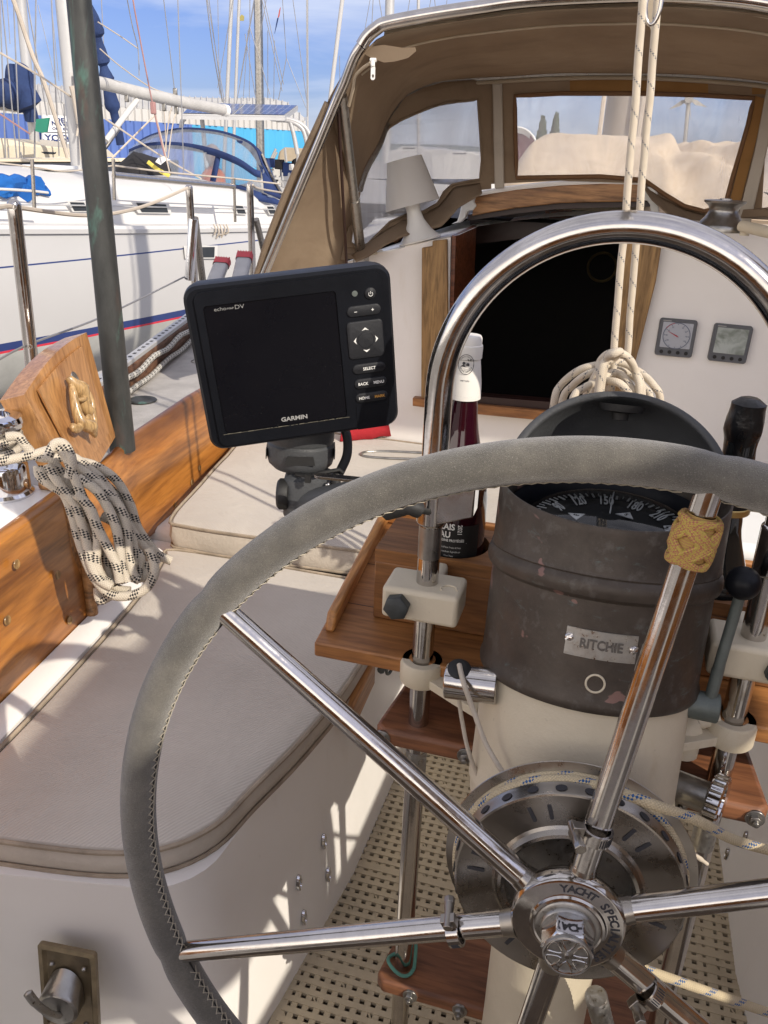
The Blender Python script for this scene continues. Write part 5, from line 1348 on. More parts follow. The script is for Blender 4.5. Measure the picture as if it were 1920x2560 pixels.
# winch on cabin top right
wb_ = on_top(1800, 578); 
tw2 = thing('winch', 'dull grey winch with a flared top on the cabin roof inside the dodger', 'winch', wb_)
k = 1.0; top_z = pY(1805, 500, wb_.y).z-wb_.z
mb = MB(); mb.lathe(wb_, (0, 0, 1), [(.062, 0), (.062, .012), (.058, .018), (.044, .034), (.038, .045), (.0365, .05), (.0365, top_z-.022), (.040, top_z-.014), (.051, top_z-.006), (.052, top_z-.001), (.046, top_z), (.030, top_z-.002), (0, top_z-.002)], 48); mb.build('drum', M['pewter'], tw2)
mb = MB(); mb.lathe(wb_, (0, 0, 1), [(.015, top_z), (.014, top_z+.004), (0, top_z+.004)], 8); mb.build('handle_socket', M['steel_dull'], tw2)
a_, b_ = on_top(1850, 588), on_top(2000, 625)
mb = MB(); mb.tube([a_+V((0, 0, .022)), b_+V((0, 0, .022))], .014, 12); mb.tube([a_+V((.01, 0, 0)), a_+V((.01, 0, .022))], .012, 10); mb.tube([b_, b_+V((0, 0, .022))], .012, 10)
tag(mb.build('grab_rail', M['cream']), 'short cream grab rail on the cabin roof to the right of the grey winch', 'rail')
# ================================================================== chrome winch on the coaming with its sheet
ZC_ = interp(top1, 1.15)-.006
wc = pZ(14, 1235, ZC_)
tw3 = thing('winch', 'polished chrome winch at the left frame edge with a black flecked rope round it', 'winch', wc)
mb = MB(); mb.lathe(wc, (0, 0, 1), [(.055, 0), (.055, .006), (.050, .012), (.049, .060), (.044, .070), (.036, .074), (.033, .080), (.033, .125), (.037, .135), (.052, .140), (.054, .150), (.050, .160), (.030, .163), (.030, .150), (0, .150)], 56); mb.build('drum', M['chrome'], tw3)
cf = thing('jib_sheet', 'thick white black-flecked rope hung in a coil over the wooden coaming', 'rope', wc+V((.1, .1, -.3)))
wr = []
for i in range(60):
    a = -2.2+i*.32; wr.append(wc+V(((.0395+.0003*i*.2)*cos(a), (.0395)*sin(a), .088+.00135*i*.9)))
mb = MB(); mb.tube(wr, .0078, 12); mb.build('winch_turns', M['rope_fleck'], cf)
def cp(x, y, d): return pD(x, y, d)
RR = .0088
def rp_(name, pts, d0, d1=None, r=RR):
    n_ = len(pts); P = [cp(x, y, d0+((d1 or d0)-d0)*i/(n_-1)) for i, (x, y) in enumerate(pts)]
    mb = MB(); mb.tube(cr(P, 7), r, 14, u0=random.random()); return mb.build(name, M['rope_fleck'], cf)
turns = [
 ([(-30, 1158), (30, 1148), (80, 1138), (125, 1125), (160, 1130), (190, 1150), (240, 1165), (290, 1200), (325, 1260), (345, 1320), (380, 1370), (400, 1390), (428, 1402)], 1.52, 1.62),
 ([(15, 1092), (45, 1092), (62, 1112), (90, 1140), (135, 1146), (175, 1140), (215, 1165), (255, 1200), (290, 1250), (322, 1310), (345, 1350), (375, 1385), (392, 1410)], 1.52, 1.60),
 ([(100, 1172), (125, 1210), (160, 1235), (182, 1290), (195, 1340), (215, 1400), (240, 1450), (275, 1485), (318, 1490), (360, 1475), (384, 1440), (385, 1410), (372, 1372)], 1.49, 1.52),
 ([(120, 1160), (135, 1190), (165, 1230), (190, 1265), (205, 1310), (218, 1360), (228, 1410), (250, 1450), (280, 1468)], 1.475, 1.50),
 ([(140, 1112), (165, 1140), (185, 1190), (205, 1240), (235, 1300), (245, 1350), (240, 1400), (255, 1445), (285, 1462)], 1.46, 1.51),
 ([(160, 1130), (190, 1165), (230, 1195), (265, 1230), (300, 1270), (318, 1330), (322, 1390), (335, 1440), (350, 1450)], 1.50, 1.52),
 ([(195, 1195), (240, 1225), (270, 1270), (290, 1320), (300, 1375), (305, 1420), (318, 1455)], 1.48, 1.51),
 ([(190, 1235), (225, 1270), (245, 1320), (270, 1370), (292, 1415), (300, 1455)], 1.47, 1.50),
 ([(215, 1180), (262, 1225), (300, 1290), (330, 1350), (335, 1400), (330, 1440)], 1.53, 1.54),
 ([(95, 1165), (100, 1190), (125, 1210), (160, 1215)], 1.50, 1.50),
 ([(200, 1500), (230, 1480), (270, 1500), (300, 1500), (340, 1490)][0:0] or [(245, 1470), (250, 1500), (275, 1490), (300, 1478)], 1.53, 1.53),
 ([(255, 1290), (290, 1310), (310, 1350), (300, 1400), (325, 1440), (352, 1446)], 1.52, 1.53),
 ([(345, 1378), (352, 1400), (350, 1425), (358, 1445), (368, 1430), (372, 1405)], 1.545, 1.545),
 ([(200, 1180), (235, 1205), (275, 1250), (305, 1300), (330, 1360), (350, 1400), (345, 1445)], 1.545, 1.55),
 ([(150, 1175), (180, 1215), (215, 1260), (235, 1310), (262, 1370), (270, 1430), (292, 1470), (325, 1478)], 1.52, 1.53),
 ([(130, 1150), (150, 1180), (172, 1225), (200, 1290), (212, 1350), (228, 1400)], 1.50, 1.52),
 ([(225, 1190), (268, 1215), (300, 1255), (318, 1300), (340, 1345), (362, 1385), (380, 1400)], 1.58, 1.60),
 ([(160, 1200), (200, 1270), (222, 1330), (262, 1400), (285, 1440), (310, 1450)], 1.545, 1.55),
 ([(120, 1142), (135, 1112), (155, 1108), (172, 1128), (180, 1160), (172, 1195)], 1.455, 1.47),
]
for pts, a_, b_ in turns: rp_('coil_turn', pts, a_, b_)
# ================================================================== carved varnished board
PA, PB_, PC_, PD_ = pD(62, 992, 1.62), pD(218, 836, 1.88), pD(286, 1080, 2.02), pD(175, 1190, 1.72)
eu = (PB_-PA).normalized(); nb2 = (PB_-PA).cross(PD_-PA).normalized()
if nb2.dot(PA) > 0: nb2 = -nb2
cbT = thing('carved_board', 'varnished wooden board with an arched top and a carved ornament, standing behind the rope', 'board', (PA+PC_)/2-V((0, 0, .2)))
Wd = (PB_-PA).length; dn_ = (PD_-PA); dn_ = (dn_-eu*dn_.dot(eu)*0).normalized()
def bp(u, v, z=0): # u across 0..1, v down 0..1
    t = PA.lerp(PB_, u); b = PD_.lerp(PC_, u); return t.lerp(b, v)+nb2*z
top = [bp(u, -.02-.075*sin(pi*min(1, max(0, (u-.0))))*1.0) for u in [k/16 for k in range(17)]]
poly = top+[bp(1, 1.05), bp(0, 1.25)]
mb = MB(); mb.prism(poly, -nb2*.055); mb.build('board', M['ply'], cbT, bevel=.004)
mb = MB(); 
fr = [bp(u, .06-.05*sin(pi*u)) for u in [.14+.72*k/12 for k in range(13)]]
mb.prism([p+nb2*.0005 for p in fr]+[bp(.86, .95, .0005), bp(.14, 1.05, .0005)], nb2*.004); mb.build('panel', M['ply'], cbT, bevel=.0015)
c = bp(.60, .25, .005); mb = MB(); oval(mb, c, nb2, V((0, 0, 1)), .026, .042, .003); mb.build('lock_plate', M['steel_dull'], cbT)
# intertwined carved figures: two swimming creatures in a ring
def fig(name, pts, rad, m_='carving'):
    P = [bp(u, v, .010+z) for u, v, z in pts]; mb = MB(); mb.tube(cr(P, 5), cr1(rad, 5), 12, flat=.75); return mb.build(name, M[m_], orn)
def cr1(r, k): 
    out = []
    for i in range(len(r)-1):
        for j in range(k): out.append(r[i]+(r[i+1]-r[i])*j/k)
    return out+[r[-1]]
orn = thing('carved_ornament', 'pale carved ring of two swimming creatures hung on the varnished board', 'carving', bp(.6, .9, .01))
def bq(x, y, z=0):
    # pixel onto the board plane
    r = ray(x, y); P = r*(PA.dot(nb2)/r.dot(nb2)); return P+nb2*(.012+z)
def figp(name, pts, rad):
    P = [bq(x, y, z) for x, y, z in pts]; mb = MB(); mb.tube(cr(P, 6), cr1(rad, 6), 12, flat=.8); return mb.build(name, M['carving'], orn)
figp('body', [(158, 946, 0), (168, 962, .004), (180, 975, .006), (190, 992, .004), (197, 1015, .002), (208, 1032, .002), (222, 1040, 0)], [.007, .012, .019, .016, .012, .013, .003])
figp('body', [(226, 1095, 0), (216, 1082, .004), (206, 1070, .006), (190, 1062, .004), (180, 1040, .002), (172, 1010, .002), (166, 985, .004), (163, 965, .002)], [.004, .011, .019, .017, .013, .011, .010, .006])
figp('arm', [(180, 985, .006), (190, 1000, .010), (178, 1005, .010), (172, 1002, .006)], [.008, .007, .006, .005])
figp('arm', [(200, 972, .002), (205, 990, .004), (212, 1010, .004), (216, 1035, .002), (220, 1060, .002), (214, 1078, .003)], [.006, .008, .009, .010, .009, .008])
figp('tail', [(190, 1062, .004), (178, 1076, .003), (168, 1072, .002), (170, 1082, .002)], [.011, .009, .010, .005])
figp('arm', [(192, 1062, .006), (200, 1048, .009), (208, 1058, .008), (214, 1070, .004)], [.007, .007, .006, .005])
figp('fin', [(205, 968, .002), (200, 980, .004), (196, 1000, .004), (198, 1018, .002)], [.005, .006, .006, .003])
# ================================================================== bronze pole and stanchions
fp = pZ(307, 1125, ZD+.02); tpz = 1.0
az_ = V((fp.x, fp.y, 0)).normalized()
tpq = pY(196, 0, fp.y*1.005); 
tpo = thing('gallows_pole', 'thick weathered bronze pole with green patches rising beside the coaming', 'pole', fp)
vtop = V((fp.x*1.005, fp.y*1.0, .75))
mb = MB(); mb.tube([fp.lerp(vtop, k/30) for k in range(31)], [.0310-.0003*k for k in range(31)], 32); mb.build('tube', M['bronze_pole'], tpo)
def stanchion(name, label, top_q, bot_q, Dp, r=.0125, zb=None, group='stanchions along the left rail', dome=True, hole=None, brace=None):
    """vertical post through pixel top_q at horizontal distance Dp"""
    r0 = ray(*top_q); h = sqrt(r0.x**2+r0.y**2); P = r0*(Dp/h)
    r1 = ray(*bot_q); h1 = sqrt(r1.x**2+r1.y**2); B = r1*(Dp/h1)
    base = V((B.x, B.y, zb if zb is not None else B.z))
    t = thing(name, label, 'stanchion', base, group)
    base2 = base+(B-base)*0; 
    mb = MB(); n_ = 14; d = (P-base).normalized()
    prof_ = [(base+d*((P-base).length*k/n_)) for k in range(n_)]
    rs_ = [r]*n_
    L_ = (P-base).length
    for k in range(7):
        a = pi/2*k/6; prof_.append(base+d*(L_-r+r*sin(a))); rs_.append(max(.0005, r*cos(a)))
    mb.tube(prof_, rs_, 20); mb.build('post', M['steel'], t)
    mb = MB(); mb.lathe(base, (0, 0, 1), [(.030, 0), (.030, .005), (.018, .010), (.0165, .045), (r, .047)], 24); mb.build('base', M['steel_brushed'], t)
    for hq in (hole or []):
        r2 = ray(*hq); h2 = sqrt(r2.x**2+r2.y**2); Hp = r2*(Dp/h2); tt_ = (Hp.z-base.z)/(P.z-base.z); c = base.lerp(P, tt_); v_ = V((-c.x, -c.y, 0)).normalized()
        mb = MB(); mb.lathe(c+v_*(r-.001), v_, [(.0052, 0), (.0055, .0015), (.0035, .0015), (.003, 0)], 16); mb.build('eyelet', M['steel_dull'], t)
    return t, P, base
SD = ZD+.0
t1, s1, b1 = stanchion('stanchion', 'nearest polished stanchion at the left frame edge with a rounded top', (33, 496), (78, 930), 2.13, .0155, SD, hole=((28, 516), (60, 864)))
t2, s2, b2 = stanchion('stanchion', 'stanchion with a sleeve and brace between the bronze pole and the chartplotter', (472, 460), (488, 700), 3.06, .0125, SD, hole=((468, 470), (469, 688)))
t3, s3, b3 = stanchion('stanchion', 'stanchion just left of the beige dodger panel, farthest along the rail', (624, 453), (633, 690), 3.35, .0130, SD, hole=((620, 462),))
def depth_at(q, Dp): r_ = ray(*q); return r_*(Dp/sqrt(r_.x**2+r_.y**2))
mb = MB(); mb.tube([depth_at((484, 548), 3.0), depth_at((473, 700), 3.0)], .0165, 18); mb.build('sleeve', M['chrome'], t2)
mb = MB(); mb.tube([depth_at((487, 545), 3.06), depth_at((514, 760), 3.2)], .0125, 14); mb.build('brace', M['steel_brushed'], t2)
mb = MB(); mb.tube([depth_at((640, 548), 3.36), depth_at((682, 720), 3.5)], .0120, 14); mb.build('brace', M['steel_brushed'], t3)
gl_ = 'wire lifelines of this boat'
def line(name, label, pts, r, mat, cat='wire', group=None, n=6, k=6):
    mb = MB(); mb.tube(cr(pts, k), r, n); return tag(mb.build(name, M[mat] if isinstance(mat, str) else mat), label, cat, group)
line('lifeline', 'upper plastic-coated lifeline sagging from the nearest stanchion past the bronze pole', [depth_at((-60, 523), 1.9), depth_at((0, 518), 2.05), depth_at((28, 516), 2.12), depth_at((110, 528), 2.3), depth_at((200, 538), 2.5), depth_at((280, 534), 2.65), depth_at((370, 512), 2.85), depth_at((468, 470), 3.04)], .0052, 'rope_far', 'lifeline')
line('lifeline', 'lower lifeline wire running past the bronze pole to the middle stanchion', [depth_at((-40, 925), 2.0), depth_at((60, 866), 2.12), depth_at((260, 790), 2.5), depth_at((469, 688), 3.04)], .0030, 'wire', 'lifeline')
line('lifeline', 'lifeline wire running from the farthest stanchion behind the beige dodger', [depth_at((632, 462), 3.34), depth_at((650, 472), 3.5), depth_at((725, 485), 4.0)], .0040, 'rope_far', 'lifeline')
for i, (qa, qb, lab) in enumerate((((556, 655), (522, 740), 'aluminium ladder rail with a red ribbed foot, the left of the two'), ((612, 640), (590, 740), 'aluminium ladder rail with a red ribbed foot, the right of the two'))):
    a_, b_ = depth_at(qa, 2.95), depth_at(qb, 2.80)
    t = thing('ladder_rail', lab, 'ladder', b_, 'stowed ladder rails'); d = (a_-b_).normalized(); e_ = rt-d*rt.dot(d); e_.normalize(); f_ = d.cross(e_)
    mb = MB(); mb.grid([rrect(b_, e_, f_, .052, .026, .012, 5), rrect(a_-d*.02, e_, f_, .052, .026, .012, 5)], closed=True); mb.build('rail', M['alloy_ladder'], t)
    rows = [rrect(a_-d*.021, e_, f_, .056, .030, .012, 5), rrect(a_+d*.006, e_, f_, .056, .030, .012, 5)]
    mb = MB(); mb.grid(rows, closed=True); mb.add(rows[1], [tuple(range(len(rows[1])))])
    for k in range(6): mb.box(a_+d*.008+e_*(-.022+.009*k), (.004, .028, .006), Matrix((e_, f_, d)).transposed())
    mb.build('foot_cap', M['red_plastic'], t)
# toe rail with lashed line
ra, rb = pZ(262, 1040, ZD), pZ(466, 866, ZD)
d_ = (rb-ra).normalized(); ra = ra-d_*.30; rb = rb+d_*1.6
tr = thing('toe_rail', 'weathered toe rail with an aluminium track and black and white rope along it', 'toe rail', (ra+rb)/2)
side = V((d_.y, -d_.x, 0))
mb = MB(); mb.prism([ra, ra+V((0, 0, .085)), ra+V((0, 0, .085))-side*.045, ra-side*.045], rb-ra); mb.build('rail', M['toe_wood'], tr, bevel=.004)
mb = MB(); mb.prism([ra+V((0, 0, .0855)), ra+V((0, 0, .100)), ra+V((0, 0, .100))-side*.034, ra+V((0, 0, .0855))-side*.034], rb-ra); mb.build('track', M['alloy'], tr, bevel=.002)
mb = MB(); L_ = (rb-ra).length
for k in range(60): mb.box(ra+d_*(L_*k/60)+V((0, 0, .1005))-side*.017, (.010, .016, .001), Matrix((side, d_, V((0, 0, 1)))).transposed())
mb.build('track_holes', M['dark_print'], tr)
mb = MB(); mb.tube([ra+d_*(L_*k/40)+side*.012+V((0, 0, .062+.006*sin(k*1.3))) for k in range(41)], .0095, 10)
tag(mb.build('rail_rope', M['rope_bw']), 'black and white rope running along the top of the toe rail', 'rope', 'lines along the toe rail')
mb = MB(); mb.tube([ra+d_*(L_*k/40)+side*.016+V((0, 0, .020+.004*sin(k*1.1))) for k in range(41)], .0085, 10)
tag(mb.build('rail_rope', M['rope_bw']), 'dark flecked rope lying low against the toe rail on the deck', 'rope', 'lines along the toe rail')
c = pZ(357, 1000, ZD+.012); mb = MB(); oval(mb, c, V((0, 0, 1)), V((0, 1, 0)), .085, .085, .004); tag(mb.build('deck_filler', M['bronze_pole']), 'round green tarnished filler cap on the grey side deck', 'filler cap')
# red cloth, wire pull and hatch ring on the forward cushion
rows = []
for j in range(9):
    v_ = j/8; row = []
    for i in range(19):
        u_ = i/18; x, y = 850+175*u_, 1110-18*u_-v_*(52+10*sin(u_*7))*(1-abs(2*u_-1)**4*.6)*(.7+.5*u_)
        base = pZ(x, 1104-20*u_, -.862); P = V((base.x, base.y+.05*v_, -.862+.075*sin(pi*v_)*(.5+.5*sin(pi*u_))+.008*noise.noise(V((u_*6, v_*4, 2)))))
        row.append(P)
    rows.append(row)
mb = MB(); mb.grid(rows); tag(mb.build('red_cushion', M['red_cloth'], solid=.01), 'red cloth bundle lying on the far cushion against the bulkhead', 'cloth')
P = [pZ(x, y, -.858) for x, y in ((1060, 1148), (980, 1146), (920, 1142), (902, 1136), (915, 1130), (960, 1128), (1060, 1132))]
mb = MB(); mb.tube(cr(P, 6), .0042, 8); tag(mb.build('hatch_loop', M['pewter']), 'flattened metal loop lying on the far cushion behind the chartplotter', 'loop')
# teak handrail strip and padeye seen under the tray
a_, b_ = pX(940, 1648, -.392), pX(884, 1768, -.392)
mb = MB(); dd = (b_-a_); mb.prism([a_, a_+V((-.03, 0, .0)), a_+V((-.03, 0, -.06)), a_+V((0, 0, -.06))], dd)
tag(mb.build('teak_step', M['teak_y'], bevel=.004), 'short teak batten on the locker side beneath the tray', 'batten')
c = pX(958, 1664, -.395); mb = MB(); mb.tube(circ(c+V((.014, 0, -.006)), V((.3, 1, 0)).normalized(), V((0, 0, 1)), .011, 20), .0035, 8, closed=True); mb.tube([c+V((.004, -.032, .010)), c+V((.004, 0, .004)), c+V((.004, .032, .010))], [.009, .007, .009], 8)
tag(mb.build('padeye', M['green_iron']), 'greenish metal padeye on the white face below the tray', 'padeye')
# latch on the seat base at bottom left
nS = V((.10, -1, .12)).normalized()
c = pY(178, 2470, .715)
e1 = V((1, .10, 0)).normalized(); e2 = nS.cross(e1); e2 = -e2 if e2.z < 0 else e2
lt = thing('locker_latch', 'tarnished metal pull latch with a thumb lever on the seat locker front', 'latch', c-V((0, 0, .08)))
S_ = 1.18
def lq(x, y, z=0): return c+e1*x*S_+e2*y*S_+nS*z*S_
mb = MB(); rows = [rrect(lq(0, 0, 0), e1, e2, .078*S_, .135*S_, .006, 4), rrect(lq(0, 0, .006), e1, e2, .078*S_, .135*S_, .006, 4), rrect(lq(0, 0, .007), e1, e2, .066*S_, .122*S_, .004, 4), rrect(lq(0, 0, .003), e1, e2, .058*S_, .114*S_, .003, 4)]
mb.grid(rows, closed=True); mb.add(rows[-1], [tuple(range(len(rows[-1])))]); mb.build('plate', M['bronze'], lt)
# cup shaped hood of the latch
rows = []
for k in range(9):
    t = k/8; rows.append([lq(-.004+(.0235+.004*t)*cos(a)*(1-.0*t), -.008+(.030-.006*t)*sin(a)*(1)+(.020 if sin(a) > .0 else 0)*(1-t)*.6, .004+.022*t) for a in [2*pi*j/40 for j in range(40)]])
rows.append([lq(-.004+.023*cos(a), -.008+.0205*sin(a), .028) for a in [2*pi*j/40 for j in range(40)]]); rows.append([lq(-.004+.016*cos(a), -.008+.0145*sin(a), .026) for a in [2*pi*j/40 for j in range(40)]])
mb = MB(); mb.grid(rows, closed=True); mb.add(rows[-1], [tuple(range(40))]); mb.build('barrel', M['pewter'], lt)
mb = MB(); mb.tube(cr([lq(.000, -.018, .026), lq(-.012, .000, .038), lq(-.022, .018, .044), lq(-.030, .034, .046)], 6), [.0050]*6+[.0060]*6+[.0068]*6+[.003], 14, flat=.6); mb.build('thumb_lever', M['steel_dull'], lt)
for q in ((-.022, .038), (.022, .040), (-.018, -.048), (.020, -.050)):
    mb = MB(); mb.sphere(lq(*q, .004), .0042, 10, 7, (1, 1, .8)); mb.build('screw', M['steel_dull'], lt)
# ================================================================== dodger (spray hood)
M['canvas_mid'] = canvas('canvas_mid', (.42, .33, .24), (.50, .40, .29), .3)
td = thing('dodger', 'beige canvas dodger with clear plastic windows on a steel tube frame over the companionway', 'spray hood', V((0, 2.6, -.35)))
# aft bow: pixel, Y
A = [(904, 114, 2.10), (918, 92, 2.10), (940, 72, 2.10), (970, 57, 2.10), (1080, 36, 2.10), (1200, 18, 2.10), (1300, 4, 2.10), (1460, -7, 2.10), (1640, -12, 2.10), (1800, -5, 2.10), (1920, 10, 2.10), (2040, 40, 2.10), (2150, 90, 2.10), (2210, 150, 2.10)]
Ap = cr([pY(x, y, Y) for x, y, Y in A], 6)
mb = MB(); mb.tube(Ap, .0150, 20); mb.build('aft_bow', M['steel'], td)
# leg: from bow end down to the coaming
l0 = pY(904, 114, 2.10); l1 = pY(862, 205, 2.12); l2 = pY(845, 243, 2.13); l3 = pY(640, 735, 2.22)
mb = MB(); mb.tube(cr([l0, pY(885, 145, 2.105), l1, l2], 6)+[l2.lerp(l3, k/20) for k in range(1, 21)], .0125, 16); mb.build('bow_leg', M['steel'], td)
def mirror(P): return V((-P.x+.03, P.y, P.z))
mb = MB(); mb.tube([mirror(p) for p in cr([l0, l1, l2], 4)]+[mirror(l3)], .0125, 16); mb.build('bow_leg', M['steel'], td)
# middle bow
B = [(897, 475, 2.42), (915, 420, 2.46), (946, 363, 2.52), (971, 300, 2.60), (1013, 240, 2.68), (1060, 216, 2.73), (1106, 203, 2.77), (1233, 193, 2.80), (1400, 184, 2.80), (1580, 182, 2.80), (1760, 190, 2.80), (1925, 205, 2.80), (2040, 235, 2.78), (2130, 300, 2.68), (2185, 400, 2.50), (2195, 480, 2.42)]
Bp = cr([pY(x, y, Y) for x, y, Y in B], 5)
mb = MB(); mb.tube(Bp, .0115, 14); mb.build('middle_bow', M['steel_dull'], td)
st0, st1 = pY(855, 238, 2.14), pY(903, 640, 2.50)
mb = MB(); mb.tube([st0, st0.lerp(st1, .62)], .0125, 14); mb.tube([st0.lerp(st1, .60), st1], .0150, 14); mb.build('strut', M['steel_dull'], td)
mb = MB(); mb.box(st1+V((0, 0, -.012)), (.04, .04, .03)); mb.tube([st1+V((0, 0, .02)), st1+V((0, 0, -.02))], .011, 10); mb.build('strut_foot', M['steel_dull'], td, bevel=.003)
# canvas roof between the bows (resampled by parameter)
def resamp(P, n):
    L = [0]
    for a, b in zip(P, P[1:]): L.append(L[-1]+(b-a).length)
    out = []; j = 0
    for k in range(n):
        s = L[-1]*k/(n-1)
        while j < len(P)-2 and L[j+1] < s: j += 1
        t = (s-L[j])/max(1e-9, L[j+1]-L[j]); out.append(P[j].lerp(P[j+1], min(1, max(0, t))))
    return out
n_ = 60
# the roof: front edge of canvas follows the aft bow, back edge the middle bow; x matched
leftA = [pY(x, y, Y) for x, y, Y in ((818, 258, 2.15), (828, 236, 2.14), (857, 186, 2.11), (884, 142, 2.10))]
RA = resamp(cr(leftA+[p+V((0, .012, -.020)) for p in Ap[::6]]+[mirror(p) for p in leftA[::-1]], 5), n_)
RB = resamp(Bp, n_)
rows = []
for k in range(15):
    t = k/14; row = []
    for i in range(n_):
        p = RA[i].lerp(RB[i], t); sag = -.012*sin(pi*t)+.004*noise.noise(V((i*.15, t*3, 1)))
        row.append(p+V((0, 0, sag)))
    rows.append(row)
mb = MB(); mb.grid(rows); mb.build('roof_canvas', M['canvas'], td, solid=.003)
# pale seam tape under the roof
def on_roof(i, t, dz=-.004): 
    i0 = int(i); i1 = min(n_-1, i0+1); f = i-i0; r_ = rows[int(t*14)]; r2_ = rows[min(14, int(t*14)+1)]; g = t*14-int(t*14)
    return (r_[i0].lerp(r_[i1], f)).lerp(r2_[i0].lerp(r2_[i1], f), g)+V((0, 0, dz))
mb = MB(); mb.tube([on_roof(5+i*.5, .14) for i in range(96)], .0028, 6); mb.build('seam_cord', M['canvas_light'], td)
mb = MB(); mb.tube([p+V((0, -.006, -.013)) for p in Bp[30:62]], .006, 8); mb.build('seam_binding', M['canvas_light'], td)
# pocket strip holding the aft bow
mb = MB(); mb.grid([[p+V((0, .004, .014)) for p in Ap[16:]], [p+V((0, .030, .006)) for p in Ap[16:]], [p+V((0, .022, -.022)) for p in Ap[16:]]]); mb.build('bow_sleeve', M['canvas_light'], td, solid=.003)
# canvas patch at the corner and zip pull
P = [(905, 118), (960, 112), (1010, 120), (1038, 118), (1040, 128), (1020, 145), (985, 154), (960, 156), (935, 148), (915, 138)]
mb = MB(); mb.prism([pY(x, y, 2.118) for x, y in P], (0, .003, 0)); mb.build('corner_patch', M['canvas'], td)
mb = MB(); mb.tube(cr([pY(925, 158, 2.10), pY(905, 172, 2.11), pY(888, 192, 2.12), pY(882, 225, 2.13), pY(872, 265, 2.15)], 6), .004, 8); mb.build('zip', M['canvas_light'], td)
zp = pY(932, 165, 2.09)
mb = MB(); mb.tube([pY(926, 150, 2.09), pY(940, 150, 2.09)], .0045, 8); mb.tube([pY(932, 148, 2.09), pY(932, 166, 2.085)], .0050, 8)
mb.loops([rrect(pY(932, 182, 2.085), V((1, 0, 0)), V((0, 0, 1)), .010, .030, .0045, 5), rrect(pY(932, 190, 2.085), V((1, 0, 0)), V((0, 0, 1)), .005, .007, .002, 5)[::-1]], (0, .003, 0)); mb.build('zip_pull', M['white_plastic'], td)
# side panel (left) from the leg to the strut and mid bow
def side_panel(mir=False):
    f = mirror if mir else (lambda p: p)
    E0 = [f(p) for p in [pY(818, 258, 2.15), pY(790, 320, 2.155), pY(757, 390, 2.17), pY(726, 456, 2.18), pY(672, 591, 2.20), pY(640, 692, 2.22), pY(600, 790, 2.23)]]
    E1 = [f(p) for p in [pY(898, 400, 2.44), pY(893, 450, 2.43), pY(886, 500, 2.44), pY(880, 540, 2.46), pY(874, 580, 2.48), pY(868, 620, 2.49), pY(862, 690, 2.50)]]
    rws = []
    a = resamp(cr(E0, 5), 24); b = resamp(cr(E1, 5), 24)
    for i in range(24):
        rws.append([a[i].lerp(b[i], k/10)+V((0, 0, 0))+(V((-1, 0, 0)) if not mir else V((1, 0, 0)))*(-.010*sin(pi*k/10)+.006*noise.noise(V((i*.2, k*.3, 3)))) for k in range(11)])
    mb = MB(); mb.grid(rws); mb.build('side_panel', M['canvas'], td, solid=.003)
    # gusset up to the roof edge
    R = rows if not mir else [r[::-1] for r in rows]
    edge = [R[k][0] for k in range(15)]
    top_ = resamp(edge, 12); bot_ = resamp([a[0], b[0]], 12)
    mb = MB(); mb.grid([[top_[k].lerp(bot_[k], j/5) for k in range(12)] for j in range(6)]); mb.build('side_gusset', M['canvas'], td, solid=.003)
    return a, b
sa, sb = side_panel(); side_panel(True)
mb = MB(); mb.tube([p+V((.004, -.006, 0)) for p in sa], .010, 8); mb.build('panel_hem', M['canvas'], td)
mb = MB(); mb.tube(resamp([pY(845, 262, 2.14), pY(868, 690, 2.49)], 12), .0045, 6); mb.build('panel_seam', M['mahogany'], td)
# front and side windscreens -------------------------------------------------
def Yw(x): 
    return interp([(860, 2.44), (900, 2.46), (1000, 2.60), (1100, 2.70), (1235, 2.80), (1900, 2.80), (2000, 2.78), (2200, 2.46)], x)
def scr(x, y): 
    yy = Yw(x); tilt = .10*(440-y)/250*-1 if 1200 < x < 2000 else 0
    return pY(x, y, yy+.02)
def screen_panel(name, outer, holes_, mat, th=.003, dy=0.0):
    pts2 = [[V((x, y, 0)) for x, y in outer]]+[[V((x, y, 0)) for x, y in h] for h in holes_]
    tri = tessellate_polygon(pts2); allp = [p for l in pts2 for p in l]
    vs = [scr(p.x, p.y)+V((0, dy, 0)) for p in allp]; n = len(vs); nrm = V((0, th, 0))
    fs = [tuple(t) for t in tri]+[tuple(n+i for i in reversed(t)) for t in tri]; b = 0
    for l in pts2:
        m = len(l); fs += [(b+i, b+(i+1) % m, n+b+(i+1) % m, n+b+i) for i in range(m)]; b += m
    mb = MB(); mb.add(vs+[v+nrm for v in vs], fs); return mb.build(name, mat, td)
def dens(pts, closed=True, k=5):
    out = []
    m = len(pts)
    for i in range(m if closed else m-1):
        a, b = pts[i], pts[(i+1) % m]
        for j in range(k): out.append((a[0]+(b[0]-a[0])*j/k, a[1]+(b[1]-a[1])*j/k))
    if not closed: out.append(pts[-1])
    return out
W_side = dens([(1195, 249), (1165, 253), (1120, 256), (1080, 268), (1040, 284), (1000, 302), (975, 318), (955, 345), (935, 385), (915, 430), (900, 480), (890, 530), (882, 570), (878, 605), (893, 620), (920, 610), (950, 580), (975, 555), (1020, 535), (1060, 528), (1095, 508), (1110, 480), (1130, 462), (1160, 455), (1200, 448), (1205, 400), (1200, 320)], k=3)
W_c = dens([(1288, 240), (1400, 234), (1600, 234), (1750, 238), (1884, 246), (1870, 310), (1850, 380), (1832, 440), (1812, 515), (1760, 528), (1710, 515), (1660, 485), (1610, 450), (1500, 441), (1292, 444), (1289, 340)], k=3)
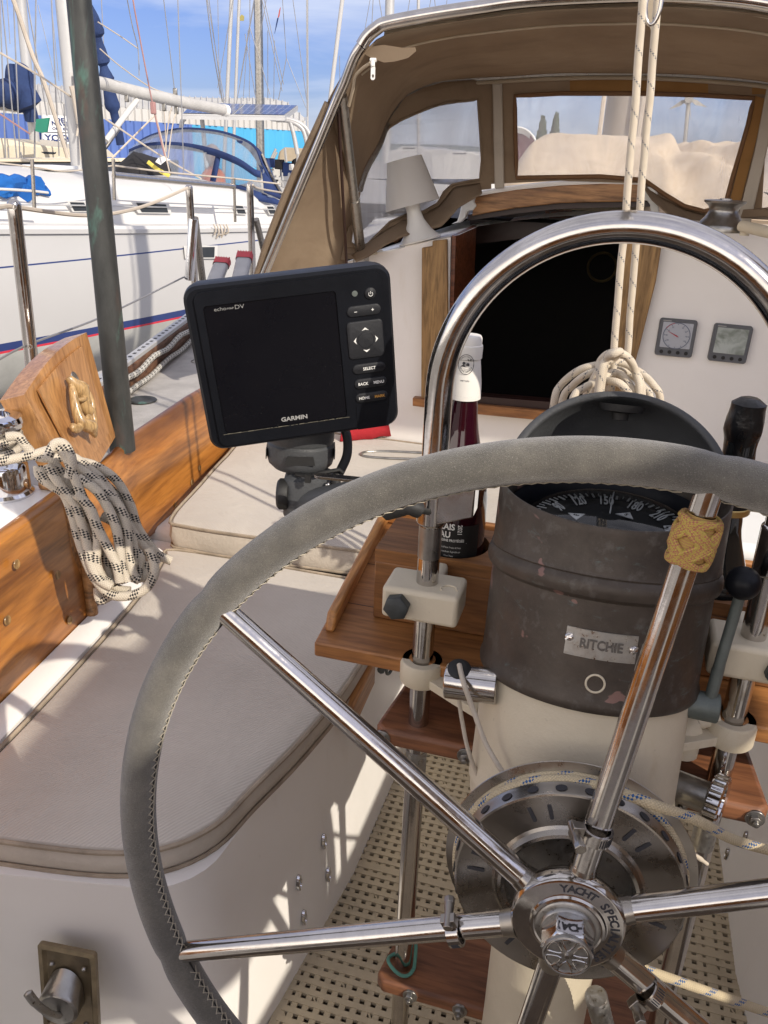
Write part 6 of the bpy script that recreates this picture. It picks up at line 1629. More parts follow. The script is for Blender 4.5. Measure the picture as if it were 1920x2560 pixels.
O_side = dens([(1228, 196), (1106, 206), (1060, 219), (1013, 243), (971, 303), (946, 366), (915, 423), (897, 478), (880, 540), (862, 600), (852, 650), (900, 645), (960, 600), (1010, 572), (1060, 562), (1110, 555), (1140, 505), (1165, 480), (1228, 472)], k=3)
O_c = dens([(1228, 196), (1400, 187), (1580, 185), (1760, 193), (1925, 208), (1915, 260), (1880, 390), (1850, 480), (1832, 545), (1760, 552), (1700, 535), (1640, 500), (1600, 458), (1400, 452), (1228, 460)], k=3)
screen_panel('side_screen_canvas', O_side, [W_side], M['canvas'])
screen_panel('front_screen_canvas', O_c, [W_c], M['canvas'], dy=.002)
screen_panel('side_window', W_side, [], M['vinyl_side'], .0015, dy=-.0005)
screen_panel('front_window', W_c, [], M['vinyl'], .0015, dy=.0025)
# skirt at right where the front canvas is folded over the garage
O_r = dens([(1925, 208), (2040, 240), (2120, 320), (2150, 450), (2130, 560), (1832, 546), (1850, 480), (1880, 390), (1915, 260)], k=3)
W_r = dens([(1935, 300), (2020, 310), (2080, 400), (2080, 500), (1905, 520), (1912, 400)], k=3)
screen_panel('side_screen_canvas', O_r, [W_r], M['canvas'], dy=.001)
screen_panel('side_window', W_r, [], M['vinyl_side'], .0015, dy=.0015)
# piping round the windows and pillars between them
def scr_tube(name, pts, r, mat, dy=-.004, closed=True):
    mb = MB(); mb.tube([scr(x, y)+V((0, dy, 0)) for x, y in pts], r, 6, closed=closed); mb.build(name, M[mat], td)
scr_tube('window_piping', W_side, .0035, 'canvas'); scr_tube('window_piping', W_c, .0065, 'canvas_brown')
mb = MB(); mb.prism([scr(x, y)+V((0, -.016, 0)) for x, y in ((1232, 196), (1256, 194), (1262, 470), (1238, 472))], (0, .012, 0)); mb.build('pillar', M['canvas_pale'], td, bevel=.004)
mb = MB(); mb.prism([scr(x, y)+V((0, -.016, 0)) for x, y in ((1918, 208), (1940, 210), (1925, 330), (1875, 560), (1842, 552), (1885, 380))], (0, .012, 0)); mb.build('pillar', M['canvas_pale'], td, bevel=.004)
mb = MB(); mb.tube(cr([scr(x, y)+V((0, -.02, 0)) for x, y in ((1226, 205), (1240, 190), (1258, 200), (1235, 203), (1250, 188))], 5), .005, 8); mb.build('lashing', M['canvas_light'], td)
for (x0, x1, y0, y1, m_) in ((1425, 1770, 196, 230, 'canvas_patch'), (1880, 1925, 212, 236, 'canvas_patch')):
    mb = MB(); mb.prism([scr(x, y)+V((0, -.004, 0)) for x, y in ((x0, y0), ((x0+x1)/2, y0-3), (x1, y0+3), (x1, y1+3), ((x0+x1)/2, y1-1), (x0, y1))], (0, .003, 0)); mb.build('faded_patch', M[m_], td)
mb = MB(); mb.prism([scr(x, y)+V((0, -.005, 0)) for x, y in ((1888, 240), (1915, 248), (1880, 390), (1840, 545), (1815, 540), (1850, 400))], (0, .003, 0)); mb.build('faded_patch', M['canvas_patch'], td)
# lower skirt, folds falling to the cabin top
def skirt(top, bot, amp, seed):
    a = resamp([scr(x, y) for x, y in top], 40); b = resamp([pY(x, y, Yw(x)-.06) for x, y in bot], 40)
    rws = [[a[i].lerp(b[i], k/6)+V((0, amp*sin(i*.8+seed+k*.4)*k/6+amp*noise.noise(V((i*.4, k, seed))), 0)) for i in range(40)] for k in range(7)]
    mb = MB(); mb.grid(rws); mb.build('skirt', M['canvas'], td, solid=.003)
skirt([(880, 640), (900, 622), (950, 585), (1000, 552), (1060, 536), (1100, 512), (1135, 468), (1200, 458)], [(890, 655), (920, 642), (965, 612), (1010, 590), (1060, 576), (1105, 566), (1145, 520), (1205, 484)], .005, 1)
skirt([(1600, 456), (1650, 492), (1710, 524), (1770, 540), (1850, 545)], [(1630, 500), (1680, 545), (1740, 560), (1810, 565), (1860, 575)], .006, 4)
# ================================================================== ground, neighbours, sheds, rigging
ZG = -3.5
mb = MB(); n_ = 64; mb.add([(900*cos(2*pi*k/n_), 900*sin(2*pi*k/n_), ZG) for k in range(n_)], [tuple(range(n_))])
tag(mb.build('ground', M['ground'], smooth=False), kind='structure')
def dq(x, y, D): r = ray(x, y); return r*(D/sqrt(r.x**2+r.y**2))
_az = radians(13); sdir = V((sin(_az), cos(_az), 0)); sout = V((cos(_az), -sin(_az), 0)); sA = dq(0, 700, 6.9)
def nq(x, y, t=0.0):
    """pixel on the vertical plane t metres inboard of the neighbour's side"""
    return pP(x, y, sA-sout*t, sout)
def sc_of(P): return (P-sA).dot(sdir)
def N3(s, t, z): return V((sA.x, sA.y, 0))+sdir*s-sout*t+V((0, 0, z))
M['boom_grey'] = simple('boom_paint', (.46, .45, .43), .5)
nbT = thing('sailing_yacht', 'large white sailing yacht with a navy and red waterline stripe standing alongside on the left', 'sailboat', N3(1.5, 1.6, ZG))
sheer = [(-6, -.25), (-3, -.42), (0, -.60), (2, -.70), (4, -.79), (7, -.85)]
halfb = [(-6.5, .05), (-5, .75), (-3, 1.25), (-1, 1.55), (1, 1.65), (4, 1.62), (6.5, 1.35)]
CT = 1.65
def sect(s):
    zs = interp(sheer, s); hb = interp(halfb, s); off = CT-hb
    sw = interp([(-6.5, -.30), (-3, -.05), (0, 0), (4, 0), (6.5, .15)], s)
    zl = [(0, zs), (-.028, zs-.004), (-.028, zs-.035), (-.004, zs-.040), (-.02, -.868+.02*(s<0)), (-.021, -.880), (-.03, -1.15), (.01, -1.432), (.018, -1.492), (.022, -1.510), (.06, -1.62), (.17, -1.82), (.42, -2.02), (.9, -2.16), (1.65, -2.22)]
    sc = hb/1.65
    return [(off+t*sc if t > 0 else off+t, z) for t, z in zl]
st = [-6.2, -5.5, -4.5, -3.5, -2.5, -1.5, -.75, 0, .75, 1.5, 2.25, 3, 3.75, 4.5, 5.25, 6, 6.8]
hb = MB(); 
secs = [[N3(s, t, z) for t, z in sect(s)] for s in st]
mi = {0: 0, 1: 0, 2: 0, 3: 0, 4: 1, 5: 0, 6: 0, 7: 1, 8: 2, 9: 3, 10: 3, 11: 3, 12: 3, 13: 3}
for i in range(len(st)-1):
    for j in range(14):
        hb.cur = mi[j]; hb.add([secs[i][j], secs[i][j+1], secs[i+1][j+1], secs[i+1][j]], [(0, 1, 2, 3)])
hb.cur = 0
far = [[N3(s, 2*CT-t, z) for t, z in sect(s)] for s in st]
for i in range(len(st)-1):
    for j in range(14):
        hb.cur = mi[j]; hb.add([far[i][j], far[i][j+1], far[i+1][j+1], far[i+1][j]], [(0, 1, 2, 3)])
hb.cur = 0; hb.add(secs[-1]+far[-1][::-1], [tuple(range(30))])
hb.build('hull', [M['hull_white'], M['stripe_navy'], M['stripe_red'], M['antifoul']], nbT, angle=50)
# deck and coachroof
mb = MB()
dk = []
for s in st:
    zs = interp(sheer, s); hbm = interp(halfb, s); o_ = CT-hbm
    dk.append([N3(s, o_+.0, zs+.0), N3(s, o_+.02, zs+.022), N3(s, o_+.05, zs+.022), N3(s, o_+.055, zs+.003), N3(s, min(o_+.42, CT), zs+.018), N3(s, CT, zs+.05), N3(s, 2*CT-o_-.05, zs+.01), N3(s, 2*CT-o_, zs)])
mb.grid(dk); mb.build('deck', M['deck_white'], nbT)
def zroof(s, t):
    zs = interp(sheer, s); u = max(0, 1-((t-CT)/1.25)**2)
    h = interp([(-4, .02), (-2.6, .10), (-1.2, .30), (-.3, .40), (2.5, .44), (3.6, .44), (4.6, .20), (5.2, .10)], s)
    return zs+.02+h*(.70+.30*u)
rws = []
for k in range(40):
    s = -4+9.2*k/39; zs = interp(sheer, s); row = []
    e = .40+.22*max(0, (-s-.5)/3)
    row.append(N3(s, e, zs+.012)); row.append(N3(s, e+.05, zs+.02+(zroof(s, e)-zs-.02)*.55)); row.append(N3(s, e+.10, zs+.02+(zroof(s, e)-zs-.02)*.88)); row.append(N3(s, e+.19, zroof(s, e+.1)*1.0))
    for t in (e+.5, 1.1, 1.45, CT, 1.9, 2.3, 2*CT-e-.15): row.append(N3(s, t, zroof(s, t)))
    row.append(N3(s, 2*CT-e, zs+.015)); rws.append(row)
mb = MB(); mb.grid(rws); mb.build('coachroof', M['deck_white'], nbT, angle=60)
def win(qs, t, name='portlight'):
    P = [nq(x, y, t) for x, y in qs]; c = sum(P, V())/4; 
    fr_ = [c+(p-c)*1.28+sout*.004 for p in P]; gl = [p+sout*.012 for p in P]
    mb = MB(); mb.prism(fr_, sout*.006); f = mb.build('window_frame', M['deck_white'], nbT, bevel=.004)
    mb = MB(); mb.prism(gl, sout*.004); mb.build('window_pane', M['window_dark'], f, bevel=.003)
win(((172, 505), (207, 506), (217, 527), (183, 527)), .405); win(((338, 507), (412, 511), (418, 531), (352, 530)), .405)
win(((587, 514), (604, 515), (613, 534), (592, 533)), .405); win(((665, 516), (680, 516), (690, 534), (673, 534)), .405)
win(((468, 618), (534, 617), (533, 643), (470, 643)), -.024)
# portlight grooves, rail line, hatches
mb = MB(); mb.tube([nq(x, y, .37) for x, y in ((-60, 512), (100, 512), (230, 514), (420, 518), (580, 522), (700, 524))], .006, 6); mb.build('coachroof_moulding', M['alloy'], nbT)
for (s, t, w_, d_) in ((-.4, CT, .5, .5), (1.6, 1.2, .35, .35)):
    z = zroof(s, t)+.004; mb = MB(); mb.box(N3(s, t, z+.02), (w_, d_, .035), Matrix((sdir, sout, V((0, 0, 1)))).transposed()); mb.build('deck_hatch', M['white_plastic'], nbT, bevel=.01)
mb = MB(); c = N3(-.9, .9, zroof(-.9, .9)+.03); mb.tube([c+V((.16*cos(a), .16*sin(a), .012*sin(3*a))) for a in [2*pi*k/30 for k in range(60)]], .012, 6, closed=True); mb.build('coiled_line', M['rope_far'], nbT)
# keel and rudder
mb = MB(); mb.prism([nq(300, 858, 1.6), nq(392, 852, 1.6), nq(388, 960, 1.6), nq(318, 965, 1.6)], -sout*.10); mb.build('skeg', M['antifoul'], nbT)
mb = MB(); mb.prism([N3(-2.2, CT-.12, -2.1), N3(-.4, CT-.12, -2.15), N3(-.6, CT-.12, -3.4), N3(-2.0, CT-.12, -3.4)], -sout*.24); mb.build('keel', M['antifoul'], nbT)
# mast, boom, vang, gooseneck gear
def nbtube(name, pts, r, mat, parent=None, n=14, t=CT, k=6, top=None):
    P = [nq(x, y, t if len(q) == 2 else q[2]) for q in pts for x, y in [q[:2]]]
    mb = MB(); mb.tube(cr(P, k) if len(P) > 2 else P, r, n); return mb.build(name, M[mat], parent or nbT)
mb_ = nq(200, 448, CT); mt_ = nq(158, 0, CT); mtop = mb_+(mt_-mb_)*3.6
mb = MB(); mb.tube([mb_-V((0, 0, .2)), mb_, mt_, mtop], .075, 18); mb.build('mast', M['alloy'], nbT)
nbtube('boom', [(190, 197), (262, 210), (350, 232), (440, 252), (558, 275)], [.062]*25, 'boom_grey')
c = nq(558, 275, CT); mb = MB(); mb.tube([c, c+(nq(566, 277, CT)-c)], .068, 16); mb.build('boom_end', M['white_plastic'], nbT)
nbtube('boom_strut', [(265, 352), (342, 250)], .030, 'deck_white'); nbtube('boom_strut', [(262, 372), (300, 318)], .018, 'steel_brushed')
for k, pts in enumerate(([(183, -20), (186, 60), (192, 215), (198, 300), (203, 400)], [(188, -20), (192, 80), (200, 240), (207, 330), (212, 420)], [(196, 60), (202, 200), (206, 300), (210, 360)], [(186, 180), (190, 250), (197, 300), (192, 340)])):
    nbtube('halyard', pts, .011, 'rope_far', n=6, t=CT-.12)
nbtube('furled_genoa', [(222, 15), (240, 75), (250, 130), (262, 178), (268, 205), (280, 260), (294, 320), (302, 362)], [.045, .05, .06, .07, .075, .08, .09, .085]*4+[.05]*11, 'sailcover_blue', t=2.6)
nbtube('halyard_bundle', [(180, 215), (186, 240), (193, 275), (199, 310)], [.03]*19, 'rope_far', n=8, t=CT-.15)
# rail, stanchions and lines on the neighbour
for q in (((283, 398), (286, 500)), ((585, 446), (588, 555)), ((-40, 400), (-38, 530)), ((80, 398), (86, 520))):
    mb = MB(); a_, b_ = nq(*q[0], .06), nq(*q[1], .06); mb.tube([a_, b_], .014, 10); mb.build('stanchion', M['steel_brushed'], nbT)
nbtube('grab_rail', [(284, 438), (430, 452), (585, 466)], .027, 'steel', t=.07)
for pts, r, m_ in (([(-60, 405), (0, 408), (100, 420), (170, 428), (284, 414)], .006, 'rope_far'), ([(284, 414), (430, 432), (580, 446), (700, 460)], .008, 'rope_far'), ([(-60, 470), (60, 476), (120, 482)], .010, 'deck_white')):
    nbtube('guard_line', pts, r, m_, n=6, t=.07)
for pts, r, m_, t in (([(311, -40), (330, 60), (345, 122), (348, 190)], .007, 'wire', 1.0), ([(326, -60), (336, 20), (382, 262), (412, 390)], .010, 'rope_red', .9), ([(382, 262), (400, 330), (425, 435)], .010, 'rope_far', .9),
        ([(407, -20), (436, 222)], .007, 'wire', CT), ([(444, -20), (460, 437)], .007, 'wire', .3), ([(0, 132), (100, 190), (198, 256)], .013, 'rope_far', CT-.1), ([(265, 298), (400, 388), (503, 447)], .012, 'rope_far', 1.0),
        ([(245, 55), (300, 90), (346, 122)], .008, 'rope_far', 1.2), ([(250, 122), (300, 165), (380, 220), (440, 238)], .009, 'rope_far', CT), ([(408, 262), (412, 300), (416, 380)], .008, 'rope_far', CT), ([(430, 268), (422, 300), (410, 400)], .010, 'rope_far', CT), ([(445, 272), (432, 310), (420, 395)], .010, 'rope_far', CT),
        ([(514, -20), (532, 120), (556, 255)], .009, 'wire', CT), ([(520, -20), (540, 130), (557, 255)], .006, 'wire', CT), ([(385, 290), (330, 345), (280, 395)], .012, 'rope_far', 1.2), ([(0, 285), (60, 325), (75, 335)], .010, 'rope_red', 1.0)):
    nbtube('rigging_line', pts, r*.75, m_, n=5, t=t)
mb = MB(); c = nq(383, 270, .9); mb.box(c, (.05, .04, .11)); mb.build('block', M['rope_red'], nbT, bevel=.01)
for x, y in ((410, 268), (441, 276), (317, 245), (438, 230)):
    mb = MB(); c = nq(x, y, CT); mb.box(c, (.05, .03, .08)); mb.build('block', M['pewter'], nbT, bevel=.01)
# knots and fittings on the rail
mb = MB()
for i in range(5):
    a = nq(530+i*8, 560, .0)+sout*.02; mb.tube(cr([a, a+V((.02, 0, -.05-.02*(i % 3))), a+V((-.01*i, 0, -.10-.03*(i % 2)))], 4), .008, 5)
mb.build('lashing', M['rope_far'], nbT)
# black bag, cloth and yellow strap on the coachroof
bg_ = thing('canvas_bag', 'black canvas bundle with a yellow strap on the white yacht roof before its blue dodger', 'bag', nq(360, 440, 1.7))
rws = []
for i in range(13):
    u = i/12; x = 287+141*u; yt = interp([(0, 428), (.15, 398), (.33, 380), (.55, 384), (.8, 398), (.93, 400), (1, 428)], u); row = []
    for j in range(13):
        a = pi*j/12; t_ = 1.6-.45*cos(a)*(.3+.7*sin(pi*min(1, u+.05))); yy = 442-(442-yt)*sin(a)
        p = nq(x, yy, t_); row.append(p+V((0, 0, .02*noise.noise(V((i*.6, j*.6, 5))))))
    rws.append(row)
mb = MB(); mb.grid(rws); mb.build('cloth', M['bag_black'], bg_)
mb = MB(); P = cr([nq(369, 404, 1.12), nq(395, 424, 1.05), nq(424, 440, .98)], 5); mb.tube(P, [.02]*len(P), 6, flat=.3); mb.build('strap', simple('yellow_webbing', (.62, .52, .10), .8), bg_)
mb = MB(); mb.prism([nq(x, y, 1.0) for x, y in ((388, 405), (396, 394), (408, 391), (425, 400), (412, 402), (400, 412))], sout*.01); mb.build('white_cloth', M['white_plastic'], bg_)
mb = MB()
for k, (x0, y0, x1, y1) in enumerate(((-40, 452, 90, 462), (-20, 460, 60, 480))):
    P = [nq(x0+(x1-x0)*i/10, y0+(y1-y0)*i/10+4*sin(i*1.9+k), .5+.1*sin(i)) for i in range(11)]; mb.tube(P, [.06+.02*sin(i*2.1) for i in range(11)], 8)
P = [nq(x, y, .45) for x, y in ((60, 470), (95, 474), (122, 482), (110, 470))]; mb.tube(P, .03, 6)
tag(mb.build('tarp', M['tarp_blue']), 'crumpled bright blue tarpaulin lying on the foredeck of the white yacht', 'tarp')
# blue dodger of the neighbour
nd = thing('blue_dodger', 'navy blue dodger with clear hazy panels on the white yacht', 'spray hood', nq(500, 440, CT))
AO = [(345, 356, 2.85), (368, 343, 2.6), (400, 332, 2.3), (460, 322, 1.8), (540, 328, 1.25), (600, 346, .85), (638, 370, .6), (655, 410, .5), (672, 440, .45), (705, 505, .38)]
MO = [(322, 380, 2.85), (345, 370, 2.6), (375, 363, 2.3), (420, 361, 2.0), (470, 365, 1.65), (520, 375, 1.3), (560, 388, 1.0), (600, 406, .75), (635, 430, .55), (650, 434, .5)]
BO = [(318, 392, 2.8), (330, 405, 2.6), (350, 425, 2.3), (400, 440, 1.9), (460, 448, 1.6), (520, 452, 1.3), (570, 458, 1.0), (600, 462, .8), (640, 480, .6), (655, 486, .5)]
def l3(L, k=6): return resamp(cr([nq(x, y, t) for x, y, t in L], k), 40)
a_, m__, b_ = l3(AO), l3(MO), l3(BO)
mid = [m__[i] for i in range(40)]
mb = MB(); mb.grid([a_[:36], [p.lerp(q, .5)+V((0, 0, .02)) for p, q in zip(a_[:36], m__[:36])], m__[:36]]); mb.build('roof_window', M['vinyl_blue'], nd)
mb = MB(); mb.grid([m__, b_]); mb.build('front_window', M['vinyl_blue'], nd)
def band(name, P, Q): 
    mb = MB(); mb.grid([P, Q]); mb.build(name, M['canvas_blue'], nd, solid=.012)
def off_(L, dy): return [p+V((0, 0, dy))+sout*.01 for p in L]
band('roof_edge', off_(a_, .015), off_(a_, -.035)); band('mid_band', off_(m__, .03), off_(m__, -.045))
ms_ = [nq(x, y, t)+sout*.03 for x, y, t in ((601, 354, .84), (625, 368, .68), (650, 400, .52), (660, 440, .48), (668, 480, .44))]; ms2 = [nq(x, y, t)+sout*.03 for x, y, t in ((610, 352, .8), (640, 370, .62), (664, 405, .5), (680, 445, .45), (700, 500, .40))]
ms1 = [nq(x, y, t)+sout*.03 for x, y, t in ((586, 352, .9), (615, 375, .74), (640, 410, .58), (651, 440, .5), (655, 480, .46))]
band('corner_band', resamp(cr(ms1, 5), 20), resamp(cr(ms2, 5), 20))
pa = [nq(538, 382, 1.18), nq(522, 452, 1.2)]; pb = [nq(549, 386, 1.1), nq(535, 454, 1.12)]
band('pillar', [p+sout*.02 for p in pa], [p+sout*.02 for p in pb]); band('pillar', [nq(345, 372, 2.6)+sout*.02, nq(343, 392, 2.6)+sout*.02], [nq(353, 370, 2.5)+sout*.02, nq(352, 394, 2.5)+sout*.02])
mb = MB(); mb.grid([[nq(660, 400, .5), nq(670, 440, .46), nq(690, 478, .42)], [nq(690, 440, .45), nq(700, 460, .42), nq(720, 490, .38)]]); 
band('hem', [nq(x, y, t)+sout*.02 for x, y, t in ((560, 458, 1.0), (600, 464, .8), (650, 482, .5), (700, 502, .38), (760, 512, .34))], [nq(x, y, t)+sout*.02 for x, y, t in ((560, 464, .95), (610, 476, .72), (645, 502, .50), (690, 512, .40), (760, 530, .34))])
mb = MB(); mb.grid([resamp([nq(660, 398, .5), nq(672, 440, .46), nq(704, 500, .39)], 8), resamp([nq(656, 440, .47), nq(660, 470, .45), nq(670, 492, .42)], 8)]); mb.build('side_window', M['vinyl_blue'], nd)
mb = MB(); mb.tube([p+sout*.04 for p in l3([(648, 384, .55), (672, 440, .46), (712, 508, .38)])], .018, 8); mb.build('frame_tube', M['steel_brushed'], nd)
pr = thing('person', 'person in an orange top sitting behind the hazy panel of the blue dodger', 'person', nq(530, 470, 1.9))
mb = MB(); c = nq(532, 440, 2.0)
rows = []
for (h, rx_, ry_, dx) in ((-.45, .17, .12, 0), (-.2, .19, .13, 0), (.0, .20, .13, .01), (.14, .19, .11, .01), (.20, .12, .08, .01), (.235, .055, .05, .01), (.27, .052, .05, .01), (.30, .075, .085, .015), (.36, .088, .10, .015), (.43, .085, .095, .015), (.48, .05, .06, .01), (.50, .01, .01, .01)):
    rows.append([c+sdir*(dx+rx_*cos(a))+sout*(ry_*sin(a))+V((0, 0, h-.12)) for a in [2*pi*j/24 for j in range(24)]])
mb.grid(rows[4:], closed=True); mb.build('head', simple('skin_brown', (.22, .13, .10), .7), pr)  # one even brown skin colour
mb = MB(); mb.grid(rows[:6], closed=True); mb.build('top', simple('orange_top', (.55, .14, .04), .8), pr)
# solar arch boat beyond
ab = thing('solar_arch', 'steel stern arch carrying two blue solar panels above the far boats', 'arch', dq(700, 500, 13.5))
q = [(455, 289, 12.6), (482, 262, 14.0), (745, 268, 14.6), (712, 293, 13.2)]
P = [dq(*k) for k in q]; 
mb = MB(); mid1, mid2 = P[0].lerp(P[3], .48), P[1].lerp(P[2], .48)
for (a, b, c, d) in ((P[0], P[1], mid2, mid1), (mid1, mid2, P[2], P[3])):
    ctr = (a+b+c+d)/4; Q = [ctr+(p-ctr)*.97+V((0, 0, .03)) for p in (a, b, c, d)]
    mb.add(Q, [(0, 1, 2, 3)], [((0, 0), (0, 1), (1, 1), (1, 0))])
mb.build('solar_cells', M['solar'], ab, smooth=False)
mb = MB(); mb.prism([p for p in P], (0, 0, -.045)); mb.prism([p+V((0, 0, .022)) for p in P], (0, 0, -.02)); mb.build('panel_frame', M['alloy'], ab)
for pts in ([(690, 300), (722, 302), (752, 318), (764, 345), (772, 400), (776, 470)], [(712, 296), (745, 306), (768, 325), (780, 360), (782, 400), (784, 470)], [(725, 302), (735, 340), (744, 385)], [(505, 296), (515, 400), (520, 460)], [(462, 296), (455, 305), (452, 325)]):
    mb = MB(); mb.tube(cr([dq(x, y, 13.4) for x, y in pts], 5), .032, 10); mb.build('arch_tube', M['alloy'], ab)
mb = MB(); mb.prism([dq(x, y, 13.5) for x, y in ((650, 295), (700, 298), (697, 304), (680, 303))], (0, .05, 0)); mb.build('bag', M['canvas_blue'], ab)
# the boat under it: white stern with a dark outboard and grey bimini
fb_ = thing('motor_dinghy_boat', 'white boat cluttered with gear beyond the blue dodger, with a grey-brown sprayhood', 'boat', dq(720, 520, 15))
def lump(name, pts, D, mat, parent, depth=.6, n=8):
    P = [dq(x, y, D) for x, y in pts]; b_ = V((ray(960, 384).x, ray(960, 384).y, 0)).normalized()
    mb = MB(); mb.prism(P, b_*depth); return mb.build(name, M[mat], parent, bevel=.03)
lump('hull', ((560, 470), (600, 462), (670, 445), (740, 440), (800, 445), (800, 760), (560, 760)), 14.5, 'hull_white', fb_, 2.2)
lump('cabin', ((680, 416), (700, 415), (722, 425), (770, 430), (770, 470), (680, 470)), 14.7, 'deck_white', fb_, 1.2)
lump('sprayhood', ((692, 404), (698, 378), (712, 368), (770, 372), (775, 404)), 15, 'canvas_light', fb_, 1.0)
lump('outboard_cover', ((726, 416), (730, 400), (742, 394), (756, 396), (760, 420), (748, 436), (730, 432)), 14.3, 'bag_black', fb_, .35)
for q in (((692, 380), (676, 410)), ((712, 370), (718, 430)), ((745, 372), (742, 430)), ((672, 410), (690, 372))):
    mb = MB(); mb.tube([dq(*q[0], 14.2), dq(*q[1], 14.2)], .02, 6); mb.build('frame_tube', M['alloy'], fb_)
random.seed(11)
for k in range(16):
    x, y = random.uniform(668, 770), random.uniform(405, 470); s_ = random.uniform(.05, .14)
    mb = MB(); mb.box(dq(x, y, 13.9), (s_, s_, s_*random.uniform(.5, 1.4)), Matrix.Rotation(random.random(), 3, 'Z')); mb.build('deck_gear', M[random.choice(['deck_white', 'pewter', 'canvas_blue', 'bag_black', 'alloy'])], fb_, bevel=.01)
# second yacht with dark hull far left
sb = thing('sailing_yacht', 'yacht with a dark navy hull, cream rail and blue sail cover behind the white one', 'sailboat', dq(60, 560, 14))
D2 = 13.5
def lq2(pts, D, mat, name, depth, bev=.02):
    return lump(name, pts, D, mat, sb, depth)
lq2(((-200, 408), (185, 404), (330, 403), (330, 760), (-200, 760)), D2, 'hull_navy', 'hull', 3.0)
lq2(((-200, 396), (185, 395), (330, 395), (330, 404), (-200, 407)), D2-.03, 'cream', 'rail', .1)
lq2(((-200, 352), (0, 345), (30, 350), (80, 360), (130, 366), (175, 372), (200, 394), (-200, 396)), D2+.5, 'cream', 'cabin', 1.8)
lq2(((92, 378), (142, 380), (138, 386), (105, 385)), D2+.47, 'window_dark', 'portlight', .05)
mb = MB(); mb.tube([dq(88, 362, D2+1.3), dq(72, 230, D2+1.3), dq(52, 0, D2+1.3), dq(35, -200, D2+1.3)], .075, 14); mb.build('mast', M['alloy'], sb)
P = cr([dq(-60, 236, D2+.4), dq(0, 234, D2+.7), (dq(30, 238, D2+1)), dq(60, 262, D2+1.1)], 6); mb = MB(); mb.tube(P, [.17]*9+[.20]*6+[.15]*4, 16); mb.build('sail_cover', M['sailcover_blue'], sb)
P = cr([dq(56, 166, D2+1.15), dq(50, 190, D2+1.1), dq(52, 230, D2+1.05), dq(72, 270, D2+1.05), dq(80, 300, D2+1.1)], 6); mb = MB(); mb.tube(P, [.10]*4+[.20]*8+[.22]*6+[.10]*7, 16); mb.build('sail_cover', M['sailcover_blue'], sb)
mb = MB(); mb.tube([dq(-60, 258, D2+.5), dq(60, 274, D2+1.2)], .05, 10); mb.build('boom', M['alloy'], sb)
for q in (((20, 368), (24, 450)), ((52, 380), (56, 398)), ((86, 150), (88, 450)), ((5, 0), (42, 395)), ((34, 0), (50, 395)), ((90, 0), (86, 395)), ((129, 0), (148, 390)), ((160, 260), (168, 390)), ((0, 0), (14, 395)), ((68, 0), (118, 290))):
    mb = MB(); mb.tube([dq(*q[0], D2), dq(*q[1], D2)], .010, 5); mb.build('shroud', M['wire'], sb)
mb = MB(); mb.tube(cr([dq(30, -10, D2), dq(48, 40, D2), dq(82, 140, D2), dq(110, 205, D2), (dq(150, 330, D2)), dq(170, 395, D2)], 4), .030, 8); mb.build('furled_forestay', M['rope_far'], sb)
mb = MB(); mb.prism([dq(x, y, D2-.2) for x, y in ((90, 298), (122, 294), (116, 330), (104, 332), (88, 328))], (0, .03, 0)); tag(mb.build('flag', simple('green_navy_cloth', (.02, .20, .13), .8)), 'green and navy cloth hung to dry on the dark yacht rigging', 'flag')
# own stays and poles in the sky: far masts as individuals
masts = [((579, 0), (567, 262), .055, 'alloy', 26, 'slim white mast, left of a close pair above the solar panels'), ((598, 0), (588, 262), .045, 'alloy', 27, 'slim white mast, right of a close pair above the solar panels'), ((645, 0), (651, 372), .11, 'pewter', 24, 'dark grey mast rising behind the solar panels'),
         ((857, -10), (828, 226), .050, 'hull_white', 22, 'thin white mast just left of the dodger corner'), ((975, -10), (971, 150), .12, 'alloy', 24, 'stout white mast above the dodger corner'), ((768, 0), (769, 285), .035, 'alloy', 30, 'faint thin mast right of the blue warehouse'),
         ((1046, -10), (1046, 60), .045, 'alloy', 26, 'thin mast tip above the dodger, second from its left corner')]
for (a, b, r, m_, D, lab) in masts:
    A_, B_ = dq(*a, D), dq(*b, D); d = B_-A_; Zb = ZG
    t_ = (Zb-A_.z)/d.z; mb = MB(); mb.tube([A_-d*.8, A_+d*t_], r, 10); tag(mb.build('mast', M[m_]), lab, 'mast', 'masts of far yachts')
# wires of far yachts: one bundle per yacht
wires = [((125, 0), (250, 540)), ((160, 0), (110, 260)), ((250, 0), (275, 345)), ((275, 345), (392, 640)), ((275, 345), (228, 590)), ((310, 0), (395, 590)), ((402, 0), (400, 690)), ((60, 0), (55, 600)), ((30, 200), (95, 590)), ((88, 0), (0, 480)), ((165, 180), (165, 590)), ((775, 0), (735, 205)), ((790, 0), (780, 170)), ((1010, 0), (990, 95)), ((1135, 0), (1118, 70)), ((1230, 0), (1220, 50)), ((1150, 0), (1160, 60)), ((1450, 0), (1450, 20)), ((205, 240), (200, 600)), ((590, 330), (592, 520)), ((820, 0), (850, 150))]
far_r = thing('far_rigging', 'thin stays and halyards of the far yachts crossing the sky right of centre', 'rigging', dq(700, 500, 25))
for i, (a, b) in enumerate(wires):
    a = (a[0]/2.37+600, a[1]/2.37-(12 if a[1] == 0 else 0)); b = (b[0]/2.37+600, b[1]/2.37)
    mb = MB(); D = 20+(i % 4)*2; mb.tube([dq(*a, D), dq(*b, D)], .009, 5); mb.build('stay', M['wire'], far_r)
far_l = thing('far_rigging', 'thin stays of the far yachts crossing the sky above the white boom', 'rigging', dq(400, 500, 22))
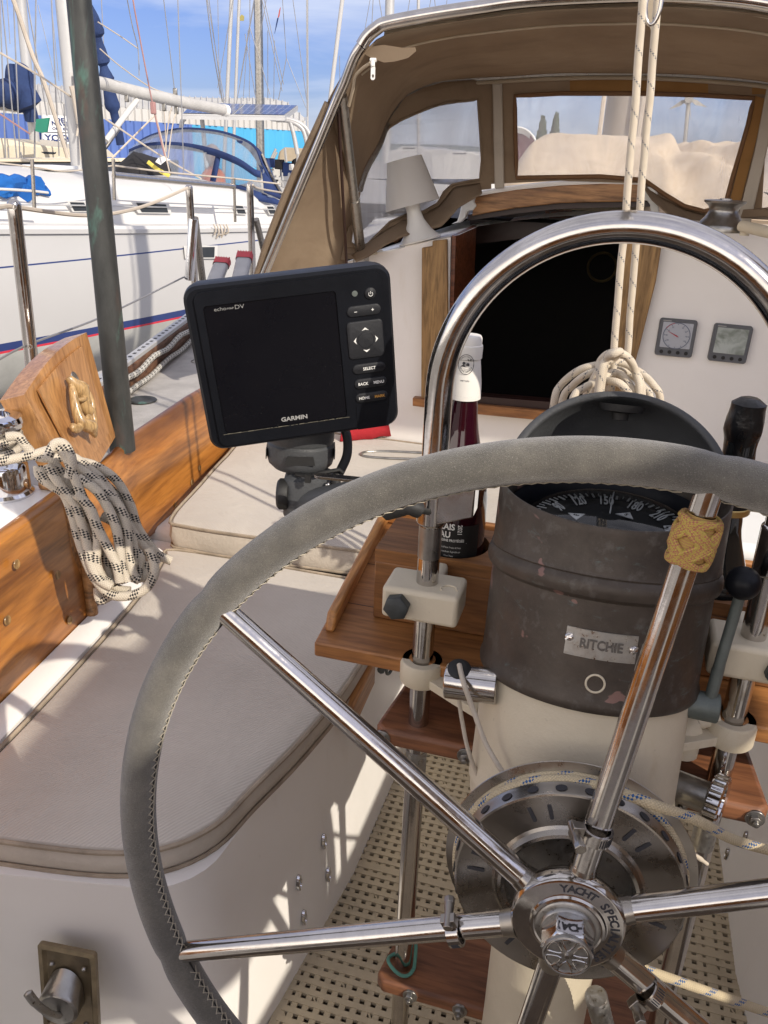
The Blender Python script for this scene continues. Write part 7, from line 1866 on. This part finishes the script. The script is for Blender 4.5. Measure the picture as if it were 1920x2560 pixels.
for i, (a, b) in enumerate((((1225, 0), (1330, 600)), ((1385, 0), (1290, 520)), ((1480, 0), (1480, 160)), ((1515, 0), (1400, 620)), ((1560, 0), (1680, 500)), ((1480, 160), (1600, 560)), ((1290, 0), (1300, 560)), ((1470, 180), (1440, 600)), ((600, 0), (620, 400)), ((215, 0), (205, 900)), ((300, 0), (350, 480)), ((225, 30), (400, 780)), ((40, 0), (60, 260)))):
    a = (a[0]/2.37, a[1]/2.37-(12 if a[1] == 0 else 0)); b = (b[0]/2.37, b[1]/2.37)
    mb = MB(); D = 20+(i % 4)*2; mb.tube([dq(*a, D), dq(*b, D)], .009, 5); mb.build('stay', M['wire'], far_l)
mb = MB(); mb.prism([dq(x, y, 22) for x, y in ((701, 18), (698, 40), (694, 46), (698, 25))], (0, .02, 0)); t_ = mb.build('flag', simple('faded_red_cloth', (.42, .08, .06), .8)); tag(t_, 'slim faded red pennant in the sky between two masts', 'flag')
mb = MB(); mb.prism([dq(x, y, 22) for x, y in ((696, 44), (692, 62), (686, 84), (690, 60), (693, 45))], (0, .02, 0)); tag(mb.build('flag', M['canvas_blue']), 'dark slim pennant hanging under the faded red one', 'flag')
mb = MB(); mb.prism([dq(x, y, 25) for x, y in ((599, 42), (604, 36), (610, 40), (609, 52), (600, 52))], (0, .02, 0)); tag(mb.build('flag', simple('olive_cloth', (.34, .30, .10), .8)), 'tiny green and yellow flag near the pair of slim white masts', 'flag')
# warehouses
P1, P2 = dq(90, 253, 60), dq(460, 278, 66); fd = (P2-P1); fd.z = 0; fd.normalize(); fn = V((fd.y, -fd.x, 0))
if fn.dot(P1) > 0: fn = -fn
def fq(x, y, o=0): return pP(x, y, P1-fn*-o, fn)
X0, X1 = -150, 762
ev = [fq(x, interp([(0, 247), (90, 253), (460, 278), (760, 298)], x)) for x in [X0+(X1-X0)*k/20 for k in range(21)]]
for p in ev: p.z = ev[5].z
wh = thing('warehouse', 'long warehouse with ribbed white walls, blue lower cladding and an arched roof behind the masts', 'warehouse', V((P1.x, P1.y, ZG)))
zb_ = fq(90, 287).z
mb = MB(); mb.add([ev[0], ev[-1], V((ev[-1].x, ev[-1].y, zb_)), V((ev[0].x, ev[0].y, zb_))], [(0, 1, 2, 3)])
def panel_obj(mb, name, mat): 
    o = mb.build(name, mat, wh, smooth=False); return o
# cladding textures run along X in object space, so build the walls as ribbed geometry
def ribbed(pA, pB, z0, z1, pitch, dep, name, mat):
    L = (pB-pA); L.z = 0; n = max(2, int(L.length/pitch)); d = L/n; rows0, rows1 = [], []
    for i in range(n):
        for (f, o) in ((0, 0), (.45, 0), (.55, dep), (.95, dep)):
            q = V((pA.x, pA.y, 0))+d*(i+f)+fn*o; rows0.append(q+V((0, 0, z0))); rows1.append(q+V((0, 0, z1)))
    mb = MB(); mb.grid([rows0, rows1]); return mb.build(name, mat, wh, smooth=False)
MW, MBL, MCY = simple('white_cladding', (.50, .49, .47), .6, 0, 0, 1, .08, .2), simple('blue_cladding', (.085, .15, .40), .6, 0, 0, 1, .12, .2), simple('cyan_cladding', (.06, .34, .58), .6, 0, 0, 1, .10, .2)
ribbed(ev[0], ev[-1], zb_, ev[0].z, .55, .14, 'upper_wall', MW)
pb0, pb1 = fq(170, 292), fq(474, 312); pc1 = fq(762, 324)
ribbed(ev[0], fq(478, 312), ZG, zb_-.02, .62, .12, 'blue_wall', MBL)
ribbed(fq(478, 312), ev[-1], ZG, zb_-.02, 1.6, .04, 'light_blue_wall', MCY)
cre = [(-150, 205), (90, 214), (300, 230), (420, 240), (500, 246), (600, 247), (650, 245), (690, 247), (715, 255), (741, 272), (762, 296)]
rws = []
for k in range(21):
    x = X0+(X1-X0)*k/20; e = ev[k]; c = dq(x, interp(cre, x), 76+8*k/20); row = []
    for j in range(9):
        t = j/8; p = e.lerp(c, t); p.z = e.z+(c.z-e.z)*sin(t*pi/2); row.append(p)
    rws.append(row)
mb = MB(); mb.grid(rws); mb.build('roof', simple('grey_white_roof', (.50, .49, .46), .6, 0, 0, 1, .1, .3), wh)
for k in range(0, 64):
    f = k/63*20; i = min(19, int(f)); g = f-i; P = [rws[i][j].lerp(rws[i+1][j], g)+fn*.1+V((0, 0, .06)) for j in range(9)]
    mb = MB() if k == 0 else mb; mb.tube(P, .045, 4)
mb.build('roof_ribs', MW, wh)
sg = thing('signboard', 'white signboard with dark blue lettering on the warehouse wall left of the mast', 'sign', fq(130, 400))
def board(q, o, name):
    P = [fq(x, y)+fn*.5 for x, y in q]; mb = MB(); mb.prism(P, fn*.15); return mb.build(name, M['white_plastic'], sg), P
b1, _ = board(((93, 287), (173, 291), (174, 331), (93, 329)), .5, 'upper_board'); b2, _ = board(((93, 331), (174, 334), (176, 396), (93, 396)), .5, 'lower_board')
def sign_txt(tx, x, y, h, par, sx=1):
    mb = MB(); c = fq(x, y)+fn*.68; put_text(mb, tx, c, fd, V((0, 0, 1)), h, sx, .02); mb.build('lettering', M['stripe_navy'], par)
sign_txt('DE HE', 150, 301, .24, b1, 1.6); sign_txt('NAVELG', 148, 310, .24, b1, 1.4); sign_txt('ONE EA', 136, 322, .14, b1, 1.5)
sign_txt('YOTV', 132, 345, .34, b2, 1.4); sign_txt('YKIEK', 122, 356, .30, b2, 1.3); sign_txt('NAVI', 160, 349, .24, b2, 1.2)
# clutter of far hulls low on the horizon left
random.seed(21)
for k, (x0, x1, y0, y1, D, m_, lab) in enumerate(((960, 1100, 372, 470, 34, 'hull_white', 'white far hull seen through the left dodger window'), (1075, 1240, 385, 480, 30, 'deck_white', 'pale boat deck seen through the dodger side window by the pillar'), (1290, 1340, 395, 470, 33, 'deck_white', 'white far boat seen low through the centre dodger window'))):
    t = thing('far_boat', lab, 'boat', dq((x0+x1)/2, 560, D), 'boats far across the yard')
    P = [dq(x, y, D) for x, y in ((x0, y0+6), (x0+(x1-x0)*.2, y0+2), (x0+(x1-x0)*.3, y0-6), (x0+(x1-x0)*.65, y0-6), (x0+(x1-x0)*.75, y0+2), (x1, y0), (x1-4, y1+60), (x0+8, y1+60))]
    mb = MB(); mb.prism(P, V((.2, 1, 0))*2.5); mb.build('hull', M[m_], t, bevel=.05)
    P = [dq(x, y, D-.02) for x, y in ((x0+(x1-x0)*.35, y0-3), (x0+(x1-x0)*.55, y0-3), (x0+(x1-x0)*.55, y0), (x0+(x1-x0)*.35, y0))]
    mb = MB(); mb.prism(P, V((.2, 1, 0))*.1); mb.build('portlight', M['window_dark'], t)
# own mast, boom cover and cowl vents beyond the windscreen
om = thing('main_mast', 'grey main mast of this boat seen through the centre dodger window', 'mast', V((.02, 4.3, -.13)))
mb = MB(); a_ = pY(1548, 345, 4.3); mb.tube([V((a_.x, 4.3, -.13)), V((a_.x, 4.3, 9))], .078, 24); mb.build('spar', simple('old_spar', (.24, .21, .18), .6, .2, .1, 30, .2), om)
for dx, r in ((.085, .012), (.105, .010), (-.085, .010)):
    mb = MB(); mb.tube([V((a_.x+dx, 4.2, 0)), V((a_.x+dx*.9, 4.22, 6))], r, 6); mb.build('halyard', M['rope_far'], om)
mb = MB(); mb.tube([V((a_.x, 4.15, 1.55)), V((a_.x, -.6, 1.60))], .06, 16); mb.build('boom', M['alloy'], om)
cv = thing('boat_cover', 'beige canvas cover draped in folds over gear on the cabin top ahead of the dodger', 'cover', V((.25, 3.8, -.12)))
zp_ = lambda y: pY(1600, y, 3.7).z
ht_ = [(-.47, zp_(420)), (-.42, zp_(352)), (-.36, zp_(343)), (.03, zp_(345)), (.09, zp_(372)), (.22, zp_(366)), (.45, zp_(348)), (.75, zp_(328)), (1.2, zp_(324))]
rws = []
for i in range(61):
    u = i/60; x = -.47+1.67*u; row = []; h = interp(ht_, x)
    for j in range(33):
        v = j/32; y = 2.98+1.5*v; k = min(1, v/.42); z = -.15+(h+.15)*sin(k*pi/2)**.8 if v < .85 else -.15+(h+.15)*(1-(v-.85)/.15*.8)
        f = 1 if x > .05 else .25
        fold = .030*noise.noise(V((x*9+y*2, y*4-x*3, 2)))+.020*abs(noise.noise(V((x*17-y*6, y*6, 7))))+.010*sin(x*30+y*14+3*noise.noise(V((x*3, y*3, 0))))
        fold *= 1.7; row.append(V((x+fold*.4*f, y-fold*.9*f*(1-k*.4), z+fold*f*min(1, v*5))))
    rws.append(row)
mb = MB(); mb.grid(rws); mb.build('cloth', M['canvas_tan'], cv, sub=1)
for (cx_, cy_, rr, Y_, lab) in ((1284, 385, .120, 4.3, 'large white cowl vent with a red mouth at the centre window edge'), (1373, 402, .085, 4.2, 'small white cowl vent with a red mouth, right of the large one')):
    c = pY(cx_, cy_, Y_); t = thing('cowl_vent', lab, 'vent', V((c.x, c.y+.05, -.13)), 'cowl vents on the foredeck')
    n_ = V((-.15, -1, .1)).normalized(); mb = MB(); mb.tube(cr([V((c.x, c.y+.12, -.2)), V((c.x, c.y+.13, c.z-.10)), c+V((0, .10, .01)), c+n_*-.02], 6), [rr*.42]*6+[rr*.55]*6+[rr*.8]*6+[rr*.98], 20, caps=False); mb.build('cowl', M['white_plastic'], t)
    mb = MB(); mb.lathe(c, n_, [(0, -.04), (rr*.6, -.03), (rr*.93, .0)], 28); mb.build('mouth', M['vent_red'], t)
    mb = MB(); e1 = n_.orthogonal().normalized(); mb.tube(circ(c+n_*.004, e1, n_.cross(e1), rr*.97, 32), .005, 8, closed=True); mb.build('lip', M['white_plastic'], t)
# wind generator and cypress trees far ahead
wg = thing('wind_generator', 'grey wind generator on a thin pole seen through the centre dodger window', 'wind generator', dq(1700, 560, 12))
mb = MB(); mb.tube([dq(1722, 250, 12), dq(1712, 360, 12), dq(1706, 560, 12)], .025, 8); mb.build('pole', M['pewter'], wg)
c = dq(1722, 248, 11.9)
for a in (-.35, 1.25, 2.5, 3.6, 5.0):
    d = rt*cos(a)+V((0, 0, 1))*sin(a); mb = MB(); mb.prism([c, c+d*.1+V((0, 0, .03)), c+d*.26, c+d*.1-V((0, 0, .03))], (0, .015, 0)); mb.build('blade', M['pewter'], wg)
mb = MB(); mb.tube([c-V((0, .1, 0)), c+V((0, .25, 0))], .05, 12); mb.build('nacelle', M['pewter'], wg)
random.seed(4)
for (x, y0, w_, lab) in ((1345, 300, 22, 'dark cypress tree left of the pair behind the dodger window'), (1378, 292, 20, 'dark cypress tree right of the pair behind the dodger window')):
    D = 70; b_ = dq(x, 420, D); tpz = dq(x, y0, D).z
    t = thing('cypress_tree', lab, 'tree', V((b_.x, b_.y, ZG)), 'cypress trees beyond the yard')
    mb = MB(); mb.tube([V((b_.x, b_.y, ZG)), V((b_.x, b_.y, tpz-2))], [.25, .08], 8); mb.build('trunk', M['bark'], t)
    mb = MB()
    for k in range(900):
        h = random.random()**.8; z = ZG+1+(tpz-ZG-1)*h; r = (w_/2080*D)*.8*(1-h**2.2)**.8+.05; a = random.random()*2*pi; q = r*sqrt(random.random()); c = V((b_.x+q*cos(a), b_.y+q*sin(a), z)); s_ = random.uniform(.15, .35)
        d = V((random.uniform(-.4, .4), random.uniform(-.4, .4), 1)).normalized(); e = d.orthogonal().normalized(); mb.add([c-e*s_*.4, c+e*s_*.4, c+d*s_*1.4], [(0, 1, 2)])
    mb.build('crown', M['leaf'], t, smooth=False)
# light haze free distance: low treeline and hills
rws = []
for k in range(80):
    a = -pi*.75+1.5*pi*k/79; d = V((sin(a), cos(a), 0)); h = 4+2.2*noise.noise(V((a*9, 0, 1)))+2*noise.noise(V((a*31, 0, 1)))
    rws.append([d*420+V((0, 0, ZG)), d*425+V((0, 0, h*.8)), d*440+V((0, 0, h)), d*600+V((0, 0, ZG))])
mb = MB(); mb.grid(rws); tag(mb.build('hills', simple('far_hills', (.10, .13, .14), .9, 0, 0, 1, .3, .02)), kind='structure')
# added unseen panel, its outline worked out to throw the near seat's shadow
sdn = V((SUN_DIR.x*cos(SUN_EL), SUN_DIR.y*cos(SUN_EL), sin(SUN_EL)))
def toX(P, X): return P+sdn*((X-P.x)/sdn.x)
XR = 1.62
up_ = [pZ(x, y, -.935) for x, y in ((-90, 2010), (0, 1915), (120, 1790), (245, 1655), (345, 1625), (400, 1540), (470, 1478), (540, 1468), (640, 1478), (880, 1492))]
lo_ = [pX(x, y, -.455) for x, y in ((862, 1800), (818, 1892), (745, 2030), (685, 2160), (672, 2290), (600, 2440), (520, 2560), (400, 2700))]
U = [toX(p, XR) for p in up_]; Lw = [toX(p, XR) for p in lo_]
print('cloth', [(round(p.y, 2), round(p.z, 2)) for p in U], [(round(p.y, 2), round(p.z, 2)) for p in Lw])
wc_ = thing('shade_panel', 'beige shade panel added at the right hand rail outside the picture', 'shade panel', V((XR, 0, -.7)))
ua = resamp(U, 24)[::-1]; la = resamp(Lw, 24)
ua = resamp([V((XR, -1.6, .5))]+U, 24); la = resamp(([V((XR, Lw[0].y+.0, Lw[0].z))]+Lw+[V((XR, -1.6, -.5))])[::-1], 24)
mb = MB(); mb.grid([[ua[i].lerp(la[i], j/6)+V((.015*noise.noise(V((i*.3, j*.4, 0))), 0, 0)) for i in range(24)] for j in range(7)]); mb.build('cloth', M['canvas'], wc_, solid=.004)
for y in (-1.4, -.2, .9, 2.3):
    t = thing('stanchion', {-1.4: 'hindmost', -.2: 'second', .9: 'third', 2.3: 'foremost'}[y]+' stanchion from the stern along the right hand rail', 'stanchion', V((XR+.03, y, ZD)), 'stanchions along the right rail')
    mb = MB(); mb.tube([V((XR+.03, y, ZD)), V((XR+.03, y, -.05))], .0125, 14); mb.build('post', M['steel'], t)
line('lifeline', 'upper lifeline along the right hand rail', [V((XR+.03, y, -.07)) for y in (-1.4, -.2, .9, 2.3, 4)], .004, 'rope_far', 'lifeline')


# second added panel, out of view: keeps the low sun off the cockpit floor
zl2 = toX(V((-.44, 1.2, -1.415)), XR+.02).z
lw2 = thing('shade_panel', 'lower canvas panel added for shade along the right hand rail outside the picture', 'shade panel', V((XR+.02, 0, ZD)))
mb = MB(); mb.grid([[V((XR+.02+.012*noise.noise(V((y*2, z_*3, 0))), -2.2+4.6*y/24, ZD+(zl2-ZD)*z_/6)) for y in range(25)] for z_ in range(7)]); mb.build('cloth', M['canvas'], lw2, solid=.004)

# added unseen panel on the right, shaped to keep direct sun off the cabin bulkhead
sl_ = lambda y: -.84+(sdn.z/sdn.x)*(2.53-y)/(-sdn.y/sdn.x)+.03
cu_ = thing('sun_blocker', 'beige canvas sun blocker added aft of the right hand dodger side outside the picture', 'curtain', V((XR, 1.6, ZD)))
ys_ = [.95+1.30*k/20 for k in range(21)]
mb = MB(); mb.grid([[V((XR+.01*noise.noise(V((y*2, j, 0))), y, max(-.6, sl_(y))+(.70 if y < 2.2 else .6)*j/6)) for y in ys_] for j in range(7)]); mb.build('cloth', M['canvas'], cu_, solid=.004)
